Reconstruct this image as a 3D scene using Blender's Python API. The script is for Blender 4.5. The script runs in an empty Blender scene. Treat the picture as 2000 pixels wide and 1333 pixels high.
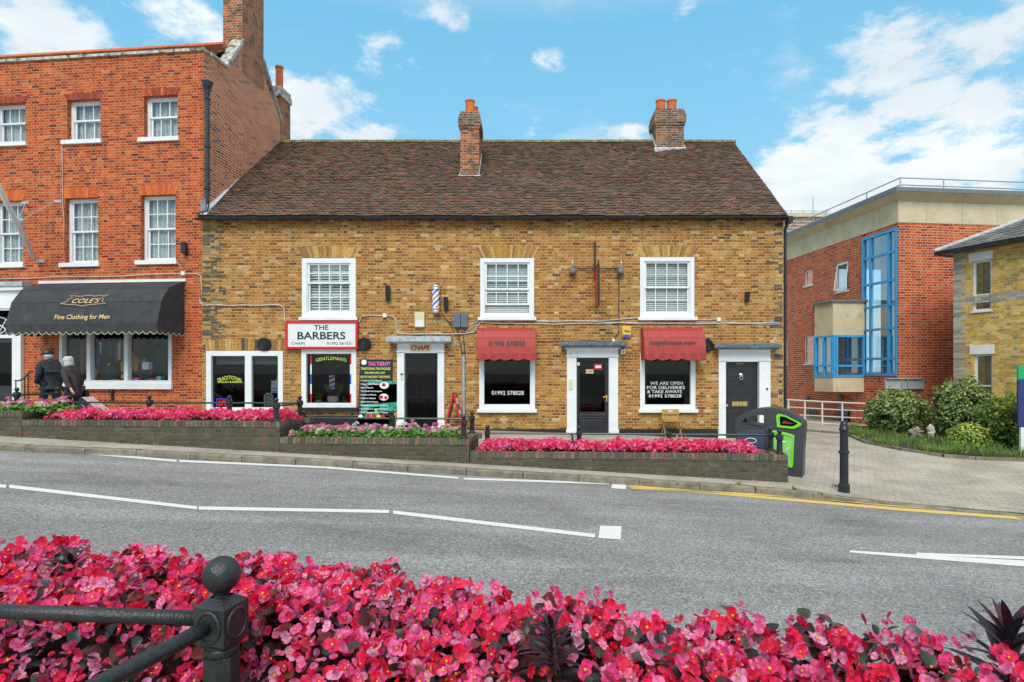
import bpy, bmesh, math, random
import numpy as np
from mathutils import Vector, Matrix, noise as mnoise
random.seed(7); rng = np.random.default_rng(11)
R = math.radians
scene = bpy.context.scene
COL = scene.collection

# ------------------------------------------------------------------ camera
FPX, CXP, HZ, EYE = 1170.0, 1030.0, 725.0, 1.8
cam_d = bpy.data.cameras.new("camera"); cam = bpy.data.objects.new("camera", cam_d); COL.objects.link(cam)
cam.location = (0, 0, EYE); cam.rotation_euler = (R(90), 0, 0)
cam_d.sensor_width = 36; cam_d.lens = 36 * FPX / 2000
cam_d.shift_x = -(CXP - 1000) / 2000; cam_d.shift_y = (HZ - 666.5) / 2000
cam_d.clip_start = 0.05; cam_d.clip_end = 3000
scene.camera = cam

def ray(px, py):
    return (px - CXP) / FPX, (HZ - py) / FPX
def P(px, py, Y):
    a, b = ray(px, py); return Vector((a * Y, Y, EYE + b * Y))

# ------------------------------------------------------------------ world, sun, exposure
SUN_EL, SUN_AZ = 46, 186          # azimuth: compass direction the light comes from (0 = +Y, clockwise)
scene.view_settings.view_transform = 'Standard'; scene.view_settings.look = 'None'
scene.view_settings.exposure = 1.22; scene.view_settings.gamma = 1.0
world = bpy.data.worlds.new("World"); scene.world = world; world.use_nodes = True

class NT:
    """tiny node-tree writer"""
    def __init__(s, tree): s.t = tree; s.n = tree.nodes; s.l = tree.links
    def node(s, typ, **kw):
        n = s.n.new(typ)
        for k, v in kw.items(): setattr(n, k, v)
        return n
    def put(s, sock, v):
        if hasattr(v, 'is_linked') or isinstance(v, bpy.types.NodeSocket): s.l.new(v, sock)
        elif v is not None:
            if sock.type == 'RGBA' and len(v) == 3: v = (*v, 1)
            sock.default_value = v
    def math(s, op, a, b=None, c=None, clamp=False):
        n = s.node('ShaderNodeMath', operation=op); n.use_clamp = clamp
        s.put(n.inputs[0], a)
        if b is not None: s.put(n.inputs[1], b)
        if c is not None: s.put(n.inputs[2], c)
        return n.outputs[0]
    def vmath(s, op, a, b=None, scale=None):
        n = s.node('ShaderNodeVectorMath', operation=op); s.put(n.inputs[0], a)
        if b is not None: s.put(n.inputs[1], b)
        if scale is not None: s.put(n.inputs['Scale'], scale)
        return n.outputs['Value'] if op in ('DOT_PRODUCT', 'LENGTH', 'DISTANCE') else n.outputs[0]
    def mix(s, f, a, b, blend='MIX'):
        n = s.node('ShaderNodeMix', data_type='RGBA', blend_type=blend)
        s.put(n.inputs[0], f); s.put(n.inputs[6], a); s.put(n.inputs[7], b); return n.outputs[2]
    def noise(s, vec, scale, detail=4, rough=.55, dist=0, out=0):
        n = s.node('ShaderNodeTexNoise'); s.put(n.inputs['Vector'], vec)
        n.inputs['Scale'].default_value = scale; n.inputs['Detail'].default_value = detail
        n.inputs['Roughness'].default_value = rough; n.inputs['Distortion'].default_value = dist
        return n.outputs[out]
    def ramp(s, f, stops, interp='LINEAR'):
        n = s.node('ShaderNodeValToRGB'); n.color_ramp.interpolation = interp; s.put(n.inputs[0], f)
        e = n.color_ramp.elements
        while len(e) < len(stops): e.new(0.5)
        for el, (p, c) in zip(e, stops):
            el.position = p; el.color = (c, c, c, 1) if isinstance(c, (int, float)) else (*c, 1)
        return n.outputs[0]
    def maprange(s, v, a, b, c=0, d=1, smooth=True):
        n = s.node('ShaderNodeMapRange', interpolation_type='SMOOTHSTEP' if smooth else 'LINEAR')
        s.put(n.inputs[0], v)
        for i, x in enumerate((a, b, c, d)): n.inputs[i + 1].default_value = x
        return n.outputs[0]
    def comb(s, x, y, z):
        n = s.node('ShaderNodeCombineXYZ'); s.put(n.inputs[0], x); s.put(n.inputs[1], y); s.put(n.inputs[2], z); return n.outputs[0]
    def sep(s, v):
        n = s.node('ShaderNodeSeparateXYZ'); s.put(n.inputs[0], v); return n.outputs
    def bump(s, h, strength=.4, dist=.01, normal=None):
        n = s.node('ShaderNodeBump'); n.inputs['Strength'].default_value = strength
        n.inputs['Distance'].default_value = dist; s.put(n.inputs['Height'], h)
        if normal is not None: s.put(n.inputs['Normal'], normal)
        return n.outputs[0]

def build_world():
    t = NT(world.node_tree); bg = world.node_tree.nodes['Background']
    sky = t.node('ShaderNodeTexSky', sky_type='NISHITA'); sky.sun_disc = False
    sky.sun_elevation = R(SUN_EL); sky.sun_rotation = R(SUN_AZ)
    sky.air_density = 1.0; sky.dust_density = .6; sky.ozone_density = 1.6
    hsv = t.node('ShaderNodeHueSaturation'); hsv.inputs['Saturation'].default_value = 1.12; hsv.inputs['Value'].default_value = 1.0
    t.l.new(sky.outputs[0], hsv.inputs['Color'])
    tint = t.mix(1.0, hsv.outputs[0], (1.0, 1.22, 1.12), 'MULTIPLY')
    d = t.node('ShaderNodeTexCoord').outputs['Generated']
    x, y, z = t.sep(d)
    zz = t.math('ADD', t.math('MAXIMUM', z, 0.0), .16)
    cp = t.comb(t.math('DIVIDE', x, zz), t.math('DIVIDE', y, zz), 0.0)
    n1 = t.noise(cp, 1.5, 9, .62, .25)
    n2 = t.noise(cp, 6.5, 6, .65, .2)
    dn = t.math('ADD', t.math('MULTIPLY', t.math('SUBTRACT', n1, .5), 1.5), t.math('MULTIPLY', t.math('SUBTRACT', n2, .5), 1.0))
    # the cloud banks, each a direction in the sky, an angular size and a weight
    banks = [(100, 60, .22, .42), (330, 40, .12, .40), (20, 20, .14, .36), (620, 190, .13, .42), (720, 190, .07, .26), (560, 240, .1, .4),
             (1080, 120, .06, .30), (1222, 262, .06, .34), (880, 35, .06, .24), (1330, 4, .11, .30), (1760, 80, .17, .40),
             (1950, 60, .12, .42), (1800, 205, .11, .34), (1960, 230, .15, .42), (1620, 350, .24, .50), (1850, 310, .22, .44), (1500, 390, .16, .4), (720, 120, .10, .25),
             (1500, 320, .10, .24), (1040, 262, .06, .22), (700, 265, .10, .28), (970, 200, .05, .18), (1400, 200, .06, .16)]
    acc = None
    for px, py, sz, w in banks:
        a, b = ray(px, py); v = Vector((a, 1, b)).normalized()
        nn = t.node('ShaderNodeVectorMath', operation='SUBTRACT'); t.l.new(d, nn.inputs[0]); nn.inputs[1].default_value = v
        ml = t.node('ShaderNodeVectorMath', operation='MULTIPLY'); t.l.new(nn.outputs[0], ml.inputs[0]); ml.inputs[1].default_value = (1, 1, 1.7)
        ln = t.vmath('LENGTH', ml.outputs[0])
        m = t.maprange(ln, sz, 0.0, 0.0, w)
        acc = m if acc is None else t.math('MAXIMUM', acc, m)
    dens = t.math('ADD', dn, acc)
    cov = t.maprange(dens, .15, .42)
    wisp = t.maprange(t.math('ADD', dn, t.math('MULTIPLY', t.math('SUBTRACT', t.noise(cp, .8, 4, .6), .5), 1.2)), .02, .50, 0, .55)
    cov = t.math('MAXIMUM', cov, wisp)
    shade = t.maprange(t.noise(cp, 2.6, 5, .6, .3), .3, .7)
    ccol = t.mix(shade, (3.2, 3.45, 3.65), (4.1, 4.2, 4.2))
    grad = t.ramp(z, [(.0, (3.1, 3.6, 3.8)), (.12, (2.1, 3.05, 3.6)), (.26, (1.25, 2.6, 3.5)), (.5, (.80, 2.25, 3.35)), (.64, (3.0, 3.3, 3.4)), (1.0, (4.2, 4.2, 4.1))])
    base = t.mix(.14, grad, tint)
    out = t.mix(t.math('MULTIPLY', cov, .93), base, ccol)
    t.l.new(out, bg.inputs['Color']); bg.inputs['Strength'].default_value = 0.108
build_world()
sd = bpy.data.lights.new("sun", 'SUN'); sd.energy = 1.15; sd.angle = R(32); sd.color = (1, .93, .82)
sun = bpy.data.objects.new("sun", sd); COL.objects.link(sun)
_d = Vector((math.sin(R(SUN_AZ)) * math.cos(R(SUN_EL)), math.cos(R(SUN_AZ)) * math.cos(R(SUN_EL)), math.sin(R(SUN_EL))))
sun.rotation_euler = _d.to_track_quat('Z', 'Y').to_euler()

# ------------------------------------------------------------------ materials
MATS = {}
def newmat(name):
    m = bpy.data.materials.new(name); m.use_nodes = True
    t = NT(m.node_tree); b = m.node_tree.nodes['Principled BSDF']; MATS[name] = m
    return m, t, b
def plain(name, col, rough=.6, metal=0, spec=.5, var=.12, vscale=6, bump=.0, bscale=60, attr=False, dirt=None):
    m, t, b = newmat(name)
    co = t.node('ShaderNodeTexCoord').outputs['Object']
    n = t.noise(co, vscale, 5, .6)
    c = col
    if attr:
        a = t.node('ShaderNodeAttribute', attribute_name='col'); c = a.outputs['Color']
    f = t.maprange(n, .3, .7, 1 - var, 1 + var)
    g = t.comb(f, f, f)
    c2 = t.mix(1.0, c, g, 'MULTIPLY')
    if dirt:
        dn = t.maprange(t.noise(co, dirt[1], 6, .65), dirt[2], dirt[3]); c2 = t.mix(dn, c2, dirt[0])
    t.l.new(c2, b.inputs['Base Color'])
    b.inputs['Roughness'].default_value = rough; b.inputs['Metallic'].default_value = metal
    b.inputs['Specular IOR Level'].default_value = spec
    if bump: t.l.new(t.bump(t.noise(co, bscale, 4, .6), bump, .01), b.inputs['Normal'])
    return m
def brick(name, stops, mortar, L=.215, h=.075, mt=.010, stains=(), bump=.6, stretcher=False, mort_var=.2):
    m, t, b = newmat(name)
    tc = t.node('ShaderNodeTexCoord'); x, y, z = t.sep(tc.outputs['Object'])
    nx = t.sep(tc.outputs['Normal'])[0]; nz = t.sep(tc.outputs['Normal'])[2]
    side = t.math('GREATER_THAN', t.math('ABSOLUTE', nx), .7)
    top = t.math('GREATER_THAN', t.math('ABSOLUTE', nz), .7)
    mx = t.node('ShaderNodeMix', data_type='FLOAT'); t.put(mx.inputs[0], side); t.put(mx.inputs[2], x); t.put(mx.inputs[3], y)
    mz = t.node('ShaderNodeMix', data_type='FLOAT'); t.put(mz.inputs[0], top); t.put(mz.inputs[2], z); t.put(mz.inputs[3], y)
    wob = t.noise(tc.outputs['Object'], 9, 3, .6, 0, 1); wv = t.sep(wob)
    wob2 = t.noise(tc.outputs['Object'], 1.1, 2, .5)
    u = t.math('ADD', mx.outputs[0], t.math('MULTIPLY', t.math('SUBTRACT', wv[0], .5), .016))
    v = t.math('ADD', mz.outputs[0], t.math('MULTIPLY', t.math('SUBTRACT', wv[1], .5), .012))
    v = t.math('ADD', v, t.math('MULTIPLY', wob2, .05))
    H = L if stretcher else (L - mt) / 2
    Pd = L + H + 2 * mt
    row = t.math('FLOOR', t.math('DIVIDE', v, h)); fv = t.math('SUBTRACT', v, t.math('MULTIPLY', row, h))
    off = Pd / 4 if stretcher else Pd / 2
    u2 = t.math('ADD', u, t.math('MULTIPLY', row, off))
    k = t.math('FLOOR', t.math('DIVIDE', u2, Pd)); tt = t.math('SUBTRACT', u2, t.math('MULTIPLY', k, Pd))
    hdr = t.math('GREATER_THAN', tt, L + mt)
    e1 = t.math('ABSOLUTE', t.math('SUBTRACT', tt, L + mt)); e2 = t.math('MINIMUM', tt, t.math('SUBTRACT', Pd, tt))
    e = t.math('MINIMUM', t.math('MINIMUM', e1, e2), t.math('MINIMUM', fv, t.math('SUBTRACT', h, fv)))
    mask = t.maprange(e, mt * .28, mt * .75)
    wn = t.node('ShaderNodeTexWhiteNoise', noise_dimensions='3D'); t.put(wn.inputs[0], t.comb(k, row, hdr))
    c = t.ramp(wn.outputs[0], stops, 'CONSTANT')
    fine = t.noise(tc.outputs['Object'], 38, 5, .7); mid = t.noise(tc.outputs['Object'], 2.2, 5, .6)
    fm = t.math('ADD', t.maprange(fine, .25, .75, .62, 1.38), t.maprange(mid, .3, .7, -.26, .14))
    c = t.mix(1.0, c, t.comb(fm, fm, fm), 'MULTIPLY')
    mv = t.maprange(t.noise(tc.outputs['Object'], 14, 4, .6), .3, .7, 1 - mort_var, 1 + mort_var)
    mc = t.mix(1.0, mortar, t.comb(mv, mv, mv), 'MULTIPLY')
    out = t.mix(mask, mc, c)
    for (scol, sc, lo, hi, amt, zr) in stains:
        s = t.maprange(t.noise(tc.outputs['Object'], sc, 6, .65), lo, hi, 0, amt)
        if zr: s = t.math('MULTIPLY', s, t.maprange(z, zr[0], zr[1]))
        out = t.mix(s, out, scol)
    t.l.new(out, b.inputs['Base Color']); b.inputs['Roughness'].default_value = .92; b.inputs['Specular IOR Level'].default_value = .25
    hh = t.math('ADD', mask, t.math('MULTIPLY', fine, .7))
    t.l.new(t.bump(hh, bump, .008), b.inputs['Normal'])
    return m

brick('yellow_brick', [(0, (.44, .200, .045)), (.16, (.36, .152, .034)), (.30, (.49, .250, .072)), (.44, (.31, .120, .028)), (.54, (.46, .205, .044)),
      (.68, (.25, .105, .032)), (.76, (.54, .315, .11)), (.84, (.38, .150, .033)), (.925, (.14, .078, .04)), (.955, (.60, .41, .20))], (.58, .395, .20),
      stains=[((.13, .10, .065), 1.6, .60, .80, .45, None), ((.16, .10, .05), 13, .56, .67, .65, None), ((.60, .42, .22), 19, .60, .69, .65, None), ((.20, .13, .07), 7, .60, .66, .5, None)], mt=.014, bump=1.0)
brick('red_brick', [(0, (.50, .092, .020)), (.22, (.42, .068, .017)), (.42, (.57, .125, .028)), (.58, (.35, .050, .016)), (.72, (.50, .10, .024)),
      (.84, (.25, .038, .018)), (.92, (.60, .165, .05)), (.965, (.12, .04, .03))], (.56, .33, .21), mt=.011, h=.072,
      stains=[((.50, .44, .38), 3.0, .60, .70, .75, (9.0, 10.1)), ((.22, .09, .05), .9, .60, .75, .35, None)])
brick('brightened_gable_brick', [(0, (.64, .17, .06)), (.3, (.58, .13, .045)), (.5, (.70, .22, .09)), (.7, (.50, .11, .04)), (.93, (.16, .07, .05))],
      (.70, .52, .40), mt=.018, h=.075, stains=[((.42, .36, .28), 1.5, .55, .75, .5, (8.5, 11))])  # gable brick with paler mortar, colour lightened so the shaded side looks lit
brick('office_brick', [(0, (.54, .092, .024)), (.25, (.61, .125, .032)), (.5, (.49, .076, .022)), (.72, (.62, .145, .04)), (.90, (.34, .05, .02))],
      (.64, .46, .35), mt=.015, h=.088, L=.25, stains=[])
brick('dark_chimney_brick', [(0, (.17, .10, .065)), (.25, (.24, .13, .07)), (.45, (.12, .085, .065)), (.62, (.33, .12, .05)), (.78, (.09, .07, .06)), (.9, (.42, .14, .05))],
      (.42, .37, .31), mt=.013, stains=[((.06, .055, .045), 2.4, .50, .64, .6, None)])
brick('gault_brick', [(0, (.68, .43, .09)), (.2, (.60, .36, .07)), (.4, (.74, .52, .16)), (.6, (.52, .31, .08)), (.75, (.68, .48, .19)), (.9, (.34, .27, .14))],
      (.56, .48, .30), mt=.010, stains=[])
brick('planter_brick', [(0, (.10, .082, .062)), (.25, (.125, .10, .07)), (.45, (.085, .072, .055)), (.65, (.145, .11, .08)), (.86, (.10, .088, .062)), (.975, (.22, .075, .05))],
      (.165, .145, .11), mt=.012, h=.078, stains=[((.07, .085, .035), 2.5, .5, .66, .45, None), ((.46, .43, .36), 26, .66, .71, .75, None), ((.08, .07, .055), 1.2, .45, .7, .5, None), ((.10, .088, .068), 9, .45, .60, .8, None)], bump=1.0)
brick('chimney_brick', [(0, (.44, .11, .035)), (.25, (.52, .15, .045)), (.42, (.30, .085, .04)), (.58, (.40, .14, .05)), (.74, (.13, .08, .06)), (.86, (.20, .09, .05)), (.94, (.55, .16, .05))],
      (.5, .42, .33), mt=.012, stains=[((.07, .06, .045), 2.4, .52, .64, .7, None)])

plain('white_paint', (.80, .81, .82), .45, var=.05, vscale=3, dirt=((.55, .53, .48), 7, .62, .85))
plain('white_plastic', (.78, .79, .80), .35, var=.03)
plain('cream_plastic', (.66, .63, .42), .45, var=.06)
plain('black_paint', (.018, .019, .024), .35, var=.2, vscale=9, bump=.12, bscale=90)
plain('black_iron', (.016, .018, .020), .28, spec=.6, var=.35, vscale=30, bump=.35, bscale=140, dirt=((.05, .075, .07), 22, .6, .8))
plain('green_iron', (.015, .05, .045), .3, var=.2, vscale=20)
plain('dark_door', (.026, .026, .032), .3, var=.15)
plain('gutter_black', (.022, .026, .032), .3, var=.25, vscale=4)
plain('lead', (.42, .47, .52), .5, var=.25, vscale=7, dirt=((.16, .17, .18), 9, .55, .75))
plain('lead_dark', (.10, .13, .17), .5, var=.3, vscale=10, dirt=((.40, .45, .50), 12, .55, .7))
plain('white_lead', (.72, .78, .86), .5, var=.12, vscale=8)
plain('tile', (.2, .1, .1), .85, attr=True, var=.25, vscale=22, bump=.3, bscale=80, dirt=((.12, .12, .085), 3.0, .50, .74))
plain('brick_attr', (.2, .1, .1), .9, attr=True, var=.3, vscale=30, bump=.3, bscale=90)
plain('mossy_ridge', (.20, .17, .07), .95, var=.45, vscale=9, bump=.5, bscale=40, dirt=((.10, .095, .075), 14, .5, .65))
plain('terracotta', (.62, .14, .035), .75, var=.15, vscale=8)
plain('render_grey', (.50, .48, .42), .9, var=.3, vscale=8, dirt=((.12, .11, .09), 7, .50, .62))
plain('concrete', (.64, .535, .36), .85, var=.10, vscale=1.5, bump=.1, dirt=((.30, .26, .20), 2.2, .56, .82))
plain('office_grey', (.17, .19, .21), .5, var=.1)
plain('steel_grey', (.40, .44, .46), .45, var=.08)
plain('blue_frame', (.05, .36, .74), .4, var=.05)
plain('slate', (.13, .13, .135), .8, attr=True, var=.25, vscale=12)
plain('kerbstone', (.23, .20, .15), .9, var=.25, vscale=5, bump=.5, bscale=70, dirt=((.13, .12, .09), 8, .48, .7))
plain('brass', (.72, .50, .14), .3, metal=.8, var=.05)
plain('pale_wood', (.50, .27, .09), .55, var=.2, vscale=14)
plain('red_paint', (.62, .015, .012), .35, var=.06)
plain('red_letter', (.60, .012, .015), .5, var=.02)
plain('black_letter', (.012, .014, .018), .5, var=.02)
plain('gold_letter', (.74, .52, .26), .5, var=.03)
plain('yellow_letter', (.72, .80, .12), .5, var=.02)
plain('white_letter', (.85, .85, .86), .5, var=.02)
plain('pink_letter', (.80, .16, .45), .5, var=.02)
plain('teal_print', (.03, .30, .22), .5, var=.5, vscale=14)
plain('poster_black', (.015, .022, .028), .4, var=.2)
plain('blue_paint', (.03, .12, .62), .35, var=.05)
plain('navy_paint', (.025, .04, .16), .4, var=.05)
plain('green_board', (.01, .38, .13), .4, var=.05)
plain('grey_pipe', (.34, .40, .45), .45, var=.12)
plain('pale_cable', (.55, .54, .50), .55, var=.2, vscale=20)
plain('dark_cable', (.06, .055, .05), .5, var=.2)
plain('grey_box', (.12, .15, .19), .45, var=.08)
plain('alarm_yellow', (.85, .52, .06), .4, var=.05)
plain('chrome', (.72, .74, .76), .18, metal=.9, var=.05)
plain('bin_plastic', (.055, .055, .065), .42, var=.2, vscale=40, bump=.15, bscale=200)
plain('bin_green', (.20, .72, .03), .35, var=.04)
plain('bin_panel', (.25, .66, .16), .4, var=.06)
plain('bin_navy', (.06, .075, .13), .45, var=.06)
plain('skin', (.60, .32, .22), .55, var=.06)
plain('white_hair', (.56, .54, .48), .7, var=.25, vscale=60, bump=.5, bscale=120)
plain('dark_fabric', (.022, .026, .036), .85, var=.3, vscale=12, bump=.6, bscale=14)
plain('brown_fabric', (.035, .026, .030), .8, var=.3, vscale=12, bump=.6, bscale=14)
plain('trouser', (.02, .025, .045), .85, var=.2)
plain('shoe', (.02, .02, .02), .5)
plain('awning_black', (.040, .041, .046), .8, var=.22, vscale=5, bump=.15, bscale=30, dirt=((.10, .10, .10), 2.0, .56, .8))
plain('awning_edge', (.52, .48, .38), .8)
plain('blind_white', (.72, .73, .72), .6, var=.04)
plain('blind_grey', (.38, .39, .40), .8, var=.3, vscale=40)
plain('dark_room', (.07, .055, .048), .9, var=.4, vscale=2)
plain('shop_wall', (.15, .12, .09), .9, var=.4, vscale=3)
plain('ochre_cloth', (.50, .22, .03), .9, var=.3)
plain('soil', (.045, .032, .024), .95, var=.4, vscale=30, bump=.6, bscale=60)
plain('rock', (.27, .24, .19), .9, var=.4, vscale=9, bump=.6, bscale=30)
plain('pale_rock', (.48, .46, .42), .9, var=.4, vscale=9, bump=.6, bscale=30)
plain('bark', (.10, .07, .05), .9, var=.3, vscale=20, bump=.5)
plain('pot_white', (.80, .80, .78), .4, var=.05)
plain('pink_block', (.60, .34, .24), .9, var=.15, vscale=1)
plain('dusky_red_glass', (.25, .02, .02), .5)
plain('neutral', (.4, .4, .4), .7, attr=True, var=.15, vscale=8)

def leafmat(name, rough=.45, trans=.25, var=.2):
    m, t, b = newmat(name)
    a = t.node('ShaderNodeAttribute', attribute_name='col')
    co = t.node('ShaderNodeTexCoord').outputs['Object']
    f = t.maprange(t.noise(co, 60, 3, .6), .3, .7, 1 - var, 1 + var)
    c = t.mix(1.0, a.outputs['Color'], t.comb(f, f, f), 'MULTIPLY')
    t.l.new(c, b.inputs['Base Color']); b.inputs['Roughness'].default_value = rough; b.inputs['Specular IOR Level'].default_value = .35
    tr = t.node('ShaderNodeBsdfTranslucent'); t.l.new(c, tr.inputs[0])
    mx = t.node('ShaderNodeMixShader'); mx.inputs[0].default_value = trans
    t.l.new(b.outputs[0], mx.inputs[1]); t.l.new(tr.outputs[0], mx.inputs[2])
    t.l.new(mx.outputs[0], m.node_tree.nodes['Material Output'].inputs[0])
leafmat('leaf'); leafmat('petal', .5, .42, .12); leafmat('gloss_leaf', .38, .08, .3)

def glass(name, col, refl_rough=.02, refl=.55, ior=1.5):
    m, t, b = newmat(name)
    n = m.node_tree.nodes; n.remove(b)
    tr = t.node('ShaderNodeBsdfTransparent'); tr.inputs[0].default_value = (*col, 1)
    gl = t.node('ShaderNodeBsdfGlossy'); gl.inputs['Roughness'].default_value = refl_rough; gl.inputs[0].default_value = (.92, .96, 1, 1)
    ge = t.node('ShaderNodeNewGeometry'); ct = t.math('ABSOLUTE', t.vmath('DOT_PRODUCT', ge.outputs['Incoming'], ge.outputs['Normal']))
    f0 = ((ior - 1) / (ior + 1)) ** 2
    f = t.math('MULTIPLY_ADD', t.math('POWER', t.math('SUBTRACT', 1.0, ct), 5.0), 1 - f0, f0)
    f = t.math('MULTIPLY', f, refl, clamp=True)
    mx = t.node('ShaderNodeMixShader'); t.l.new(f, mx.inputs[0]); t.l.new(tr.outputs[0], mx.inputs[1]); t.l.new(gl.outputs[0], mx.inputs[2])
    t.l.new(mx.outputs[0], n['Material Output'].inputs[0])
glass('clear_glass', (.95, .97, .97)); glass('dark_glass', (.62, .63, .65), refl=.5); glass('blue_glass', (.55, .72, .80), refl=3.2, ior=1.9)

def awning_red():
    m, t, b = newmat('awning_red')
    co = t.node('ShaderNodeTexCoord').outputs['Object']; x, y, z = t.sep(co)
    st = t.noise(t.comb(t.math('MULTIPLY', x, 7), t.math('MULTIPLY', y, 2), t.math('MULTIPLY', z, 1.2)), 1.6, 5, .65)
    n = t.noise(co, 9, 5, .6)
    c = t.mix(t.maprange(st, .46, .70, 0, .7), (.43, .034, .030), (.15, .055, .04))
    c = t.mix(t.maprange(n, .5, .8, 0, .3), c, (.58, .12, .10))
    t.l.new(c, b.inputs['Base Color']); b.inputs['Roughness'].default_value = .6
awning_red()
def lace():
    m, t, b = newmat('net_curtain')
    co = t.node('ShaderNodeTexCoord').outputs['Object']; x, y, z = t.sep(co)
    w = t.math('SINE', t.math('MULTIPLY', t.math('ADD', x, t.math('MULTIPLY', t.noise(co, 3, 2), .12)), 75))
    p = t.noise(co, 22, 5, .7)
    c = t.mix(t.maprange(w, -1, 1, 0, .6), (.50, .54, .55), (.22, .25, .27))
    c = t.mix(t.maprange(p, .50, .64, 0, .75), c, (.74, .76, .77))
    t.l.new(c, b.inputs['Base Color']); b.inputs['Roughness'].default_value = .9
    t.l.new(t.bump(w, .4, .01), b.inputs['Normal'])
lace()
def asphalt():
    m, t, b = newmat('asphalt')
    co = t.node('ShaderNodeTexCoord').outputs['Object']
    a = t.noise(co, 48, 3, .75); v = t.node('ShaderNodeTexVoronoi'); t.l.new(co, v.inputs['Vector']); v.inputs['Scale'].default_value = 58
    sp = t.sep(v.outputs['Color'])[0]
    mid = t.noise(co, .7, 4, .6); x, y, z = t.sep(co)
    track = t.noise(t.comb(t.math('MULTIPLY', x, .10), y, 0.0), 1.4, 4, .6)
    g = t.math('ADD', t.math('MULTIPLY', t.maprange(a, .25, .75), .55), t.math('MULTIPLY', sp, .45))
    c = t.ramp(g, [(0.10, (.095, .095, .097)), (.34, (.205, .203, .203)), (.60, (.290, .286, .283)), (.88, (.47, .46, .45))])
    pt = t.math('MULTIPLY', t.maprange(t.noise(t.comb(t.math('MULTIPLY', x, .5), y, 3.0), .9, 3, .5, 1.5), .56, .60), -.10)
    f = t.math('ADD', t.math('ADD', t.maprange(mid, .3, .7, .90, 1.10), pt), t.maprange(track, .35, .75, -.12, .20))
    c = t.mix(1.0, c, t.comb(f, f, f), 'MULTIPLY')
    t.l.new(c, b.inputs['Base Color']); b.inputs['Roughness'].default_value = .82; b.inputs['Specular IOR Level'].default_value = .35
    t.l.new(t.bump(g, .8, .006), b.inputs['Normal'])
asphalt()
def paving():
    m, t, b = newmat('paving')
    co = t.node('ShaderNodeTexCoord').outputs['Object']; x, y, z = t.sep(co)
    br = t.node('ShaderNodeTexBrick'); rot = t.node('ShaderNodeVectorRotate'); rot.inputs['Angle'].default_value = .5
    t.l.new(co, rot.inputs['Vector']); t.l.new(rot.outputs[0], br.inputs['Vector']); br.inputs['Scale'].default_value = 2.2
    br.inputs['Color1'].default_value = (.46, .415, .35, 1); br.inputs['Color2'].default_value = (.41, .37, .31, 1)
    br.inputs['Mortar'].default_value = (.27, .24, .20, 1); br.inputs['Mortar Size'].default_value = .012
    n = t.noise(co, 60, 4, .75); m2 = t.noise(co, 1.1, 5, .65)
    f = t.math('ADD', t.maprange(n, .25, .75, .72, 1.28), t.maprange(m2, .3, .7, -.22, .16))
    c = t.mix(1.0, br.outputs[0], t.comb(f, f, f), 'MULTIPLY')
    t.l.new(c, b.inputs['Base Color']); b.inputs['Roughness'].default_value = .9; b.inputs['Specular IOR Level'].default_value = .25
    t.l.new(t.bump(n, .5, .006), b.inputs['Normal'])
paving()
plain('tarmac_path', (.27, .25, .21), .92, var=.2, vscale=2.5, bump=.5, bscale=90, dirt=((.38, .35, .29), 45, .5, .75))
def worn_line(name, col):
    m, t, b = newmat(name)
    co = t.node('ShaderNodeTexCoord').outputs['Object']
    n = t.noise(co, 48, 4, .75)
    c = t.mix(t.maprange(n, .54, .70, 0, .8), col, (.34, .33, .31))
    t.l.new(c, b.inputs['Base Color']); b.inputs['Roughness'].default_value = .7
worn_line('white_line', (.74, .74, .72)); worn_line('yellow_line', (.72, .50, .12))

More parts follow.
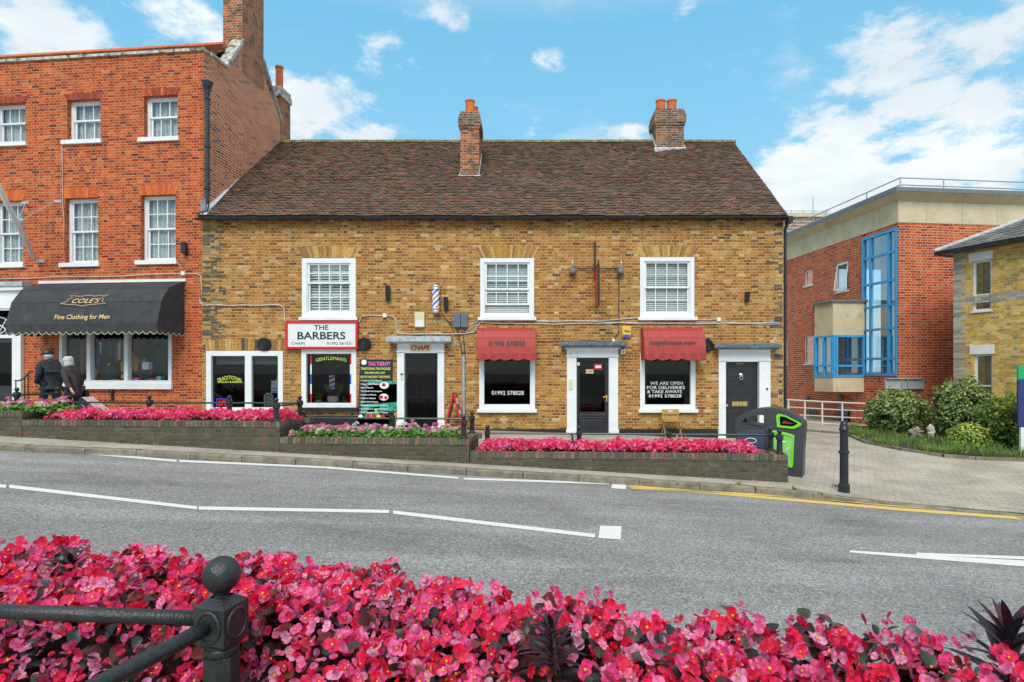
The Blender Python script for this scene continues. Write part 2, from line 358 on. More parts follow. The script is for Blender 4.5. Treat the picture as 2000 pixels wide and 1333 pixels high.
# ------------------------------------------------------------------ object helpers
OFF = {}
def tag(o, label, cat, group=None, kind=None):
    if label: o['label'] = label
    if cat: o['category'] = cat
    if group: o['group'] = group
    if kind: o['kind'] = kind
    return o
def thing(name, label, cat, loc=(0, 0, 0), rotz=0, group=None, local=False):
    o = bpy.data.objects.new(name, None); COL.objects.link(o); o.location = loc; o.rotation_euler = (0, 0, rotz)
    o.empty_display_size = .1
    OFF[o.name] = Vector((0, 0, 0)) if local else Vector(loc)
    return tag(o, label, cat, group)
def off(o):
    if o is None: return Vector((0, 0, 0))
    return OFF[o.name]
class MB:
    def __init__(s): s.v = []; s.f = []; s.m = []; s.c = []
    def add(s, verts, faces, mi=0, col=None, M=None):
        b = len(s.v)
        s.v += [tuple(M @ Vector(p)) if M is not None else tuple(p) for p in verts]
        for f in faces: s.f.append([b + i for i in f]); s.m.append(mi); s.c.append(col or (.5, .5, .5))
        return s
    def box(s, a, b, mi=0, col=None, M=None):
        (x0, y0, z0), (x1, y1, z1) = a, b
        v = [(x0, y0, z0), (x1, y0, z0), (x1, y1, z0), (x0, y1, z0), (x0, y0, z1), (x1, y0, z1), (x1, y1, z1), (x0, y1, z1)]
        return s.add(v, [(0, 3, 2, 1), (4, 5, 6, 7), (0, 1, 5, 4), (1, 2, 6, 5), (2, 3, 7, 6), (3, 0, 4, 7)], mi, col, M)
    def prism(s, pts, d0, d1, axis='y', mi=0, col=None, M=None):
        n = len(pts)
        def mk(p, d): return (p[0], d, p[1]) if axis == 'y' else ((d, p[0], p[1]) if axis == 'x' else (p[0], p[1], d))
        v = [mk(p, d0) for p in pts] + [mk(p, d1) for p in pts]
        f = [tuple(range(n))[::-1], tuple(range(n, 2 * n))] + [(i, (i + 1) % n, n + (i + 1) % n, n + i) for i in range(n)]
        return s.add(v, f, mi, col, M)
    def lathe(s, prof, c=(0, 0, 0), n=16, mi=0, col=None, M=None, axis='z'):
        v = []; f = []; k = len(prof)
        for r, z in prof:
            for i in range(n):
                a = 2 * math.pi * i / n; p = (r * math.cos(a), r * math.sin(a), z)
                if axis == 'y': p = (p[0], z, p[1])
                if axis == 'x': p = (z, p[0], p[1])
                v.append((p[0] + c[0], p[1] + c[1], p[2] + c[2]))
        for j in range(k - 1):
            for i in range(n): f.append((j * n + i, j * n + (i + 1) % n, (j + 1) * n + (i + 1) % n, (j + 1) * n + i))
        f.append(tuple(range(n))[::-1]); f.append(tuple(range((k - 1) * n, k * n)))
        return s.add(v, f, mi, col, M)
    def tube(s, path, r, n=8, mi=0, col=None):
        path = [Vector(p) for p in path]; rs = r if isinstance(r, (list, tuple)) else [r] * len(path)
        v = []; f = []; up0 = None
        for j, p in enumerate(path):
            d = (path[min(j + 1, len(path) - 1)] - path[max(j - 1, 0)]).normalized()
            up = Vector((0, 0, 1)) if abs(d.z) < .9 else Vector((0, 1, 0))
            if up0 is not None: up = up0
            a = d.cross(up).normalized(); bb = a.cross(d).normalized(); up0 = bb
            for i in range(n):
                t = 2 * math.pi * i / n; v.append(p + (a * math.cos(t) + bb * math.sin(t)) * rs[j])
        for j in range(len(path) - 1):
            for i in range(n): f.append((j * n + i, j * n + (i + 1) % n, (j + 1) * n + (i + 1) % n, (j + 1) * n + i))
        f.append(tuple(range(n))[::-1]); f.append(tuple(range((len(path) - 1) * n, len(path) * n)))
        return s.add(v, f, mi, col)
    def sphere(s, c, r, n=16, m=10, mi=0, col=None, sc=(1, 1, 1), jit=0, M=None):
        prof = []
        v = []; f = []
        for j in range(m + 1):
            ph = math.pi * j / m
            for i in range(n):
                th = 2 * math.pi * i / n
                d = Vector((math.sin(ph) * math.cos(th), math.sin(ph) * math.sin(th), -math.cos(ph)))
                k = r * (1 + jit * (mnoise.noise(d * 2.2 + Vector(c) * 3)))
                v.append((c[0] + d.x * k * sc[0], c[1] + d.y * k * sc[1], c[2] + d.z * k * sc[2]))
        for j in range(m):
            for i in range(n): f.append((j * n + i, j * n + (i + 1) % n, (j + 1) * n + (i + 1) % n, (j + 1) * n + i))
        return s.add(v, f, mi, col, M)
    def frame(s, x0, x1, z0, z1, w, y0, y1, mi=0, wb=None):
        wb = w if wb is None else wb
        s.box((x0, y0, z0), (x0 + w, y1, z1), mi); s.box((x1 - w, y0, z0), (x1, y1, z1), mi)
        s.box((x0 + w, y0, z1 - w), (x1 - w, y1, z1), mi); s.box((x0 + w, y0, z0), (x1 - w, y1, z0 + wb), mi); return s
    def build(s, name, mats, parent=None, smooth=False, bevel=0, top=None, world=False):
        me = bpy.data.meshes.new(name); o0 = off(parent) if not isinstance(parent, str) else Vector()
        vs = [(p[0] - o0.x, p[1] - o0.y, p[2] - o0.z) for p in s.v]
        me.from_pydata(vs, [], s.f)
        if isinstance(mats, str): mats = [mats]
        for m in mats: me.materials.append(MATS[m])
        me.polygons.foreach_set('material_index', s.m)
        a = me.attributes.new('col', 'FLOAT_COLOR', 'FACE'); a.data.foreach_set('color', [x for c in s.c for x in (*c, 1)])
        if smooth: me.polygons.foreach_set('use_smooth', [True] * len(s.f))
        me.update()
        o = bpy.data.objects.new(name, me); COL.objects.link(o)
        if parent is not None: o.parent = parent
        OFF[o.name] = o0
        if bevel:
            b = o.modifiers.new('bevel', 'BEVEL'); b.width = bevel; b.segments = 2; b.limit_method = 'ANGLE'
        return o
def wall_grid(mb, a0, a1, z0, z1, holes, depth, mk, mi=0, topfn=None):
    """sheet with rectangular holes and their reveals; mk(a, d, z) -> point, d = depth behind the face"""
    xs = sorted({a0, a1, *[h[0] for h in holes], *[h[1] for h in holes]}); zs = sorted({z0, z1, *[h[2] for h in holes], *[h[3] for h in holes]})
    for i in range(len(xs) - 1):
        for j in range(len(zs) - 1):
            cx = (xs[i] + xs[i + 1]) / 2; cz = (zs[j] + zs[j + 1]) / 2
            if any(h[0] < cx < h[1] and h[2] < cz < h[3] for h in holes): continue
            mb.add([mk(xs[i], 0, zs[j]), mk(xs[i + 1], 0, zs[j]), mk(xs[i + 1], 0, zs[j + 1]), mk(xs[i], 0, zs[j + 1])], [(0, 1, 2, 3)], mi)
    for (xa, xb, za, zb) in holes:
        mb.add([mk(xa, 0, za), mk(xb, 0, za), mk(xb, 0, zb), mk(xa, 0, zb), mk(xa, depth, za), mk(xb, depth, za), mk(xb, depth, zb), mk(xa, depth, zb)],
               [(0, 4, 5, 1), (1, 5, 6, 2), (2, 6, 7, 3), (3, 7, 4, 0)], mi)
def text(body, x0, x1, zc, y, mat, parent=None, name='lettering', h=None, bold=0, shear=0, bend=0, mk=None, ext=.002, space=1, serif=False):
    cu = bpy.data.curves.new(name, 'FONT'); cu.body = body; cu.align_x = 'CENTER'; cu.size = 1; cu.offset = bold; cu.shear = shear
    cu.space_character = space; cu.resolution_u = 3; cu.extrude = .01; cu.space_line = .9
    tmp = bpy.data.objects.new('tmp', cu); COL.objects.link(tmp)
    dg = bpy.context.evaluated_depsgraph_get(); me = bpy.data.meshes.new_from_object(tmp.evaluated_get(dg)); me.name = name
    bpy.data.objects.remove(tmp); bpy.data.curves.remove(cu)
    vs = np.array([v.co[:] for v in me.vertices]); lo = vs.min(0); hi = vs.max(0)
    sx = (x1 - x0) / (hi[0] - lo[0]); sz = (h / (hi[1] - lo[1])) if h else sx
    o0 = off(parent)
    for v, p in zip(me.vertices, vs):
        xx = x0 + (p[0] - lo[0]) * sx; t = (xx - (x0 + x1) / 2) / ((x1 - x0) / 2)
        zz = zc + (p[1] - (lo[1] + hi[1]) / 2) * sz - bend * t * t
        yy = y - ext * (1 if p[2] > 0 else 0)
        q = Vector(mk(xx, yy, zz)) if mk else Vector((xx, yy, zz))
        v.co = q - o0
    me.materials.clear(); me.materials.append(MATS[mat])
    o = bpy.data.objects.new(name, me); COL.objects.link(o); OFF[o.name] = o0
    if parent is not None: o.parent = parent
    return o
def copy_tree(o, loc, label=None):
    r = o.copy(); COL.objects.link(r); r.location = loc
    if label: r['label'] = label
    for ch in list(o.children):
        c = ch.copy(); COL.objects.link(c); c.parent = r
        for g in list(ch.children):
            d = g.copy(); COL.objects.link(d); d.parent = c
    return r
class Frame:
    """a rotated local frame of a building; turns a pixel of the photo into the point where its ray meets a local plane"""
    def __init__(s, ox, oy, rot): s.o = (ox, oy); s.r = rot; s.c = math.cos(rot); s.s = math.sin(rot)
    def world(s, x, y, z): return Vector((s.o[0] + x * s.c - y * s.s, s.o[1] + x * s.s + y * s.c, z))
    def onY(s, px, py, y=0.0):
        a, b = ray(px, py); # ox + x c - y s = a (oy + x s + y c)
        x = (a * (s.o[1] + y * s.c) - s.o[0] + y * s.s) / (s.c - a * s.s)
        Y = s.o[1] + x * s.s + y * s.c; return x, EYE + b * Y
    def onX(s, px, py, x=0.0):
        a, b = ray(px, py)
        y = (a * (s.o[1] + x * s.s) - s.o[0] - x * s.c) / (-s.s - a * s.c)
        Y = s.o[1] + x * s.s + y * s.c; return y, EYE + b * Y

# ------------------------------------------------------------------ terrain heights
def lo_h(X):                       # footway level along the kerb: the street falls to the right
    X = max(-26, min(7.2, X)); return -.11 + .049 * (4.46 - X)
def up_h(X):                       # footway level along the shop fronts
    X = max(-26, min(7.2, X)); return .033 * (6.7 - X)
def g_h(X, Y):
    t = max(0, min(1, (Y - 10.9) / 3.0)); t = t * t * (3 - 2 * t)
    return lo_h(X) * (1 - t) + up_h(X) * t - max(0, min(1, (X - 7) / 5)) * .12 * t
def road_h(X, Y): return lo_h(X) - .10
def G(px, py, hf=road_h):
    a, b = ray(px, py); Y = 8.0
    for _ in range(40): Y = .5 * Y + .5 * (hf(a * Y, Y) - EYE) / b
    return Vector((a * Y, Y, hf(a * Y, Y)))
# ------------------------------------------------------------------ ground, road, pavement, kerb
def struct(o): o['kind'] = 'structure'; return o
kerb_px = [(-900, 800), (-500, 826), (-200, 852), (0, 869), (250, 880), (500, 893), (750, 907), (1000, 922), (1270, 939), (1540, 957), (1650, 970), (1750, 984), (1860, 995), (2000, 1007), (2300, 1035), (2800, 1085)]
def kerb_z(X, Y): return lo_h(X)
KP = [G(px, py, (lambda X, Y: lo_h(X) - .075) if px > 1700 else kerb_z) for px, py in kerb_px]
def kerbY(X):
    if X <= KP[0].x: return KP[0].y
    for a, b in zip(KP, KP[1:]):
        if X <= b.x: t = (X - a.x) / (b.x - a.x); return a.y + t * (b.y - a.y)
    return KP[-1].y
m = MB(); m.add([(-1500, -600, -1.3), (1500, -600, -1.3), (1500, 2400, -1.3), (-1500, 2400, -1.3)], [(0, 1, 2, 3)]); struct(m.build('ground', 'tarmac_path'))
def sheet(name, mat, xs, yfun0, yfun1, zf, nt):
    m = MB(); v = []; f = []
    for X in xs:
        for j in range(nt + 1):
            Y = yfun0(X) + (yfun1(X) - yfun0(X)) * (j / nt); v.append((X, Y, zf(X, Y)))
    n = nt + 1
    for i in range(len(xs) - 1):
        for j in range(nt): f.append((i * n + j, (i + 1) * n + j, (i + 1) * n + j + 1, i * n + j + 1))
    m.add(v, f); return struct(m.build(name, mat, smooth=True))
XS = [x * .5 for x in range(-60, 61)]
sheet('road', 'asphalt', XS, lambda X: 2.0, lambda X: kerbY(X) - .02, road_h, 6)
drop = lambda X: max(0, min(1, (X - 4.6) / 1.0))          # dropped kerb at the lane mouth
sheet('pavement', 'paving', XS, lambda X: kerbY(X) + .15, lambda X: 40.0, lambda X, Y: g_h(X, Y) - drop(X) * .075 * max(0, 1 - (Y - kerbY(X)) / 1.2), 40)
m = MB(); xs = []; X = KP[0].x
random.seed(3)
while X < KP[-1].x - 1:
    L = random.uniform(.82, 1.0); xb = X + L - .012
    d0, d1 = drop(X) * .075, drop(xb) * .075; jz = random.uniform(-.004, .006); jy = random.uniform(-.008, .008)
    a0, a1 = kerbY(X) + jy, kerbY(xb) + jy
    z0, z1 = lo_h(X) - d0 + .004 + jz, lo_h(xb) - d1 + .004 + jz
    v = [(X, a0, lo_h(X) - .16), (xb, a1, lo_h(xb) - .16), (xb, a1, z1 - .02), (xb, a1 + .025, z1), (X, a0 + .025, z0), (X, a0, z0 - .02), (X, a0 + .165, z0), (xb, a1 + .165, z1), (X, a0 + .165, z0 - .2), (xb, a1 + .165, z1 - .2)]
    m.add(v, [(0, 1, 2, 5), (5, 2, 3, 4), (4, 3, 7, 6), (0, 5, 4, 6, 8), (1, 9, 7, 3, 2)]); X += L
struct(m.build('kerb', 'kerbstone'))
# near footway behind the camera-side flower bed
m = MB(); 
near = [(-26, 2.6), (26, 2.6)]
m.box((-26, -8, -.9), (26, 2.02, .02)); struct(m.build('near_pavement', 'paving'))
# road markings, laid on the road
def strip(name, pts, mat):         # pts: (px, py_top, py_bottom)
    m = MB(); v = []; f = []
    P0 = []
    for (a, b) in zip(pts, pts[1:]):
        n = 10
        for i in range(n + (1 if b is pts[-1] else 0)):
            t = i / n; P0.append((a[0] + (b[0] - a[0]) * t, a[1] + (b[1] - a[1]) * t, a[2] + (b[2] - a[2]) * t))
    for px, t, bt in P0:
        for py in (t, bt): g = G(px, py); v.append((g.x, g.y, g.z + .004))
    for i in range(len(P0) - 1): f.append((2 * i, 2 * i + 1, 2 * i + 3, 2 * i + 2))
    m.add(v, f); return struct(m.build(name, mat))
for pts in ([(-300, 921, 926), (12, 948, 954)], [(18, 947.5, 954), (385, 990, 996)], [(388, 990, 996.5), (760, 997, 1003)], [(768, 998, 1004.5), (1162, 1044, 1051)],
            [(1660, 1076, 1080), (1800, 1085, 1092), (2150, 1104, 1119)], [(1760, 1081, 1086), (2150, 1094, 1101)][:0] or [(1790, 1080.5, 1085), (2150, 1093, 1100)],
            [(-200, 858, 862), (130, 880, 884.5), (345, 899, 903)], [(350, 899, 903), (640, 912, 915.5)], [(640, 912, 916), (895, 932.5, 936)], [(906, 934, 937.5), (1190, 943, 947)]):
    strip('lane_marking', pts, 'white_line')
def quadmark(c, mat):
    m = MB(); m.add([tuple(G(*p) + Vector((0, 0, .005))) for p in c], [(0, 1, 2, 3)]); struct(m.build('lane_marking', mat))
quadmark([(1172, 1028), (1214, 1029), (1212, 1055), (1169, 1052)], 'white_line')
quadmark([(1197, 944.5), (1224, 946), (1222, 956.5), (1193, 954.5)], 'white_line')
strip('yellow_lines', [(1226, 947.5, 951), (1540, 974, 979), (1760, 993, 998.5), (2000, 1010.5, 1016), (2300, 1036, 1042)], 'yellow_line')
strip('yellow_lines', [(1232, 952.5, 955.3), (1540, 967.2, 970.7)][:1] + [(1540, 968, 971.5), (1760, 987, 990.8), (2000, 1004.5, 1008)], 'yellow_line')

# ------------------------------------------------------------------ yellow brick terrace
TY = 15.6
FX = lambda px: (px - CXP) / FPX * TY
FZ = lambda py: EYE + (HZ - py) / FPX * TY
XL, XR = FX(395), FX(1530)
EAVE = FZ(424)
terr = thing('brick_terrace', 'long low yellow brick terrace of shops with a brown tiled roof and two chimneys', 'building', ((XL + XR) / 2, TY, 0))
holes_px = {'u1': (590, 695, 505, 620), 'u2': (938, 1043, 505, 620), 'u3': (1250, 1356, 503, 620),
            'l0': (403, 553, 686, 806), 'l1': (589, 696, 682, 797), 'l2': (936, 1045, 690, 800), 'l3': (1250, 1358, 690, 800),
            'd1': (776, 868, 668, 846), 'd2': (1107, 1207, 678, 857), 'd3': (1403, 1504, 680, 863)}
HR = {k: (FX(a), FX(b), FZ(d), FZ(c)) for k, (a, b, c, d) in holes_px.items()}
m = MB(); wall_grid(m, XL, XR, -.6, EAVE + .1, list(HR.values()), .2, lambda a, d, z: (a, TY + d, z))
RD = 8.0                           # depth of the terrace
# side and back walls with gable
RZ = P(1000, 277, TY + 3.97).z; RYm = TY + 3.97
for X in (XL, XR):
    m.add([(X, TY, -.6), (X, TY + RD, -.6), (X, TY + RD, EAVE), (X, RYm, RZ - .12), (X, TY, EAVE)], [(0, 1, 2, 3, 4)])
m.add([(XL, TY + RD, -.6), (XR, TY + RD, -.6), (XR, TY + RD, EAVE), (XL, TY + RD, EAVE)], [(0, 1, 2, 3)])
m.build('wall', 'yellow_brick', terr)
# burnt-brick quoins and repaired patches at the two ends, standing 3 mm proud
m = MB(); random.seed(21)
def brickpatch(m, x0, x1, z0, z1, cols, edge='r', prob=.85, y=TY):
    z = z0; r = 0
    while z < z1 - .03:
        wv = x0 + (0 if edge == 'l' else random.choice((0, .11, .22, .33)))
        x = wv; xe = x1 - (0 if edge == 'r' else random.choice((0, .11, .22, .33)))
        x += (r % 2) * .11 if edge != 'l' else 0
        first = True
        while x < xe - .05:
            L = .215 if (random.random() < .5 or (first and r % 2)) else .102
            L = min(L, xe - x); first = False
            if random.random() < prob: m.box((x, y - .004, z + .005), (x + L - .011, y + .02, z + .068), 0, random.choice(cols))
            x += L
        z += .0755; r += 1
DK = [(.09, .08, .07), (.13, .105, .075), (.20, .14, .08), (.07, .065, .06), (.30, .21, .10), (.11, .10, .10), (.38, .27, .13)]
brickpatch(m, XL + .01, XL + .62, FZ(690), FZ(440), DK, 'l', .8)
m.build('quoin', 'brick_attr', terr); m = MB()
brickpatch(m, XR - .45, XR - .01, -.1, FZ(432), DK + [(.42, .30, .13)] * 3, 'r', .8)
m.build('quoin', 'brick_attr', terr)
# plinth
for a, b in ((XL, HR['d1'][0] - .05), (FX(870), FX(1105)), (FX(1209), FX(1401)), (FX(1507), XR + .02)):
    zt = FZ(838) + .33 * 0 if a > FX(869) else FZ(818)
    if a < FX(500): zt = FZ(812)
    m = MB(); m.box((a, TY - .035, -.6), (b, TY - .001, zt)); m.build('plinth', 'black_paint', terr, bevel=.006)
# gauged arches of tapering bricks
def arch(px0, px1, py0, py1, cols, splay=.16, n=22, parent=terr, y=TY, mk=None, skip=()):
    m = MB(); x0, x1, z0, z1 = FX(px0), FX(px1), FZ(py1), FZ(py0); w = (x1 - x0)
    cx = (x0 + x1) / 2; half = w / 2
    for i in range(n):
        a = (i / n) * 2 - 1; b = ((i + .86) / n) * 2 - 1
        ztop = z1 + .03 * (1 - abs(a + b) / 2) + random.uniform(-.012, .012)
        v = [(cx + half * a, z0), (cx + half * b, z0), (cx + (half + splay) * b, ztop), (cx + (half + splay) * a, ztop)]
        m.prism(v, y - .006, y + .03, 'y', 0, random.choice(cols))
    return m.build('arch', 'brick_attr', parent)
random.seed(5)
YC = [(.50, .29, .08), (.56, .35, .10), (.42, .22, .055), (.34, .18, .06), (.48, .25, .06), (.26, .15, .06), (.56, .37, .14)]
arch(592, 694, 483, 504, YC); arch(940, 1042, 482, 504, YC); arch(1253, 1354, 482, 502, YC)
arch(402, 555, 664, 685, YC + [(.08, .07, .06)] * 2, splay=.02, n=24)
# roof: individually laid clay tiles
def roof_tiles(parent, x0, x1, y0, z0, y1, z1, cols, gauge=.10, tw=.165, name='roof', mat='tile', xl=None, xr=None, jit=1.0):
    m = MB(); S = math.hypot(y1 - y0, z1 - z0); n = int(S / gauge) + 1; dy, dz = (y1 - y0) / S, (z1 - z0) / S; ny, nz = -dz, dy
    for r in range(n):
        s0 = r * gauge; s1 = s0 + gauge * 1.5
        if s1 > S + .02: s1 = S + .02
        lx0 = x0 if xl is None else x0 + (xl - x0) * (s0 / S); lx1 = x1 if xr is None else x1 + (xr - x1) * (s0 / S)
        wave = .018 * math.sin(r * .31) * jit
        x = lx0 - (tw / 2 if r % 2 else 0)
        while x < lx1 - .02:
            xa = max(x, lx0) + .002; xb = min(x + tw, lx1) - .002
            if xb - xa > .02:
                dp = mnoise.noise(Vector((x * .6, s0 * .8, 0))) * .03 * jit
                l0 = .030 + random.uniform(-.004, .014) * jit + dp; l1 = .004 + dp; tl = random.uniform(-.006, .006) * jit
                ds = random.uniform(-.008, .008) * jit
                p = lambda X, s, h: (X, y0 + dy * s + ny * h, z0 + dz * s + nz * h)
                v = [p(xa, s0 + ds, l0 + tl), p(xb, s0 + ds, l0 - tl), p(xb, s1, l1), p(xa, s1, l1), p(xa, s0 + ds, l0 + tl - .016), p(xb, s0 + ds, l0 - tl - .016),
                     p((xa + xb) / 2, s0 + ds - .003, l0 + .007 * jit), p((xa + xb) / 2, s1, l1)]
                c = random.choice(cols); k = random.uniform(.75, 1.2)
                m.add(v, [(0, 6, 7, 3), (6, 1, 2, 7), (4, 5, 1, 6, 0)], 0, tuple(q * k for q in c))
            x += tw
    # boarding beneath
    q = lambda X, s: (X, y0 + dy * s - ny * .02, z0 + dz * s - nz * .02)
    m.add([q(x0, 0), q(x1, 0), q(xr if xr is not None else x1, S), q(xl if xl is not None else x0, S)], [(0, 1, 2, 3)], 0, (.03, .03, .03))
    return m.build(name, mat, parent)
random.seed(9)
TC = [(.175, .105, .07), (.15, .095, .065), (.20, .105, .07), (.13, .088, .062), (.26, .105, .07), (.19, .12, .082), (.115, .085, .06), (.16, .105, .075)]
EYo = TY - .17
roof_tiles(terr, XL - .06, FX(1534), EYo, EAVE - .02, RYm, RZ, TC)
m = MB(); m.add([(XL - .06, RYm, RZ), (FX(1534), RYm, RZ), (FX(1534), TY + RD + .2, EAVE), (XL - .06, TY + RD + .2, EAVE)], [(0, 1, 2, 3)], 0, (.15, .1, .08)); m.build('rear_roof', 'tile', terr)
m = MB(); x = XL - .05; random.seed(2)
while x < FX(1534) - .1:
    L = .3; v = []
    jz = random.uniform(-.008, .008)
    m.prism([(RYm - .16, RZ - .07 + jz), (RYm - .09, RZ + .03 + jz), (RYm, RZ + .065 + jz), (RYm + .09, RZ + .03 + jz), (RYm + .16, RZ - .08)], x, x + L - .008, 'x'); x += L
m.build('ridge', 'mossy_ridge', terr)
m = MB()
m.box((XL - .02, TY - .15, EAVE - .10), (XR + .02, TY - .12, EAVE + .01))
for i in range(42):
    x = XL + .15 + i * .365; m.box((x, TY - .118, EAVE - .10), (x + .05, TY - .002, EAVE - .02))
m.build('eaves_board', 'black_paint', terr)
m = MB(); n = 12
def gut(x, dz=0): return [(x, EYo - .055 + .055 * math.cos(math.pi * (1 + i / 8)) * 1.0, EAVE - .055 + dz + .055 * math.sin(math.pi * (1 + i / 8))) for i in range(9)]
xs = [XL - .05, FX(700), FX(980), XR + .06]; zs = [-.035, -.01, -.02, .01]
for (a, b, za, zb) in zip(xs, xs[1:], zs, zs[1:]):
    A, B = gut(a, za), gut(b, zb); v = A + B; m.add(v, [(i, i + 1, 9 + i + 1, 9 + i) for i in range(8)])
for i in range(16):
    x = XL + .3 + i * 1.0; m.tube(gut(x, -.012), .008, 5)
m.build('gutter', 'gutter_black', terr, smooth=True)
# gable verge and downpipe at the right end
m = MB(); S = 24
m.prism([(EYo + .02, EAVE - .16), (EYo + .02, EAVE - .03), (RYm, RZ - .03), (RYm, RZ - .14)], XR + .002, XR + .055, 'x'); m.build('verge', 'render_grey', terr)
m = MB(); m.tube([(XR + .09, TY - .1, EAVE - .1), (XR + .09, TY + .1, EAVE - .3), (XR + .09, TY + .1, 0)], .04, 8)
m.box((XR + .01, TY - .3, EAVE - .22), (XR + .12, TY - .05, EAVE - .05)); m.build('downpipe', 'gutter_black', terr)
# stepped white flashing at the left abutment
m = MB(); n = 34
for i in range(n):
    t0, t1 = i / n, (i + 1) / n; ya, yb = EYo + (RYm - EYo) * t0, EYo + (RYm - EYo) * t1; za, zb = EAVE + (RZ - EAVE) * t0, EAVE + (RZ - EAVE) * t1
    m.add([(XL + .045, ya, za + .03), (XL + .045, yb, zb + .03), (XL + .045, yb, zb + .30), (XL + .045, ya, zb + .27)], [(0, 1, 2, 3)])
m.prism([(EYo, EAVE + .02), (EYo, EAVE + .045), (RYm, RZ + .045), (RYm, RZ + .02)], XL + .05, XL + .20, 'x')
m.build('flashing', 'white_lead', terr)
# chimneys
def chimney(parent, cx, y, z_base, w, d, ztop, pots, cm='chimney_brick'):
    m = MB(); m.box((cx - w / 2, y, z_base - 1.2), (cx + w / 2, y + d, ztop - .52))
    ch = m.build('chimney', cm, parent)
    m = MB()
    for a, b, o in ((-.52, -.44, .03), (-.44, -.20, .055), (-.20, -.08, .03), (-.08, 0, .0)):
        m.box((cx - w / 2 - o, y - o, ztop + a), (cx + w / 2 + o, y + d + o, ztop + b))
    m.build('chimney_cap', 'dark_chimney_brick', ch)
    m = MB()
    m.box((cx - w / 2 - .05, y - .05, z_base - .26), (cx + w / 2 + .05, y + .001, z_base - .02))
    sl = (RZ - EAVE) / (RYm - EYo)
    for s in (-1, 1):
        xx = cx + s * (w / 2 + .012)
        m.prism([(y - .05, z_base - .22), (y - .05, z_base + .02), (y + d, z_base + d * sl + .16), (y + d, z_base + d * sl - .1)], min(xx, cx + s * w / 2), max(xx, cx + s * w / 2), 'x')
    m.prism([(y - .30, z_base - .30), (y - .05, z_base - .06), (y - .05, z_base - .1), (y - .28, z_base - .33)], cx - w / 2 - .07, cx + w / 2 + .07, 'x')
    m.build('flashing', 'white_lead', ch)
    for (px, py, r, h) in pots:
        m = MB(); m.lathe([(r * 1.1, -.08), (r * 1.08, .02), (r, .06), (r * .96, h - .05), (r * 1.08, h - .04), (r * 1.08, h), (r * .8, h), (r * .78, h - .1)], (cx + px, y + py, ztop), 16)
        m.build('chimney_pot', 'terracotta', ch, smooth=False)
    m = MB(); m.lathe([(w * .42, -.02), (w * .3, .05), (w * .12, .09)], (cx, y + d / 2, ztop), 10); m.build('flaunching', 'render_grey', ch)
    return ch
chimney(terr, -1.68, 17.42, 7.50, .54, .95, 9.36, [(-.01, .24, .135, .40), (.06, .68, .13, .40)])
chimney(terr, (1308 - CXP) / FPX * 19.1, 19.06, 8.92, .90, .8, 10.15, [(-.22, .35, .155, .40), (.14, .35, .155, .40)], 'dark_chimney_brick')

# ------------------------------------------------------------------ windows
def bars(m, x0, x1, z0, z1, cols, rows, y0, y1, w=.022, rail=.045):
    m.frame(x0, x1, z0, z1, rail, y0, y1)
    for i in range(1, cols):
        x = x0 + (x1 - x0) * i / cols; m.box((x - w / 2, y0 + .004, z0 + rail), (x + w / 2, y1 - .004, z1 - rail))
    for j in range(1, rows):
        z = z0 + (z1 - z0) * j / rows; m.box((x0 + rail, y0 + .006, z - w / 2), (x1 - rail, y1 - .006, z + w / 2))
def blind(m, x0, x1, z0, z1, y, pitch=.055, w=.045, tilt=.5):
    z = z0 + pitch / 2
    while z < z1:
        m.add([(x0, y - w * .4, z - w * tilt * .4), (x1, y - w * .4, z - w * tilt * .4), (x1, y + w * .4, z + w * tilt * .4), (x0, y + w * .4, z + w * tilt * .4)], [(0, 1, 2, 3)]); z += pitch
def curtain(m, x0, x1, z0, z1, y):
    n = 40; v = []; f = []
    for i in range(n + 1):
        x = x0 + (x1 - x0) * i / n; yy = y + .02 * math.sin(i * 1.9) + .01 * math.sin(i * .7)
        v += [(x, yy, z0), (x, yy, z1)]
    m.add(v, [(2 * i, 2 * i + 2, 2 * i + 3, 2 * i + 1) for i in range(n)])
def sash_window(parent, r, y, fw, cols, rt, rb, inside, sillo=.06, split=.5, proud=.015, lower_open=0, glassm='clear_glass'):
    x0, x1, z0, z1 = r
    m = MB(); m.frame(x0, x1, z0, z1, fw, y - proud, y + .12)
    m.box((x0 + fw, y + .004, z0 + fw), (x0 + fw + .02, y + .12, z1 - fw)); m.box((x1 - fw - .02, y + .004, z0 + fw), (x1 - fw, y + .12, z1 - fw))
    w = m.build('window', 'white_paint', parent, bevel=.004)
    a0, a1, b0, b1 = x0 + fw + .02, x1 - fw - .02, z0 + fw, z1 - fw
    zm = b0 + (b1 - b0) * split
    m = MB(); bars(m, a0, a1, zm - .02, b1, cols, rt, y + .025, y + .06); m.build('upper_sash', 'white_paint', w)
    m = MB(); lz = lower_open
    bars(m, a0, a1, b0 + lz, zm + .025 + lz, cols, rb, y + .065, y + .10); m.build('lower_sash', 'white_paint', w)
    m = MB(); m.box((a0 + .02, y + .040, zm), (a1 - .02, y + .046, b1 - .02)); m.box((a0 + .02, y + .080, b0 + .02 + lz), (a1 - .02, y + .086, zm + lz)); m.build('pane', glassm, w)
    m = MB()
    if inside == 'blind': blind(m, a0 - .02, a1 + .02, b0, b1, y + .135, .05, .05, 1.15); m.build('blind', 'blind_white', w)
    elif inside == 'net': curtain(m, a0 - .05, a1 + .05, b0 - .05, b1 + .05, y + .135); m.build('net_curtain', 'net_curtain', w)
    m = MB(); m.box((x0 - sillo, y - .085 - proud, z0 - .085), (x1 + sillo, y - proud + .02 if proud > 0 else y + .02, z0 - .001)); m.build('sill', 'white_paint', w, bevel=.006)
    return w
r = HR['u1']
w1 = sash_window(terr, r, TY, .125, 4, 2, 2, None, split=.60)
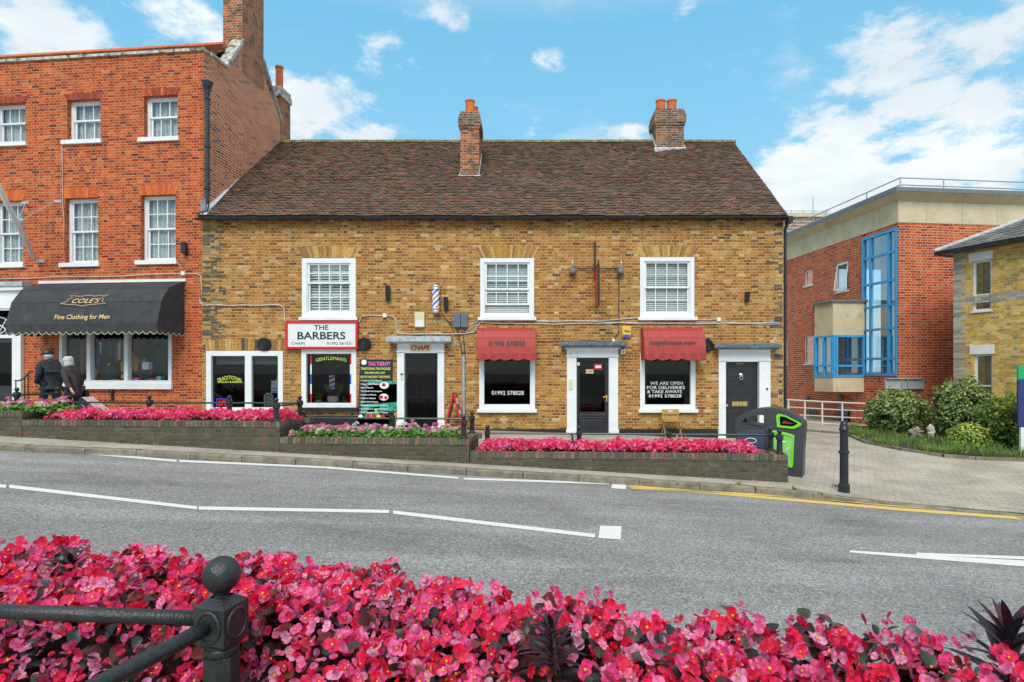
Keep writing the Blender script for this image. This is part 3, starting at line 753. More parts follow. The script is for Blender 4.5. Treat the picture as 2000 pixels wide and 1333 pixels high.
# plantation shutters behind the first window
a0, a1, b0, b1 = r[0] + .13, r[1] - .13, r[2] + .1, r[3] - .1
m = MB(); ys = TY + .16
blind(m, a0, a1, b0, b1 - .2, ys + .0, .07, .07, 1.0)
for i in range(5):
    x = a0 + (a1 - a0) * i / 4; m.box((x - .03, ys - .01, b0), (x + .03, ys + .035, b1 - .18))
for z in (b0, b0 + .47, b1 - .26): m.box((a0, ys - .008, z), (a1, ys + .037, z + .06))
m.box((a0, ys - .01, b1 - .18), (a1, ys + .03, b1 + .05)); m.build('shutter', 'blind_white', w1)
sash_window(terr, HR['u2'], TY, .105, 4, 2, 2, 'blind', split=.48, lower_open=.22)
sash_window(terr, HR['u3'], TY, .105, 4, 2, 2, 'blind', split=.50)
def shop_window(parent, r, y, fw, mullions, sill=None, sillmat='white_paint', glassm='dark_glass', proud=.02, mw=.10):
    x0, x1, z0, z1 = r; m = MB(); m.frame(x0, x1, z0, z1, fw, y - proud, y + .14)
    for mx in mullions: m.box((mx - mw / 2, y - proud + .004, z0 + fw), (mx + mw / 2, y + .13, z1 - fw))
    w = m.build('window', 'white_paint', parent, bevel=.005)
    m = MB(); m.box((x0 + fw - .01, y + .07, z0 + fw - .01), (x1 - fw + .01, y + .078, z1 - fw + .01)); m.build('pane', glassm, w)
    if sill:
        m = MB(); m.box((x0 - .05, y - .11, z0 - sill), (x1 + .05, y - .0205, z0 + .012)); m.build('sill', sillmat, w, bevel=.006)
    return w
l0 = shop_window(terr, HR['l0'], TY, .13, [FX(485)], .08, mw=.17)
l1 = shop_window(terr, HR['l1'], TY, .125, [], .09, 'black_paint')
l2 = shop_window(terr, HR['l2'], TY, .13, [], .08)
l3 = shop_window(terr, HR['l3'], TY, .125, [], .08)
# rooms behind the shop windows
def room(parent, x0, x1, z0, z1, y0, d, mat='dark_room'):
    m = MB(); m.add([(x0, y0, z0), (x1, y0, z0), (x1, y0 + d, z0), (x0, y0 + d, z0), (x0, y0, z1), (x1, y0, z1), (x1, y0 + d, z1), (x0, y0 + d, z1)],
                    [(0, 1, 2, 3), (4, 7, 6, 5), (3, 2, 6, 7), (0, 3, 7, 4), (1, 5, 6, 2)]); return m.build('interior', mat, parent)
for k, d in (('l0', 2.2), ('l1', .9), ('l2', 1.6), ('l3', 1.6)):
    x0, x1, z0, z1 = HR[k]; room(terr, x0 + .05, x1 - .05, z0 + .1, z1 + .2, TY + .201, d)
# blinds and lettering
x0, x1, z0, z1 = HR['l0']
m = MB(); m.box((FX(418), TY + .12, FZ(712)), (FX(478), TY + .125, FZ(690))); m.box((FX(492), TY + .12, FZ(712)), (FX(546), TY + .125, FZ(690))); m.build('roller_blind', 'blind_grey', l0)
text('TRADITIONAL', FX(421), FX(471), FZ(738), TY + .068, 'yellow_letter', l0, h=.10, bold=.0, bend=.09)
text('ENGLISH BARBERS', FX(422.5), FX(468), FZ(746.5), TY + .068, 'yellow_letter', l0, h=.05, bold=.01)
text("GENTLEMAN'S", FX(615), FX(675), FZ(700), TY + .068, 'yellow_letter', l1, h=.09, bold=.0, bend=.05)
m = MB(); m.box((FX(603), TY + .12, FZ(694)), (FX(684), TY + .125, FZ(686))); m.build('roller_blind', 'blind_grey', l1)
for xa in (FX(604.5), FX(682.3)):
    m = MB()
    zz = FZ(789); cols_ = [2, 0, 1, 0, 2]; ht = (FZ(693) - zz) / 5
    for i, c in enumerate(cols_): m.box((xa, TY + .055, zz + i * ht), (xa + .035, TY + .066, zz + (i + 1) * ht), c)
    m.build('window_stripe', ['white_letter', 'blue_paint', 'red_letter'], l1)
text('01992 578028', FX(960), FX(1023), FZ(768), TY + .068, 'white_letter', l2, h=.105, bold=.006)
for s, a, b, z in (('WE ARE OPEN', 1271, 1335, 749), ('FOR DELIVERIES', 1264.5, 1339, 757.5), ('& TAKE AWAYS', 1265, 1333, 765.5), ('01992 578028', 1268, 1332, 774)):
    text(s, FX(a), FX(b), FZ(z), TY + .068, 'white_letter', l3, h=.082, bold=.006)

# ------------------------------------------------------------------ doors
def doorcase(k, open0, open1, top, floor, canopy, cmat):
    x0, x1, z0, z1 = HR[k]; a, b, zt = FX(open0), FX(open1), FZ(top)
    m = MB(); m.box((x0, TY - .04, floor), (a, TY + .19, zt)); m.box((b, TY - .04, floor), (x1, TY + .19, zt)); m.box((x0, TY - .04, zt), (x1, TY + .19, z1))
    m.box((x0 - .02, TY - .065, zt + .02), (a + .02, TY - .041, zt + .06)); m.box((b - .02, TY - .065, zt + .02), (x1 + .02, TY - .041, zt + .06))
    m.box((x0 - .02, TY - .06, floor), (a - .015, TY - .041, floor + .28)); m.box((b + .015, TY - .06, floor), (x1 + .02, TY - .041, floor + .28))
    m.box((x0 - .06, TY - .12, z1 - .05), (x1 + .06, TY - .0405, z1 - .005))
    dc = m.build('door_case', 'white_paint', terr, bevel=.006)
    c0, c1, t0, t1 = FX(canopy[0]), FX(canopy[1]), FZ(canopy[3]), FZ(canopy[2])
    m = MB(); m.prism([(TY - .30, t0 + .02), (TY - .26, t1 - .03), (TY - .01, t1), (TY - .01, t0), (TY - .14, t0 - .004), (TY - .24, t0)], c0 + .06, c1 - .06, 'x')
    m.box((c0 + .03, TY - .315, t0 + .03), (c1 - .03, TY - .302, t1 - .035))
    m.build('canopy', cmat, dc, bevel=.008)
    return dc, a, b, zt
dc1, a, b, zt = doorcase('d1', 790, 855, 690, .2, (757, 886, 657, 671), 'lead')
m = MB(); m.frame(a, b, .27, zt, .05, TY + .12, TY + .16); d1 = m.build('door', 'dark_door', terr)
m = MB(); m.box((a + .04, TY + .135, .3), (b - .04, TY + .145, zt - .04)); m.build('pane', 'dark_glass', d1)
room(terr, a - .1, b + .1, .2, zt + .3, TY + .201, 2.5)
m = MB(); curtain(m, a + .03, b - .03, .28, zt - .05, TY + .175); m.build('bead_curtain', 'brown_fabric', d1)
m = MB(); m.box((a + .08, TY + .155, zt - .10), (a + .42, TY + .16, zt - .075)); 
m = MB(); m.box((FX(783), TY - .06, FZ(742)), (FX(788), TY - .041, FZ(730))); m.box((FX(783), TY - .062, FZ(733)), (FX(788), TY - .06, FZ(729.5)), 1); m.build('door_bell', ['cream_plastic', 'black_paint'], dc1)
dc2, a, b, zt = doorcase('d2', 1126, 1189, 699, .0, (1092, 1224, 667, 679), 'lead_dark')
m = MB(); m.frame(a, b, .1, zt, .085, TY + .10, TY + .15, wb=.62)
m.box((a + .07, TY + .088, .62), (b - .07, TY + .101, .66)); m.box((a + .12, TY + .088, .30), (b - .12, TY + .101, .50)); m.box((a + .09, TY + .09, .56), (b - .09, TY + .101, .58))
d2 = m.build('door', 'dark_door', terr, bevel=.004)
m = MB(); m.box((a + .08, TY + .12, .70), (b - .08, TY + .128, zt - .08)); m.build('pane', 'dark_glass', d2)
room(terr, a - .1, b + .1, .05, zt + .3, TY + .201, 2.0)
hx = b - .045
m = MB(); m.box((hx - .018, TY + .085, FZ(785)), (hx + .018, TY + .099, FZ(772))); m.tube([(hx, TY + .09, FZ(776)), (hx, TY + .05, FZ(776)), (hx - .10, TY + .045, FZ(776))], .01, 8); m.build('handle', 'brass', d2)
m = MB(); m.box((FX(1145), TY + .108, FZ(730)), (FX(1160), TY + .119, FZ(722)), 0); m.box((FX(1161), TY + .108, FZ(722)), (FX(1177), TY + .119, FZ(711)), 1); m.box((FX(1163.5), TY + .104, FZ(719)), (FX(1175), TY + .1075, FZ(714)), 2)
m.box((FX(1127.5), TY + .088, FZ(714)), (FX(1133), TY + .0995, FZ(708)), 2); m.build('door_sticker', ['gold_letter', 'red_letter', 'white_letter'], d2)
text('CLOSED', FX(1146), FX(1159), FZ(726), TY + .1075, 'red_letter', d2, h=.045, bold=.02)
m = MB(); m.box((FX(1110.5), TY - .06, FZ(761)), (FX(1118), TY - .041, FZ(741))); m.build('entry_phone', 'cream_plastic', dc2)
text('2', FX(1112), FX(1115.5), FZ(693), TY - .042, 'black_letter', dc2, h=.07)
dc3, a, b, zt = doorcase('d3', 1417, 1482, 707, -.1, (1386, 1520, 671, 683), 'lead_dark')
m = MB(); m.box((a, TY + .10, -.05), (b, TY + .14, zt)); 
for (u0, u1, v0, v1) in ((.10, .46, .06, .36), (.54, .90, .06, .36), (.10, .46, .42, .62), (.54, .90, .42, .62), (.10, .46, .66, .78), (.54, .90, .66, .78), (.10, .46, .82, .95), (.54, .90, .82, .95)):
    w_, h_ = b - a, zt + .05
    m.frame(a + w_ * u0, a + w_ * u1, -.05 + h_ * v0, -.05 + h_ * v1, .018, TY + .088, TY + .101)
d3 = m.build('door', 'dark_door', terr, bevel=.003)
m = MB(); m.box((FX(1432), TY + .088, FZ(794)), (FX(1462), TY + .0995, FZ(785))); m.box((FX(1434.5), TY + .083, FZ(791)), (FX(1459.5), TY + .0875, FZ(787.5))); m.build('letter_box', 'brass', d3)
m = MB(); m.sphere((a + .06, TY + .06, FZ(793)), .035, 12, 8); m.build('door_knob', 'brass', d3, smooth=True)
m = MB(); zc = FZ(737); m.lathe([(.055, TY + .099), (.05, TY + .075), (.02, TY + .06)], ((a + b) / 2, 0, zc + .05), 14, axis='y')
m.tube([((a + b) / 2 + .042 * math.cos(t), TY + .07, zc - .02 + .05 * math.sin(t)) for t in [i * math.pi / 6 for i in range(13)]], .01, 6); m.build('door_knocker', 'chrome', d3)
text('121A', FX(1441), FX(1454), FZ(710), TY + .099, 'gold_letter', d3, h=.05)
m = MB(); m.lathe([(.025, TY - .041), (.03, TY - .05), (.02, TY - .07)], (FX(1497), 0, FZ(760)), 12, axis='y'); m.build('door_bell', 'black_paint', dc3)
# ------------------------------------------------------------------ red brick house on the left
RF = Frame(XL + .03, TY, -math.atan(.1036))
red = thing('brick_shop_house', 'tall orange red brick house with clothes shop below and gable chimney', 'building', (RF.o[0], RF.o[1], 0), RF.r, local=True)
def rr(px0, px1, py0, py1, y=0): a = RF.onY(px0, py1, y); b = RF.onY(px1, py0, y); c = RF.onY((px0 + px1) / 2, py1, y); d = RF.onY((px0 + px1) / 2, py0, y); return (a[0], b[0], c[1], d[1])
PT = RF.onY(405, 100)[1]                 # top of the parapet brickwork
RW = {'A': rr(-14, 50, 202, 279), 'B': rr(131, 196, 195, 274), 'C': rr(281, 347, 187, 269), 'A2': rr(-14, 45, 393, 516), 'B2': rr(127, 192, 387, 514), 'C2': rr(275, 343, 381, 509),
      'S': rr(117, 336, 640, 750), 'D': rr(-64, 47, 560, 830)}
m = MB(); wall_grid(m, -9.5, 0, -.6, PT, list(RW.values()), .16, lambda a, d, z: (a, d, z))
# gable side wall
gz = lambda v: PT if v < .93 else None
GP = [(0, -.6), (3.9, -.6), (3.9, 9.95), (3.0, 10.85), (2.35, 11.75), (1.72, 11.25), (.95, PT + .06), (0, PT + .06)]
gs = MB(); gs.add([(0, y, z) for y, z in GP], [tuple(range(len(GP)))], 0); gs.build('side_wall', 'brightened_gable_brick', red)
m.add([(-9.5, 3.9, -.6), (0, 3.9, -.6), (0, 3.9, 9.95), (-9.5, 3.9, 9.95)], [(0, 1, 2, 3)])
m.build('wall', 'red_brick', red)
m = MB(); m.box((-9.55, -.06, PT), (.05, .30, PT + .07)); m.box((-.24, .301, PT + .06), (.05, .95, PT + .125))
m.build('coping', 'render_grey', red)
m = MB(); dz = .10
m.prism([(.95, PT + .02), (.95, PT + .15), (1.75, 11.42), (1.75, 11.27)], -.30, .06, 'x'); m.build('gable_coping', 'render_grey', red)
random.seed(12)
RC = [(.26, .11, .07), (.34, .13, .08), (.20, .10, .07), (.40, .16, .09)]
roof_tiles(red, -9.5, -.26, .32, PT - .05, 2.35, 11.62, RC, gauge=.12, tw=.2)
m = MB(); m.add([(-9.5, 2.35, 11.62), (-.02, 2.35, 11.62), (-.02, 3.95, 9.93), (-9.5, 3.95, 9.93)], [(0, 1, 2, 3)], 0, (.2, .1, .08)); m.build('rear_roof', 'tile', red)
m = MB(); x = -9.5
while x < -.5: m.tube([(x, 2.35, 11.60), (x + .3, 2.35, 11.60)], .10, 10); x += .31
m.build('ridge', 'terracotta', red, smooth=False)
m = MB(); m.box((-.58, 1.74, 10.4), (.005, 2.89, 14.2)); m.box((-.62, 1.70, 14.2), (.045, 2.93, 14.6)); m.build('chimney', 'chimney_brick', red)
m = MB(); m.prism([(2.89, 11.35), (2.89, 11.42), (3.95, 10.02), (3.95, 9.92)], -.1, .05, 'x'); m.build('verge', 'render_grey', red)
m = MB(); m.box((-.42, 3.95, 6.5), (-.02, 4.6, 10.75)); rc = m.build('chimney', 'chimney_brick', red)
m = MB(); m.box((-.46, 3.91, 10.75), (.02, 4.64, 10.95)); m.box((-.43, 3.94, 10.95), (-.01, 4.61, 11.1)); m.build('chimney_cap', 'render_grey', rc)
m = MB(); m.lathe([(.12, 0), (.115, .7), (.135, .72), (.135, .78), (.1, .78)], (-.22, 4.25, 11.1), 14); m.build('chimney_pot', 'terracotta', rc)
# hopper and downpipe on the corner
m = MB(); hz = RF.onY(420, 165)[1]
m.lathe([(.06, -.32), (.07, -.22), (.12, -.12), (.14, -.02), (.15, 0), (.13, 0)], (.13, -.02, hz + .05), 8); m.tube([(.13, -.02, hz - .2), (.13, -.02, EAVE + .3), (.13, -.08, EAVE + .12), (.05, -.16, EAVE + .05)], .048, 8)
for z in (hz - .4, 7.6, 6.5): m.box((.07, -.08, z), (.19, .04, z + .05))
m.build('downpipe', 'gutter_black', red)
OC = [(.62, .14, .03), (.56, .11, .03), (.66, .17, .04), (.50, .09, .03)]; DC = [(.30, .05, .025), (.24, .05, .03), (.38, .07, .03)]
def flat_arch(k, cols, h=.30, splay=.10):
    x0, x1, z0, z1 = RW[k]; m = MB(); n = 16; cx = (x0 + x1) / 2; half = (x1 - x0) / 2
    for i in range(n):
        a, b = i / n * 2 - 1, (i + .95) / n * 2 - 1
        m.prism([(cx + half * a, z1), (cx + half * b, z1), (cx + (half + splay) * b, z1 + h), (cx + (half + splay) * a, z1 + h)], -.005, .02, 'y', 0, random.choice(cols))
    m.build('arch', 'brick_attr', red)
for k, c, h in (('A', DC, .17), ('B', DC, .17), ('C', DC + OC[:2], .19), ('A2', OC, .28), ('B2', OC, .28), ('C2', OC, .28)): flat_arch(k, c, h)
for k, rt, rb in (('A', 1, 1), ('B', 1, 1), ('C', 1, 1), ('A2', 2, 2), ('B2', 2, 2), ('C2', 2, 2)):
    sash_window(red, RW[k], .13, .05, 3, rt, rb, 'net', sillo=.12, split=.5 if rt > 1 else .54, proud=.0)
for k in ('A', 'B', 'C', 'A2', 'B2', 'C2'):
    x0, x1, z0, z1 = RW[k]; m = MB(); m.box((x0 - .13, -.07, z0 - .11), (x1 + .06, .045, z0 + .0)); m.build('window_sill', 'white_paint', red, bevel=.005)
# shop window
x0, x1, z0, z1 = RW['S']
xm = [rr(174, 175, 640, 650)[0], rr(247, 248, 640, 650)[0]]
sw = shop_window(red, RW['S'], .0, .09, xm, .14, 'white_paint', 'clear_glass', proud=.03, mw=.11)
room(red, x0 + .02, x1 - .02, z0 - .05, z1 + .1, .161, 1.6, 'shop_wall')
# doorway with fanlight
x0, x1, z0, z1 = RW['D']; dz1 = RF.onY(20, 655)[1]
m = MB()
m.box((x1 - .26, -.10, z0), (x1 + .0, .15, RF.onY(30, 606)[1])); m.box((x0, -.10, z0), (x0 + .26, .15, RF.onY(30, 606)[1]))
zt = RF.onY(30, 604)[1]
m.box((x0 - .2, -.16, zt), (x1 + .15, .15, RF.onY(30, 570)[1])); m.box((x0 - .25, -.24, RF.onY(30, 570)[1]), (x1 + .2, .15, RF.onY(30, 562)[1])); m.box((x0 - .2, -.13, zt - .05), (x1 + .15, -.1005, zt - .001))
m.box((x0 + .26, .02, dz1 - .08), (x1 - .26, .12, dz1))
dcr = m.build('door_case', 'white_paint', red, bevel=.008)
m = MB(); m.box((x0 - .28, -.28, RF.onY(30, 562)[1] + .001), (x1 + .23, -.001, RF.onY(30, 554)[1])); m.build('canopy', 'lead', dcr)
m = MB(); cx = (x0 + x1) / 2
for i in range(7):
    t = math.pi * i / 6; m.tube([(cx, .06, dz1), (cx + .52 * math.cos(t), .06, dz1 + .5 * math.sin(t))], .014, 6)
for rr_ in (.28, .5): m.tube([(cx + rr_ * math.cos(math.pi * i / 16), .06, dz1 + rr_ * math.sin(math.pi * i / 16)) for i in range(17)], .014, 6)
m.build('fanlight', 'white_paint', dcr)
m = MB(); m.frame(x0 + .26, x1 - .26, z0, dz1 - .08, .12, .05, .10, wb=1.05); m.box((x0 + .5, .04, z0 + .2), (x1 - .5, .0505, z0 + .85)); dr = m.build('door', 'dark_door', red, bevel=.004)
m = MB(); m.box((x0 + .3, .07, z0 + .4), (x1 - .3, .08, dz1 + .5)); m.build('pane', 'dark_glass', dr)
room(red, x0 + .2, x1 - .2, z0, z1, .161, 1.5)
m = MB(); m.box((x0 - .2, -.9, -.4), (x1 + .3, -.001, RF.onY(20, 830)[1] + .0)); m.build('doorstep', 'kerbstone', red)
# cellar-level bracket under the shop window
m = MB(); bx = rr(222, 223, 770, 780)[0]; bz = RF.onY(222, 783)[1]; m.tube([(bx, -.05, bz), (bx, -.05, bz + .34)], .03, 8); m.tube([(bx, -.06, bz + .15), (bx - .1, -.07, bz + .18), (bx - .17, -.05, bz + .34)], .018, 6); m.build('waste_pipe', 'gutter_black', red)
# black shop awning
def awning(name, label, X0, X1, ztop, prof, val, mat, edge, M, nsc, rib=None, group=None, loc=(0, 0, 0), rot=0, bow=.0):
    """prof: (projection, drop) pairs from the wall outward; val: valance depth"""
    root = thing(name, label, 'awning', loc, rot, group, local=True)
    m = MB(); v = []; f = []; n = len(prof)
    W = X1 - X0
    for s, X in enumerate((X0, X1)):
        for (o_, d_) in prof: v.append((X, -o_, ztop - d_))
    f += [(i, i + 1, n + i + 1, n + i) for i in range(n - 1)]
    for s, X in enumerate((X0, X1)):   # sides fan out from the lower wall corner
        v.append((X, -.02, ztop - prof[-1][1])); c = len(v) - 1
        for i in range(n - 1): f.append((s * n + i, s * n + i + 1, c))
    m.add(v, f)
    cv = m.build('canopy', mat, root)
    so = cv.modifiers.new('t', 'SOLIDIFY'); so.thickness = .006
    o_, d_ = prof[-1]
    m = MB(); e = MB()
    def val_run(pa, pb, ns):
        k = ns * 8; v = []; ev = []
        for i in range(k + 1):
            t = i / k; p = Vector(pa).lerp(Vector(pb), t); sc = val * (.74 + .26 * abs(math.sin(math.pi * t * ns)))
            v += [tuple(p), (p.x, p.y - .012 * math.sin(t * 37), p.z - sc)]; ev.append((p.x, p.y - .006 - .012 * math.sin(t * 37), p.z - sc))
        m.add(v, [(2 * i, 2 * i + 2, 2 * i + 3, 2 * i + 1) for i in range(k)]); e.tube(ev, .009, 5)
    val_run((X0, -o_ - .004, ztop - d_), (X1, -o_ - .004, ztop - d_), nsc)
    val_run((X1, -o_, ztop - d_), (X1, -.02, ztop - d_), max(1, int(nsc * o_ / W)))
    val_run((X0, -.02, ztop - d_), (X0, -o_, ztop - d_), max(1, int(nsc * o_ / W)))
    va = m.build('valance', mat, root); so = va.modifiers.new('t', 'SOLIDIFY'); so.thickness = .004
    e.build('piping', edge, va)
    if rib:
        m = MB()
        for i in rib:
            o1, d1 = prof[i]; m.tube([(X0, -o1, ztop - d1), (X1, -o1, ztop - d1)], .008 + .004 * (rib[-1] == i), 6)
        m.build('rib', mat if rib and mat == 'awning_black' else 'awning_red', root)
    return root
ax0 = rr(82, 83, 551, 552)[0]; ax1 = rr(361, 362, 551, 552)[0]; az = RF.onY(220, 553)[1]
bo = awning('shop_awning', 'long black canvas awning with gold lettering over the clothes shop window', ax0, ax1, az, [(.0, 0), (.30, .10), (.60, .24), (.86, .60), (.98, 1.06), (1.0, 1.16)], .27, 'awning_black', 'awning_edge', None, 22, rib=[2, 3, 5], loc=(RF.o[0], RF.o[1], 0), rot=RF.r)
m = MB(); m.box((ax0 - .05, -.06, az), (ax1 + .05, -.001, az + .07)); m.build('awning_box', 'white_paint', bo)
# lettering lies on the sloping panels of the awning
def on_panel(p0, p1, zt):            # maps z to y on a slanted panel
    (o0_, d0_), (o1_, d1_) = p0, p1
    return lambda x, y, z: (x, -(o0_ + (o1_ - o0_) * ((zt - z) - d0_) / (d1_ - d0_)) - .026 + (y), z)
pa = on_panel((.60, .24), (.86, .60), az); pb = on_panel((.86, .60), (.98, 1.06), az)
cxl = rr(172, 173, 585, 590, -.75); 
x0 = RF.onY(143, 586, -.75)[0]; x1 = RF.onY(208, 586, -.75)[0]; zc = RF.onY(176, 588, -.75)[1]
text("COLE'S", x0 + .09, x1 - .09, zc - .01, 0, 'gold_letter', bo, h=.125, mk=pa, shear=.12)
bx0 = RF.onY(130, 586, -.75)[0]; bx1 = RF.onY(217, 586, -.75)[0]
def ribbon(bx0, bx1, zc, hh):
    pts = [(0, -.55), (.12, -.15), (.1, .1), (.18, .5), (.06, .95), (.2, .8), (.35, .72), (.5, .9), (.65, .72), (.8, .8), (.96, .95), (.84, .5), (.9, .1), (.88, -.15), (1, -.55), (.8, -.7), (.65, -.75), (.5, -1.0), (.35, -.75), (.2, -.7), (0, -.55)]
    return [(bx0 + (bx1 - bx0) * u, zc + hh * v) for u, v in pts]
m = MB(); m.tube([pa(x, 0, z) for x, z in ribbon(bx0, bx1, zc, .155)], .008, 5); m.build('scroll_border', 'gold_letter', bo)
x0 = RF.onY(111, 620, -.93)[0]; x1 = RF.onY(218, 620, -.93)[0]; zc = RF.onY(165, 621, -.93)[1]
text("Fine Clothing for Men", x0, x1, zc, 0, 'gold_letter', bo, h=.155, mk=pb, bold=.012)

# ------------------------------------------------------------------ modern office with blue windows
OF = Frame(12.39, 20.0, math.atan(.107))
off_b = thing('modern_office', 'modern red brick office with concrete top band and tall blue framed window', 'building', (12.39, 20, 0), OF.r, local=True)
zB = OF.onY(1760, 435)[1]; zT = OF.onY(1760, 394)[1]; zF = OF.onY(1760, 380)[1]; zR = OF.onY(1760, 372)[1]
def orr(px0, px1, pc, py0, py1): ya = OF.onX(px1, 700)[0]; yb = OF.onX(px0, 700)[0]; return (ya, yb, OF.onX(pc, py1)[1], OF.onX(pc, py0)[1])
bw = (.06, OF.onX(1684, 600)[0], OF.onX(1753, 735)[1], OF.onX(1753, 444)[1])
OW = [orr(1631, 1657, 1644, 511, 570), orr(1571, 1587, 1579, 528, 558), orr(1570, 1591, 1580, 657, 711), orr(1528, 1538, 1533, 665, 712), orr(1632, 1661, 1646, 795, 846), orr(1575, 1598, 1586, 795, 840), orr(1520, 1532, 1529, 540, 570)]
m = MB(); wall_grid(m, 0, 14, -1.2, zB, OW + [bw], .14, lambda a, d, z: (d, a, z))
wall_grid(m, 0, 16, -1.2, zB, [], .14, lambda a, d, z: (a, 0, z))
m.build('wall', 'office_brick', off_b)
m = MB(); m.add([(-.015, -.015, zB), (16, -.015, zB), (16, -.015, zT), (-.015, -.015, zT), (-.015, 14, zB), (-.015, 14, zT)], [(0, 1, 2, 3), (0, 3, 5, 4)])
for i in range(9): m.box((1.0 + i * 1.3, -.022, zB), (1.015 + i * 1.3, -.016, zT), 1)
for i in range(8): m.box((-.022, .9 + i * 1.6, zB), (-.016, .915 + i * 1.6, zT), 1)
m.build('concrete_band', ['concrete', 'render_grey'], off_b)
m = MB(); m.prism([(-.35, -.35), (16, -.35), (16, 14), (-.35, 14)], zF, zR, 'z'); m.build('roof_edge', 'office_grey', off_b)
m = MB(); m.add([(-.015, -.015, zT), (16, -.015, zT), (16, -.33, zF - .002), (-.33, -.33, zF - .002), (-.33, 14, zF - .002), (-.015, 14, zT)], [(0, 1, 2, 3), (0, 3, 4, 5)]); m.build('soffit', 'concrete', off_b)
m = MB()
for z in (.28, .52):
    m.tube([(.3, .3, zR + z), (16, .3, zR + z)], .022, 6); m.tube([(.3, .3, zR + z), (.3, 12, zR + z)], .022, 6)
for x in (.3, 1.9, 5.5, 9): m.tube([(x, .3, zR), (x, .3, zR + .52)], .025, 6)
for y in (2, 4.5, 7, 9.5, 12): m.tube([(.3, y, zR), (.3, y, zR + .52)], .025, 6)
m.build('roof_rail', 'steel_grey', off_b)
# tall blue window
def blue_grid(name, mk, u0, u1, z0, z1, us, zs, w=.07, par=None, pmat='blue_glass', d=.0):
    par = par or off_b; m = MB()
    def bx(ua, ub, za, zb, d0, d1):
        c = [mk(ua, d0, za), mk(ub, d0, za), mk(ub, d1, za), mk(ua, d1, za), mk(ua, d0, zb), mk(ub, d0, zb), mk(ub, d1, zb), mk(ua, d1, zb)]
        m.add(c, [(0, 3, 2, 1), (4, 5, 6, 7), (0, 1, 5, 4), (1, 2, 6, 5), (2, 3, 7, 6), (3, 0, 4, 7)])
    bx(u0, u0 + w, z0, z1, -.03, .10); bx(u1 - w, u1, z0, z1, -.03, .10); bx(u0 + w, u1 - w, z0, z0 + w, -.028, .10); bx(u0 + w, u1 - w, z1 - w, z1, -.028, .10)
    for u in us: bx(u - w * .5, u + w * .5, z0 + w, z1 - w, -.02, .05)
    for z in zs: bx(u0 + w, u1 - w, z - w * .45, z + w * .45, -.015, .045)
    o = m.build(name, 'blue_frame', par)
    m = MB(); m.add([mk(u0 + .02, .04, z0 + .02), mk(u1 - .02, .04, z0 + .02), mk(u1 - .02, .04, z1 - .02), mk(u0 + .02, .04, z1 - .02)], [(0, 1, 2, 3)]); m.build('pane', pmat, o)
    return o
zrows = [OF.onX(1753, y)[1] for y in (489, 545, 593, 640, 700)]
blue_grid('window', lambda u, d, z: (d, u, z), bw[0], bw[1], bw[2], bw[3], [OF.onX(1735, 600)[0], OF.onX(1700, 600)[0]], zrows, .09)
m = MB(); m.box((.8, .1, bw[2] - .2), (3.5, bw[1] + .1, bw[3] + .2)); room_o = m.build('interior', 'lead', off_b)
hs_ref = [0]
def grey_window(r, frame='white_plastic', glassm='dark_glass', mk=None, tilt=0, mid=None, par=None, w=.06):
    par = par or off_b; u0, u1, z0, z1 = r; m = MB()
    def bx(ua, ub, za, zb, d0, d1):
        c = [mk(ua, d0, za), mk(ub, d0, za), mk(ub, d1, za), mk(ua, d1, za), mk(ua, d0, zb), mk(ub, d0, zb), mk(ub, d1, zb), mk(ua, d1, zb)]
        m.add(c, [(0, 3, 2, 1), (4, 5, 6, 7), (0, 1, 5, 4), (1, 2, 6, 5), (2, 3, 7, 6), (3, 0, 4, 7)])
    bx(u0, u0 + w, z0, z1, .05, .12); bx(u1 - w, u1, z0, z1, .05, .12); bx(u0 + w, u1 - w, z0, z0 + w, .05, .12); bx(u0 + w, u1 - w, z1 - w, z1, .05, .12)
    if mid: bx(u0 + w, u1 - w, z0 + (z1 - z0) * mid - .02, z0 + (z1 - z0) * mid + .02, .055, .115)
    bx(u0 - .03, u1 + .03, z0 - .05, z0 - .002, -.04, .12)
    o = m.build('window', frame, par)
    m = MB(); m.add([mk(u0 + .02, .08, z0 + .02), mk(u1 - .02, .08, z0 + .02), mk(u1 - .02, .08, z1 - .02), mk(u0 + .02, .08, z1 - .02)], [(0, 1, 2, 3)]); m.build('pane', glassm, o)
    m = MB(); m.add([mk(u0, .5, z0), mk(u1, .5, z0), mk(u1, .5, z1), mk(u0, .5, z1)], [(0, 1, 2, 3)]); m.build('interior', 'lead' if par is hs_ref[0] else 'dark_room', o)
    if tilt:
        m = MB(); d0 = -.16; q = w
        for (ua, ub, za, zb) in ((u0 + q, u0 + q + .05, 0, 1), (u1 - q - .05, u1 - q, 0, 1), (u0 + q, u1 - q, 0, .06), (u0 + q, u1 - q, .94, 1)):
            f = lambda s: z0 + q + (z1 - z0 - 2 * q) * s; dd = lambda s: .04 + d0 * (1 - s)
            c = [mk(ua, dd(za), f(za)), mk(ub, dd(za), f(za)), mk(ub, dd(za) + .04, f(za)), mk(ua, dd(za) + .04, f(za)), mk(ua, dd(zb), f(zb)), mk(ub, dd(zb), f(zb)), mk(ub, dd(zb) + .04, f(zb)), mk(ua, dd(zb) + .04, f(zb))]
            m.add(c, [(0, 3, 2, 1), (4, 5, 6, 7), (0, 1, 5, 4), (1, 2, 6, 5), (2, 3, 7, 6), (3, 0, 4, 7)])
        m.build('open_sash', 'white_plastic', o)
    return o
mkx = lambda u, d, z: (d, u, z)
for i, r in enumerate(OW): grey_window(r, mk=mkx, tilt=(i == 0), mid=.45 if i == 2 else None, frame='white_plastic' if i < 4 else 'steel_grey')
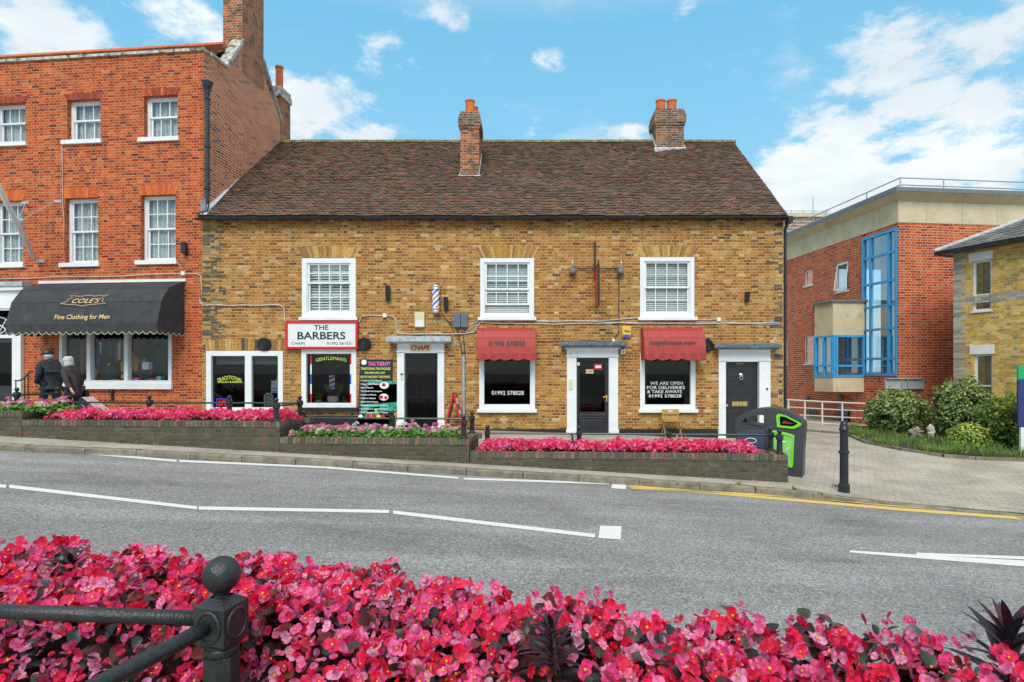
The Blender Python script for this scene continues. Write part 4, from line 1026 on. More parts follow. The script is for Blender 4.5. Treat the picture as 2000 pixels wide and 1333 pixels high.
# bay: footprint A-B facing the street, B-C splayed, then back to the wall
def offl(px, Y):                    # world point -> office local
    X = (px - CXP) / FPX * Y; dx, dy = X - OF.o[0], Y - OF.o[1]; return (dx * OF.c + dy * OF.s, -dx * OF.s + dy * OF.c)
A, B, C, D = offl(1689, 21.72), offl(1627, 21.72), offl(1591, 22.6), offl(1591, 24.8)
zz = lambda py, Y=21.72: EYE + (HZ - py) / FPX * Y
z_a, z_b, z_c, z_d = zz(766), zz(737), zz(655), zz(590)
foot = [A, B, C, D, (.0, D[1])]
m = MB(); m.prism([A, B, C, D, (.01, D[1]), (.01, A[1])], z_c, z_d, 'z'); m.prism([A, B, C, D, (.01, D[1]), (.01, A[1])], z_a, z_b, 'z'); bay = m.build('bay', 'concrete', off_b)
m = MB(); 
ex = lambda p, k=.1: (p[0] - k, p[1] - k * .6)
m.prism([(A[0] + .05, A[1] - .1), ex(B), ex(C), (D[0] - .1, D[1]), (.01, D[1]), (.01, A[1] - .1)], z_d, z_d + .07, 'z'); m.build('bay_roof', 'office_grey', bay)
def seg(p, q, inset=0):
    p, q = Vector(p), Vector(q); L = (q - p).length; t = (q - p) / L; nn = Vector((t.y, -t.x))
    if nn.dot(Vector((0, 0)) - Vector((5, -5)) * 0 + Vector((-1, -1))) < 0: nn = -nn
    return L, (lambda u, d, z: (p.x + t.x * u - nn.x * d, p.y + t.y * u - nn.y * d, z))
L, mk = seg(B, A); blue_grid('window', mk, 0, L, z_b, z_c, [L * .12], [zz(714) if 0 else z_b + (z_c - z_b) * .27], .075, bay)
L, mk = seg(C, B); blue_grid('window', mk, 0, L, z_b, z_c, [L * .5], [z_b + (z_c - z_b) * .27], .075, bay)
L, mk = seg(D, C); blue_grid('window', mk, 0, L, z_b, z_c, [L * .5], [z_b + (z_c - z_b) * .27], .075, bay)
m = MB(); m.box((-.02, A[1] + .1, z_b), (.02, D[1], z_c)); m.build('interior', 'blind_grey', bay)
m = MB(); cxw = offl(1655, 22.3); m.sphere((cxw[0], cxw[1], zz(737)), .38, 16, 10, sc=(1, .5, .6)); m.build('chair_back', 'terracotta', bay, smooth=True)
m = MB(); xb = OF.onY(1800, 760)[0]; m.box((-.5, -.06, OF.onY(1760, 763)[1]), (xb, -.002, OF.onY(1760, 760)[1])); m.box((-.5, -.12, OF.onY(1760, 739)[1] - .03), (xb, -.002, OF.onY(1760, 739)[1])); m.box((-.5, -.12, OF.onY(1760, 760)[1]), (xb, -.002, OF.onY(1760, 760)[1] + .03))
m.box((-.5, -.05, OF.onY(1760, 760)[1] + .031), (xb, -.002, OF.onY(1760, 739)[1] - .031))
for x in (.05, .25, xb - .02): m.box((x, -.12, OF.onY(1760, 760)[1] + .03), (x + .02, -.051, OF.onY(1760, 739)[1] - .03))
m.build('steel_beam', 'steel_grey', off_b)
for px, py in ((1580, 778), (1645, 778)):
    m = MB(); y, z = OF.onX(px, py); m.lathe([(.05, -.1), (.08, -.08), (.1, .08), (.06, .12)], (-.1, y, z), 10); m.build('wall_lamp', 'office_grey', off_b)
# ramp railing and low brick wall
rail = thing('ramp_railing', 'pale grey tubular railing along the ramp below the office bay window', 'railing', (9.6, 20.2, -.3))
pA = P(1532, 836, 22.5); pB = P(1692, 842, 19.6)
m = MB(); m.box((0, 0, 0), (0, 0, 0)) if 0 else None
d = (pB - pA); 
def atr(t): return pA + d * t
zbase = -.30
base_z = lambda t: EYE + (HZ - (831 + 12 * t)) / FPX * atr(t).y
for i, px in enumerate((1540, 1572, 1606, 1645)):
    # the post's place along the run
    t = next(k / 400 for k in range(401) if (atr(k / 400).x / atr(k / 400).y) * FPX + CXP >= px)
    q = atr(t); mm = MB(); mm.tube([(q.x, q.y, base_z(t) - .1), (q.x, q.y, EYE + (HZ - 781 - 5 * t) / FPX * q.y)], .028, 8); mm.build('post', 'white_plastic', rail)
for k in range(4):
    pts = []
    for j in range(9):
        t = j / 8; q = atr(t); pts.append((q.x, q.y, EYE + (HZ - (781 + 8 * t + k * (14 + .4 * t))) / FPX * q.y))
    mm = MB(); mm.tube(pts, .020 if k else .028, 8); mm.build('rail', 'white_plastic', rail)
rw = thing('ramp_wall', 'low red brick edging wall under the pale tubular ramp railing', 'wall', (9.6, 20.2, -.6))
m = MB(); v = []
for j in range(9):
    t = j / 8; q = atr(t); z1 = base_z(t) - .0
    v += [(q.x - .05, q.y - .1, -1), (q.x - .05, q.y - .1, z1), (q.x + .2, q.y + .12, z1), (q.x + .2, q.y + .12, -1)]
m.add(v, [(4 * i + a, 4 * i + 4 + a, 4 * i + 4 + b, 4 * i + b) for i in range(8) for a, b in ((0, 1), (1, 2), (2, 3))]); m.build('brickwork', 'office_brick', rw)
# block of flats seen over the roofs
fl = thing('distant_block', 'pinkish block with a rooftop rail, seen between the terrace roof and the office', 'building', (26, 60, 0))
a = P(1532, 418, 60); b = P(1622, 470, 60)
m = MB(); m.box((a.x, 60, -1), (b.x, 66, P(0, 425, 60).z)); m.box((a.x - .2, 59.7, P(0, 425, 60).z), (b.x + .2, 66, P(0, 419, 60).z), 1); m.build('wall', ['pink_block', 'concrete'], fl)
m = MB()
for k in range(5): m.box((a.x, 59.9, P(0, 428 + k * 6, 60).z - .06), (b.x, 59.99, P(0, 428 + k * 6, 60).z))
m.build('ledge', 'pale_rock', fl)
m = MB()
for z in (413, 417): m.tube([(a.x, 59.9, P(0, z, 60).z), (b.x, 59.9, P(0, z, 60).z)], .035, 6)
for px in (1545, 1568, 1590, 1612): m.tube([(P(px, 0, 60).x, 59.9, P(0, 421, 60).z), (P(px, 0, 60).x, 59.9, P(0, 411, 60).z)], .035, 6)
m.tube([(P(1586, 0, 60).x, 59.8, P(0, 450, 60).z), (P(1586, 0, 60).x, 59.8, P(0, 386, 60).z)], .05, 6)
m.build('roof_rail', 'steel_grey', fl)

# ------------------------------------------------------------------ gault brick house at the right edge
HX, HY = (1862 - CXP) / FPX * 18.0, 18.0
HF = Frame(HX, HY, math.atan2(-.921, .3895))
hs = thing('gault_house', 'yellow stock brick house with slate roof cut off by the right edge', 'building', (HX, HY, 0), HF.r, local=True)
def hrr(px0, px1, py0, py1):
    a = HF.onY(px0, py0)[0]; b = HF.onY(px1, py0)[0]; c = (px0 + px1) / 2; return (a, b, HF.onY(c, py1)[1], HF.onY(c, py0)[1])
hs_ref[0] = hs
h1 = hrr(1899, 1936, 509, 607); h2 = hrr(1902, 1938, 692, 783)
ez = HF.onY(1862, 490)[1]
m = MB(); wall_grid(m, 0, 6, -1.2, ez, [h1, h2], .12, lambda a, d, z: (a, d, z)); m.add([(0, 0, -1.2), (0, 4, -1.2), (0, 4, ez), (0, 0, ez)], [(0, 1, 2, 3)])
m.build('wall', 'gault_brick', hs)
random.seed(31)
m = MB()
GC = [(.42, .40, .36), (.34, .33, .30), (.50, .47, .40), (.28, .27, .25)]
z = -.8; r_ = 0
while z < ez - .1:
    w_ = .34 if r_ % 2 else .22
    m.box((0.003, -.004, z), (w_, .02, z + .066), 0, random.choice(GC)); z += .075; r_ += 1
zb_ = HF.onY(1862, 597)[1]
for k in range(3):
    x = .36
    while x < 6: m.box((x, -.004, zb_ + k * .075), (x + .20, .02, zb_ + k * .075 + .066), 0, random.choice(GC)); x += .215
m.build('quoin', 'brick_attr', hs)
for r, l in ((h1, hrr(1893, 1936, 488, 505)), (h2, hrr(1895, 1938, 672, 690))):
    grey_window(r, 'white_plastic', 'blue_glass', lambda u, d, z: (u, d, z), mid=.32, par=hs, w=.05)
    m = MB(); m.box((l[0], -.03, r[3] - .0), (l[1] + .05, .02, r[3] + (l[3] - l[2]))); m.build('lintel', 'white_paint', hs)
random.seed(8)
SC = [(.16, .155, .15), (.20, .19, .18), (.13, .13, .135), (.24, .225, .21)]
roof_tiles(hs, -.3, 6.0, -.3, ez - .02, 3.0, ez + 1.55, SC, gauge=.2, tw=.3, mat='slate', xl=2.6, xr=6.0, jit=.4)
m = MB(); m.add([(-.3, -.3, ez - .02), (2.6, 3.0, ez + 1.53), (-.3, 5, ez - .02)], [(0, 1, 2)], 0, (.15, .15, .15)); m.build('roof_hip', 'slate', hs)
m = MB(); m.tube([(-.34, -.34, ez + .02), (2.6, 3.0, ez + 1.6)], .06, 8); m.build('hip_tiles', 'slate', hs)
m = MB(); m.box((-.34, -.36, ez - .12), (6, -.30, ez)); m.box((-.3, -.30, ez - .10), (6, -.001, ez - .07)); m.box((-.34, -.30, ez - .12), (-.30, 4, ez)); m.build('gutter', 'gutter_black', hs)
# ------------------------------------------------------------------ brick planters, railings
PFR = -.0648
PF = Frame(4.46, 10.24, PFR)
def pw(x, y, z=0): return PF.world(x, y, z)
def pxx(px, y=0): return PF.onY(px, 800, y)[0]
CP = [(.13, .10, .075), (.10, .09, .07), (.16, .12, .085), (.085, .09, .06), (.20, .12, .09), (.11, .12, .075)]
PL = [  # name, x0, x1, depth, top, label
    (pxx(-320), pxx(43), 1.20, 1.05, 'dark brick raised bed with pink geraniums, highest one at the left edge', 'front wall of the'),
    (pxx(44), pxx(546), 1.18, .885, 'long dark brick raised bed of red begonias in front of the clothes shop', ''),
    (pxx(547), pxx(916), 1.15, .595, 'middle dark brick raised bed with pink and white geraniums outside the barbers', ''),
    (pxx(918), 0.0, .66, .37, 'lowest brick raised bed of red begonias, ending beside the litter bin', '')]
random.seed(4)
for i, (x0, x1, D_, zt, lab, _) in enumerate(PL):
    c = pw((x0 + x1) / 2, D_ / 2); b = thing('brick_planter', lab, 'planter', (PF.o[0], PF.o[1], 0), PFR, 'stepped brick planters along the kerb', local=True)
    t_ = .20; y0 = i * .003; zb = -.7; zc = zt - .105
    m = MB(); m.box((x0, y0, zb), (x1, t_, zc)); m.box((x0, D_ - t_, zb), (x1, D_, zc)); m.box((x0, t_, zb), (x0 + t_, D_ - t_, zc)); m.box((x1 - t_, t_, zb), (x1, D_ - t_, zc))
    m.build('wall', 'planter_brick', b)
    m = MB()
    x = x0 + .002
    while x < x1 - .04:
        k = random.uniform(.8, 1.25); e = min(x + .068, x1 + .006)
        j = random.uniform(-.004, .004)
        m.box((x, y0 - .012 + j, zc + .002), (e, t_ + .01, zt + j), 0, tuple(q * k for q in random.choice(CP))); x += .077
    y = t_ + .02
    while y < D_ - .05:
        for xe in (x1 - t_ - .008, x0 - .008 if i == 0 else None):
            if xe is not None: m.box((xe, y, zc + .002), (xe + t_ + .016, y + .068, zt), 0, random.choice(CP))
        y += .077
    x = x0
    while x < x1 - .08: m.box((x, D_ - t_, zc + .002), (x + .21, D_ + .01, zt - .002), 0, random.choice(CP)); x += .22
    m.box((x0, y0 + .002, zc), (x1 - .001, t_, zc + .09), 0, (.16, .15, .12)); m.box((x1 - t_, t_, zc), (x1 - .002, D_ - .02, zc + .09), 0, (.16, .15, .12))
    m.build('coping', 'brick_attr', b)
    m = MB(); m.box((x0 + t_, t_, zt - .3), (x1 - t_, D_ - t_, zt - .06)); m.build('soil', 'soil', b)
def ball_post_mesh(name, n=14, detail=False):
    m = MB()
    m.box((-.075, -.075, 0), (.075, .075, .016)); m.lathe([(.062, .016), (.058, .03), (.046, .042), (.043, .06)], n=n)
    m.lathe([(.050, .05), (.047, .19), (.047, .205)], n=8, M=Matrix.Rotation(R(22.5), 4, 'Z'))
    m.lathe([(.041, .204), (.044, .212), (.044, .222), (.037, .226)], n=n)
    m.lathe([(.040, .20), (.040, .24)], n=n)
    h = .047
    v = [(-h, -h, .238), (h, -h, .238), (h, h, .238), (-h, h, .238), (-h, -h, .322), (h, -h, .322), (h, h, .322), (-h, h, .322),
         (-.022, -.022, .338), (.022, -.022, .338), (.022, .022, .338), (-.022, .022, .338), (-.033, -.033, .224), (.033, -.033, .224), (.033, .033, .224), (-.033, .033, .224)]
    m.add(v, [(0, 1, 5, 4), (1, 2, 6, 5), (2, 3, 7, 6), (3, 0, 4, 7), (4, 5, 9, 8), (5, 6, 10, 9), (6, 7, 11, 10), (7, 4, 8, 11), (12, 13, 1, 0), (13, 14, 2, 1), (14, 15, 3, 2), (15, 12, 0, 3), (12, 15, 14, 13)])
    for ax, s in (('y', -1), ('y', 1), ('x', 1), ('x', -1)):
        pr = [(.038, s * .046), (.038, s * .050), (.034, s * .053), (.030, s * .053), (.029, s * .050), (.0, s * .051)]
        m.lathe(pr, (0, 0, .280), n + 6, axis=ax)
    m.lathe([(.020, .334), (.019, .342), (.024, .350)], n=n)
    m.sphere((0, 0, .386), .042, n + 8, n, sc=(1.14, 1.14, 1) if n > 20 else (1, 1, 1))
    return m
_pm = ball_post_mesh('post', 12).build('post', 'black_iron', None); post_me = _pm.data; bpy.data.objects.remove(_pm)
def post(parent, x, y, z, rot=0):
    o = bpy.data.objects.new('post', post_me); COL.objects.link(o); o.parent = parent; o.location = Vector((x, y, z)) - off(parent); o.rotation_euler = (0, 0, rot); OFF[o.name] = Vector(); return o
RLB = ['black iron ball-topped railing behind the geraniums at the left edge', 'long black iron ball-topped railing behind the red begonias below the clothes shop',
       'black iron ball-topped railing behind the pink and white geraniums', 'black iron ball-topped railing behind the lowest begonias, beside the litter bin']
PP = [([-260, -120, 33], 43, None, [113]), ([135, 292, 448], 523, 571, []), ([594, 766], 904, 927, []), ([952, 1131, 1306], 1523, 1495, [])]
for i, (pxs, pf, pb_, extra) in enumerate(PP):
    x0, x1, D_, zt, _, _ = PL[i]
    rl = thing('iron_railing', RLB[i], 'railing', (PF.o[0], PF.o[1], 0), PFR, 'ball-topped railings on the planters', local=True)
    yb = D_ - .11; zr = zt + .275
    if i == 0:
        yb = .60; X = [pxx(p, yb) for p in pxs]; x_end = pxx(113, 1.5); 
        for x in X: post(rl, x, yb, zt)
        post(rl, x_end, 1.5, zt - .01); pts = [(X[0], yb, zr), (X[-1], yb, zr), (x_end, 1.5, zr)]
        m = MB(); m.tube(pts[:2], .019, 8); m.build('rail', 'green_iron', rl); m = MB(); m.tube(pts[1:], .019, 8); m.build('rail', 'green_iron', rl)
        continue
    X = [pxx(p, yb) for p in pxs]; xe = x1 - .11
    for x in X + [xe]: post(rl, x, yb, zt)
    post(rl, xe, .10, zt)
    m = MB(); m.tube([(X[0], yb, zr), (xe, yb, zr)], .018, 8); m.build('rail', 'green_iron', rl)
    m = MB(); m.tube([(xe, yb, zr), (xe, .10, zr)], .018, 8); m.build('rail', 'black_iron', rl)
    if i == 1:
        pass

# ------------------------------------------------------------------ scattered leaves and petals
class SC:
    def __init__(s): s.V = []; s.F = []; s.C = []; s.M = []; s.n = 0
    def add(s, tv, tf, mi, tint, pos, Rm, sc, cols):
        tv = np.array(tv, float); k = len(tv); n = len(pos)
        if n == 0: return
        W = np.einsum('nij,mj->nmi', Rm, tv) * np.asarray(sc)[:, None, None] + np.asarray(pos)[:, None, :]
        s.V.append(W.reshape(-1, 3))
        base = s.n + np.arange(n)[:, None] * k
        for f, t in zip(tf, tint):
            idx = (base + np.array(f)[None, :])
            s.F += idx.tolist(); s.C.append(np.clip(np.asarray(cols) * t, 0, 1)); s.M += [mi] * n
        s.n += n * k
    def build(s, name, mats, parent=None, smooth=False):
        me = bpy.data.meshes.new(name); V = np.concatenate(s.V); o0 = off(parent)
        V = V - np.array(o0); me.from_pydata(V.tolist(), [], s.F)
        for m in ([mats] if isinstance(mats, str) else mats): me.materials.append(MATS[m])
        me.polygons.foreach_set('material_index', s.M)
        C = np.concatenate(s.C); C = np.concatenate([C, np.ones((len(C), 1))], 1)
        a = me.attributes.new('col', 'FLOAT_COLOR', 'FACE'); a.data.foreach_set('color', C.ravel())
        if smooth: me.polygons.foreach_set('use_smooth', [True] * len(s.F))
        me.update(); o = bpy.data.objects.new(name, me); COL.objects.link(o); OFF[o.name] = o0
        if parent is not None: o.parent = parent
        return o
def rots(N, spin=None):
    N = np.asarray(N, float); N = N / np.linalg.norm(N, axis=1, keepdims=True); n = len(N)
    a = np.where(np.abs(N[:, 2:3]) < .9, np.array([[0, 0, 1.]]), np.array([[1., 0, 0]]))
    T = np.cross(a, N); T /= np.linalg.norm(T, axis=1, keepdims=True); B = np.cross(N, T)
    th = rng.uniform(0, 2 * np.pi, n) if spin is None else spin
    c, s_ = np.cos(th)[:, None], np.sin(th)[:, None]
    T2 = T * c + B * s_; B2 = -T * s_ + B * c
    return np.stack([T2, B2, N], axis=2)          # columns: local x, y, z
def pick(cols, n, var=.2):
    c = np.array(cols)[rng.integers(0, len(cols), n)]; return c * rng.uniform(1 - var, 1 + var, (n, 1))
def ncloud(n, up=.6, hor=.9, toward=(0, 0, 0)):
    v = rng.normal(0, hor, (n, 3)); v[:, 2] = np.abs(v[:, 2]) * .5 + up; return v + np.array(toward)
# templates
def petal(L, W, cup, ang, n=9, z0=0):
    """rounded petal leaving the centre at angle ang"""
    pts = [(0, 0, z0)]
    for i in range(n):
        t = -1 + 2 * i / (n - 1); a_ = t * 2.35; r = L * (.52 + .48 * math.cos(a_)); w = W * math.sin(a_) * (1 if abs(t) < .9 else .85)
        pts.append((r, w, cup * (r / L) ** 2 * (1 + .5 * t * t)))
    mid = (L * .55, 0, cup * .25 + z0); pts.append(mid)
    ca, sa = math.cos(ang), math.sin(ang); v = [(x * ca - y * sa, x * sa + y * ca, z) for x, y, z in pts]
    k = n + 1; f = [(k, i, i + 1) for i in range(1, n)] + [(k, 0, 1), (k, n, 0)]
    tint = [1.02 + .30 * math.sin(i * .9 + ang * 2 + .4) for i in range(1, n)] + [.75, .75]
    return v, f, tint
def merge(*ps):
    V = []; F = []; T = []
    for v, f, t in ps: b = len(V); V += v; F += [tuple(b + i for i in q) for q in f]; T += t
    return V, F, T
begonia = merge(petal(.027, .0165, .007, 0), petal(.027, .0165, .009, math.pi), petal(.019, .0085, .004, math.pi / 2, 7), petal(.019, .0085, .004, -math.pi / 2, 7))
begonia_shut = merge(petal(.022, .018, .018, 0), petal(.022, .018, .020, math.pi))
bv = MB(); bv.sphere((0, 0, .004), .0048, 6, 4); stamen = (bv.v, bv.f, [1.0] * len(bv.f))
def leaf_t(L, W, fold=.15, droop=.2, n=6):
    v = []; f = []
    for i in range(n + 1):
        t = i / n; w = W * math.sin(math.pi * min(1, t * .93 + .07)) ** .8 * (1 - .25 * t); x = L * t; z = -droop * L * t * t
        v += [(x, -w, z + fold * w), (x, 0, z), (x, w, z + fold * w)]
    for i in range(n):
        a = 3 * i; f += [(a, a + 3, a + 4, a + 1), (a + 1, a + 4, a + 5, a + 2)]
    return v, f, [1.0, .8] * n
round_leaf = leaf_t(.045, .021, .35, .25); long_leaf = leaf_t(.15, .016, .35, .30, 7); quadleaf = ([(-.5, 0, 0), (0, -.28, .05), (.5, 0, 0), (0, .28, .05)], [(0, 1, 2), (0, 2, 3)], [1.0, .85])
farflower = ([(0, 0, 0), (.026, .014, .008), (.014, .026, .006), (-.014, .024, .01), (-.026, .01, .006), (-.02, -.02, .01), (.004, -.027, .006), (.024, -.014, .01)], [(0, 1, 2), (0, 3, 4), (0, 5, 6), (0, 7, 1), (0, 2, 3)], [1, .85, 1.1, .8, .95])

PINKS = [(.95, .05, .20), (.92, .025, .10), (.98, .15, .38), (.84, .012, .055), (.99, .34, .56), (.95, .03, .12), (.98, .09, .30), (.98, .20, .42)]
DLEAF = [(.030, .045, .030), (.045, .055, .035), (.022, .035, .035), (.14, .025, .018), (.09, .02, .018), (.035, .07, .065), (.16, .03, .02)]
# ---- near bed
NB_back = [(-3.2, 2.55), (-1.96, 2.20), (-1.3, 2.10), (-.38, 1.88), (0, 1.72), (.62, 1.57), (.85, 1.51), (1.11, 1.45), (1.7, 1.30), (2.2, 1.2)]
NB_front = [(-3.2, 2.0), (-2.0, 1.62), (-1.3, 1.56), (-.60, 1.50), (-.40, 1.28), (0, 1.05), (1.0, .72), (2.2, .4)]
def lerp_line(L, X):
    if X <= L[0][0]: return L[0][1]
    for a, b in zip(L, L[1:]):
        if X <= b[0]: return a[1] + (b[1] - a[1]) * (X - a[0]) / (b[0] - a[0])
    return L[-1][1]
nb = thing('flower_bed_wall', 'stone edged raised bed in the foreground, packed with red begonias', 'planter', (-.3, 1.6, 0))
m = MB(); xs = np.linspace(-3.2, 2.2, 28)
for a, b in zip(xs, xs[1:]):
    q = [(a, lerp_line(NB_front, a) - .25), (b, lerp_line(NB_front, b) - .25), (b, lerp_line(NB_back, b) + .02), (a, lerp_line(NB_back, a) + .02)]
    v = [(x, y, .0) for x, y in q] + [(x, y, .96) for x, y in q]
    m.add(v, [(4, 5, 6, 7), (0, 1, 5, 4), (3, 7, 6, 2)])
m.build('soil', 'soil', nb)
m = MB(); random.seed(14)
for line, o_ in ((NB_back, .04), (NB_front, -.16)):
    X = -3.1
    while X < 2.1:
        L = random.uniform(.13, .24); y = lerp_line(line, X + L / 2) + o_; yl = lerp_line(line, X) + o_; yr = lerp_line(line, X + L) + o_
        ang = math.atan2(yr - yl, L)
        M = Matrix.Translation((X + L / 2, y, .975)) @ Matrix.Rotation(ang, 4, 'Z')
        m.sphere((0, 0, 0), .5, 14, 9, sc=(L * 1.0, .15, .11), jit=.35, M=M); X += L * .97
m.build('edging_stone', 'rock', nb, smooth=True)
def nb_h(X, Y, f=None):
    b = lerp_line(NB_back, X); fr = lerp_line(NB_front, X); t = (Y - fr) / (b - fr)
    e = min(1, max(0, t) / .18) * min(1, max(0, 1 - t) / .10)
    return 1.035 + .13 * (1 - (1 - e) ** 2) + .060 * mnoise.noise(Vector((X * 4.5, Y * 4.5, 1))) + .035 * mnoise.noise(Vector((X * 11, Y * 11, 5)))
def nb_pts(n, X0=-3.1, X1=2.1):
    out = []
    while len(out) < n:
        X = random.uniform(X0, X1); b = lerp_line(NB_back, X); f = lerp_line(NB_front, X); Y = random.uniform(f - .05, b + .03)
        px = CXP + FPX * X / Y
        if px < -250 or px > 2250: continue
        if any((X - cx) ** 2 + (Y - cy) ** 2 < r2 for cx, cy, r2 in ((-1.47, 1.98, .010), (.055, 1.36, .011), (.055, 1.28, .008), (1.07, 1.33, .014), (-.704, 1.38, .004))): 
            if random.random() < .8: continue
        if mnoise.noise(Vector((X * 6.5, Y * 6.5, 9))) < -.33 and random.random() < .85: continue
        out.append((X, Y, nb_h(X, Y)))
    return np.array(out)
S = SC()
p = nb_pts(5600); n = len(p); p[:, 2] += rng.uniform(-.055, .022, n); N = ncloud(n, .30, .75, (0, -.50, .10))
sc_ = rng.uniform(.48, .88, n); cc = pick(PINKS, n, .12); Rm = rots(N)
k = int(n * .62)
S.add(*begonia[:2], 0, begonia[2], p[:k], Rm[:k], sc_[:k], cc[:k]); ks = int(k * .62); S.add(stamen[0], stamen[1], 1, stamen[2], p[:ks], Rm[:ks], sc_[:ks] * 1.0, np.tile((.95, .62, .04), (ks, 1)))
S.add(*begonia_shut[:2], 0, begonia_shut[2], p[k:], Rm[k:], sc_[k:] * .9, cc[k:] * .8)
p = nb_pts(1800); n = len(p); p[:, 2] += rng.uniform(-.06, .004, n); S.add(*round_leaf[:2], 2, round_leaf[2], p, rots(ncloud(n, .6, .5, (0, -.25, 0))), rng.uniform(.5, 1.0, n), pick(DLEAF, n, .3))
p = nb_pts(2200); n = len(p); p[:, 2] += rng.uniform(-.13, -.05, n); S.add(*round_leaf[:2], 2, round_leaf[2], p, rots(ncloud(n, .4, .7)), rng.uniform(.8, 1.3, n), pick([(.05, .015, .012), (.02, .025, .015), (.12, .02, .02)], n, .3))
tag(S.build('begonias', ['petal', 'petal', 'gloss_leaf'], smooth=True), 'mass of pink and red begonias filling the foreground bed', 'flowers', kind='stuff')
# dark-leaved plants in the near bed and one far off
def dark_plant(x, y, z, h, n, L, label, spread=.5, up=.5, thin=1.0):
    t = thing('dark_leaved_plant', label, 'plant', (x, y, z), 0, 'dark purple leaved plants among the begonias')
    m = MB(); m.tube([(x, y, z - .05), (x + .01, y, z + h * .5), (x, y, z + h)], [.006, .005, .002], 6); m.build('stem', 'bark', t)
    S = SC(); k = np.arange(n); a = k * 2.4; hh = z + h * (k / n) ** .8; el = up + .9 * (k / n) + rng.uniform(-.2, .2, n)
    X = np.stack([np.cos(a) * np.cos(el), np.sin(a) * np.cos(el), np.sin(el)], 1); side = np.stack([-np.sin(a), np.cos(a), 0 * a], 1); Nn = np.cross(X, side)
    Rm = np.stack([X, side * thin, Nn], 2); pos = np.stack([x + 0 * a, y + 0 * a, hh], 1)
    S.add(*long_leaf[:2], 0, long_leaf[2], pos, Rm, L / .15 * rng.uniform(.7, 1.1, n) * (1.05 - .45 * k / n), pick([(.035, .018, .025), (.05, .022, .03), (.028, .03, .04), (.07, .02, .03)], n, .2)); S.build('leaves', 'gloss_leaf', t, smooth=True)
dark_plant(-1.47, 1.93, 1.06, .13, 34, .13, 'dark purple leaved plant behind the thick rail at the left', up=.15)
dark_plant(.055, 1.36, 1.07, .15, 52, .10, 'dark purple leaved plant with an upright spire, in the middle of the bed', up=.1)
dark_plant(1.07, 1.33, 1.06, .16, 36, .17, 'dark purple leaved plant standing over the begonias at the right corner', up=.35)
dark_plant(*pw(pxx(1118, .3), .3, .37), .26, 26, .17, 'small dark spiky plant rising from the far begonias below the glazed door', up=.5, thin=.8)

# ---- far beds
def far_bed(i, name, label, px0, px1, y0, y1, hgt, kind):
    x0_, x1_, D_, zt, _, _ = PL[i]; S = SC(); xa, xb = pxx(px0), pxx(px1)
    def pts(n, lo, hi, ya=y0, yb=y1):
        out = []
        while len(out) < n:
            x = random.uniform(xa, xb); y = random.uniform(ya, yb); e = min(1, (x - xa) / .15, (xb - x) / .15) ** .5 * min(1, (y - ya + .05) / .12) ** .5
            h = hgt * e * (.8 + .35 * mnoise.noise(Vector((x * 3.1, y * 3, i))) + .25 * mnoise.noise(Vector((x * 9, y * 9, i + 5))))
            w = pw(x, y, zt - .05 + h * random.uniform(lo, hi)); out.append(tuple(w))
        return np.array(out)
    L = xb - xa
    if kind == 'begonia':
        n = int(L * 900); p = pts(n, .45, 1.05); S.add(*farflower[:2], 0, farflower[2], p, rots(ncloud(n, .3, .6, (0, -.5, .1))), rng.uniform(.85, 1.35, n), pick(PINKS, n, .15))
        n = int(L * 500); p = pts(n, .1, .85); S.add(*quadleaf[:2], 1, quadleaf[2], p, rots(ncloud(n, .4, .6, (0, -.3, 0))), rng.uniform(.04, .07, n), pick(DLEAF, n, .3))
    else:
        n = int(L * 750); p = pts(n, .1, .8); S.add(*round_leaf[:2], 1, round_leaf[2], p, rots(ncloud(n, .6, .5, (0, -.3, 0))), rng.uniform(1.0, 1.7, n), pick([(.10, .28, .03), (.14, .36, .05), (.06, .18, .02), (.20, .42, .07)], n, .25))
        heads = pts(int(L * 36), .75, 1.25)
        for c in heads:
            hc = random.choice([(.92, .28, .52), (.94, .42, .62), (.90, .16, .40), (.92, .32, .55), (.94, .86, .86), (.94, .66, .75)])
            k = 26; d = rng.normal(0, 1, (k, 3)); d /= np.linalg.norm(d, axis=1, keepdims=True); d[:, 2] = np.abs(d[:, 2]) * .9
            S.add(*farflower[:2], 0, farflower[2], c + d * .034, rots(d), rng.uniform(.55, .8, k), np.tile(hc, (k, 1)) * rng.uniform(.8, 1.1, (k, 1)))
            S.add([(-.002, 0, -.13), (.002, 0, -.13), (0, 0, 0)], [(0, 1, 2)], 1, [1], np.array([c]), np.eye(3)[None], [1], [(.15, .3, .05)])
    return tag(S.build(name, ['petal', 'leaf']), label, 'flowers', kind='stuff')
random.seed(6)
far_bed(0, 'geraniums', 'pink geraniums with fresh green leaves in the bed at the left edge', -300, 84, .12, .9, .22, 'ger')
far_bed(1, 'begonias', 'long low band of red begonias in front of the clothes shop', 66, 546, .13, .95, .24, 'begonia')
far_bed(2, 'geraniums', 'pink and white geraniums with green leaves outside the barbers', 556, 898, .12, .9, .24, 'ger')
far_bed(3, 'begonias', 'low band of red begonias in the bed below the red awnings', 930, 1490, .12, .58, .25, 'begonia')
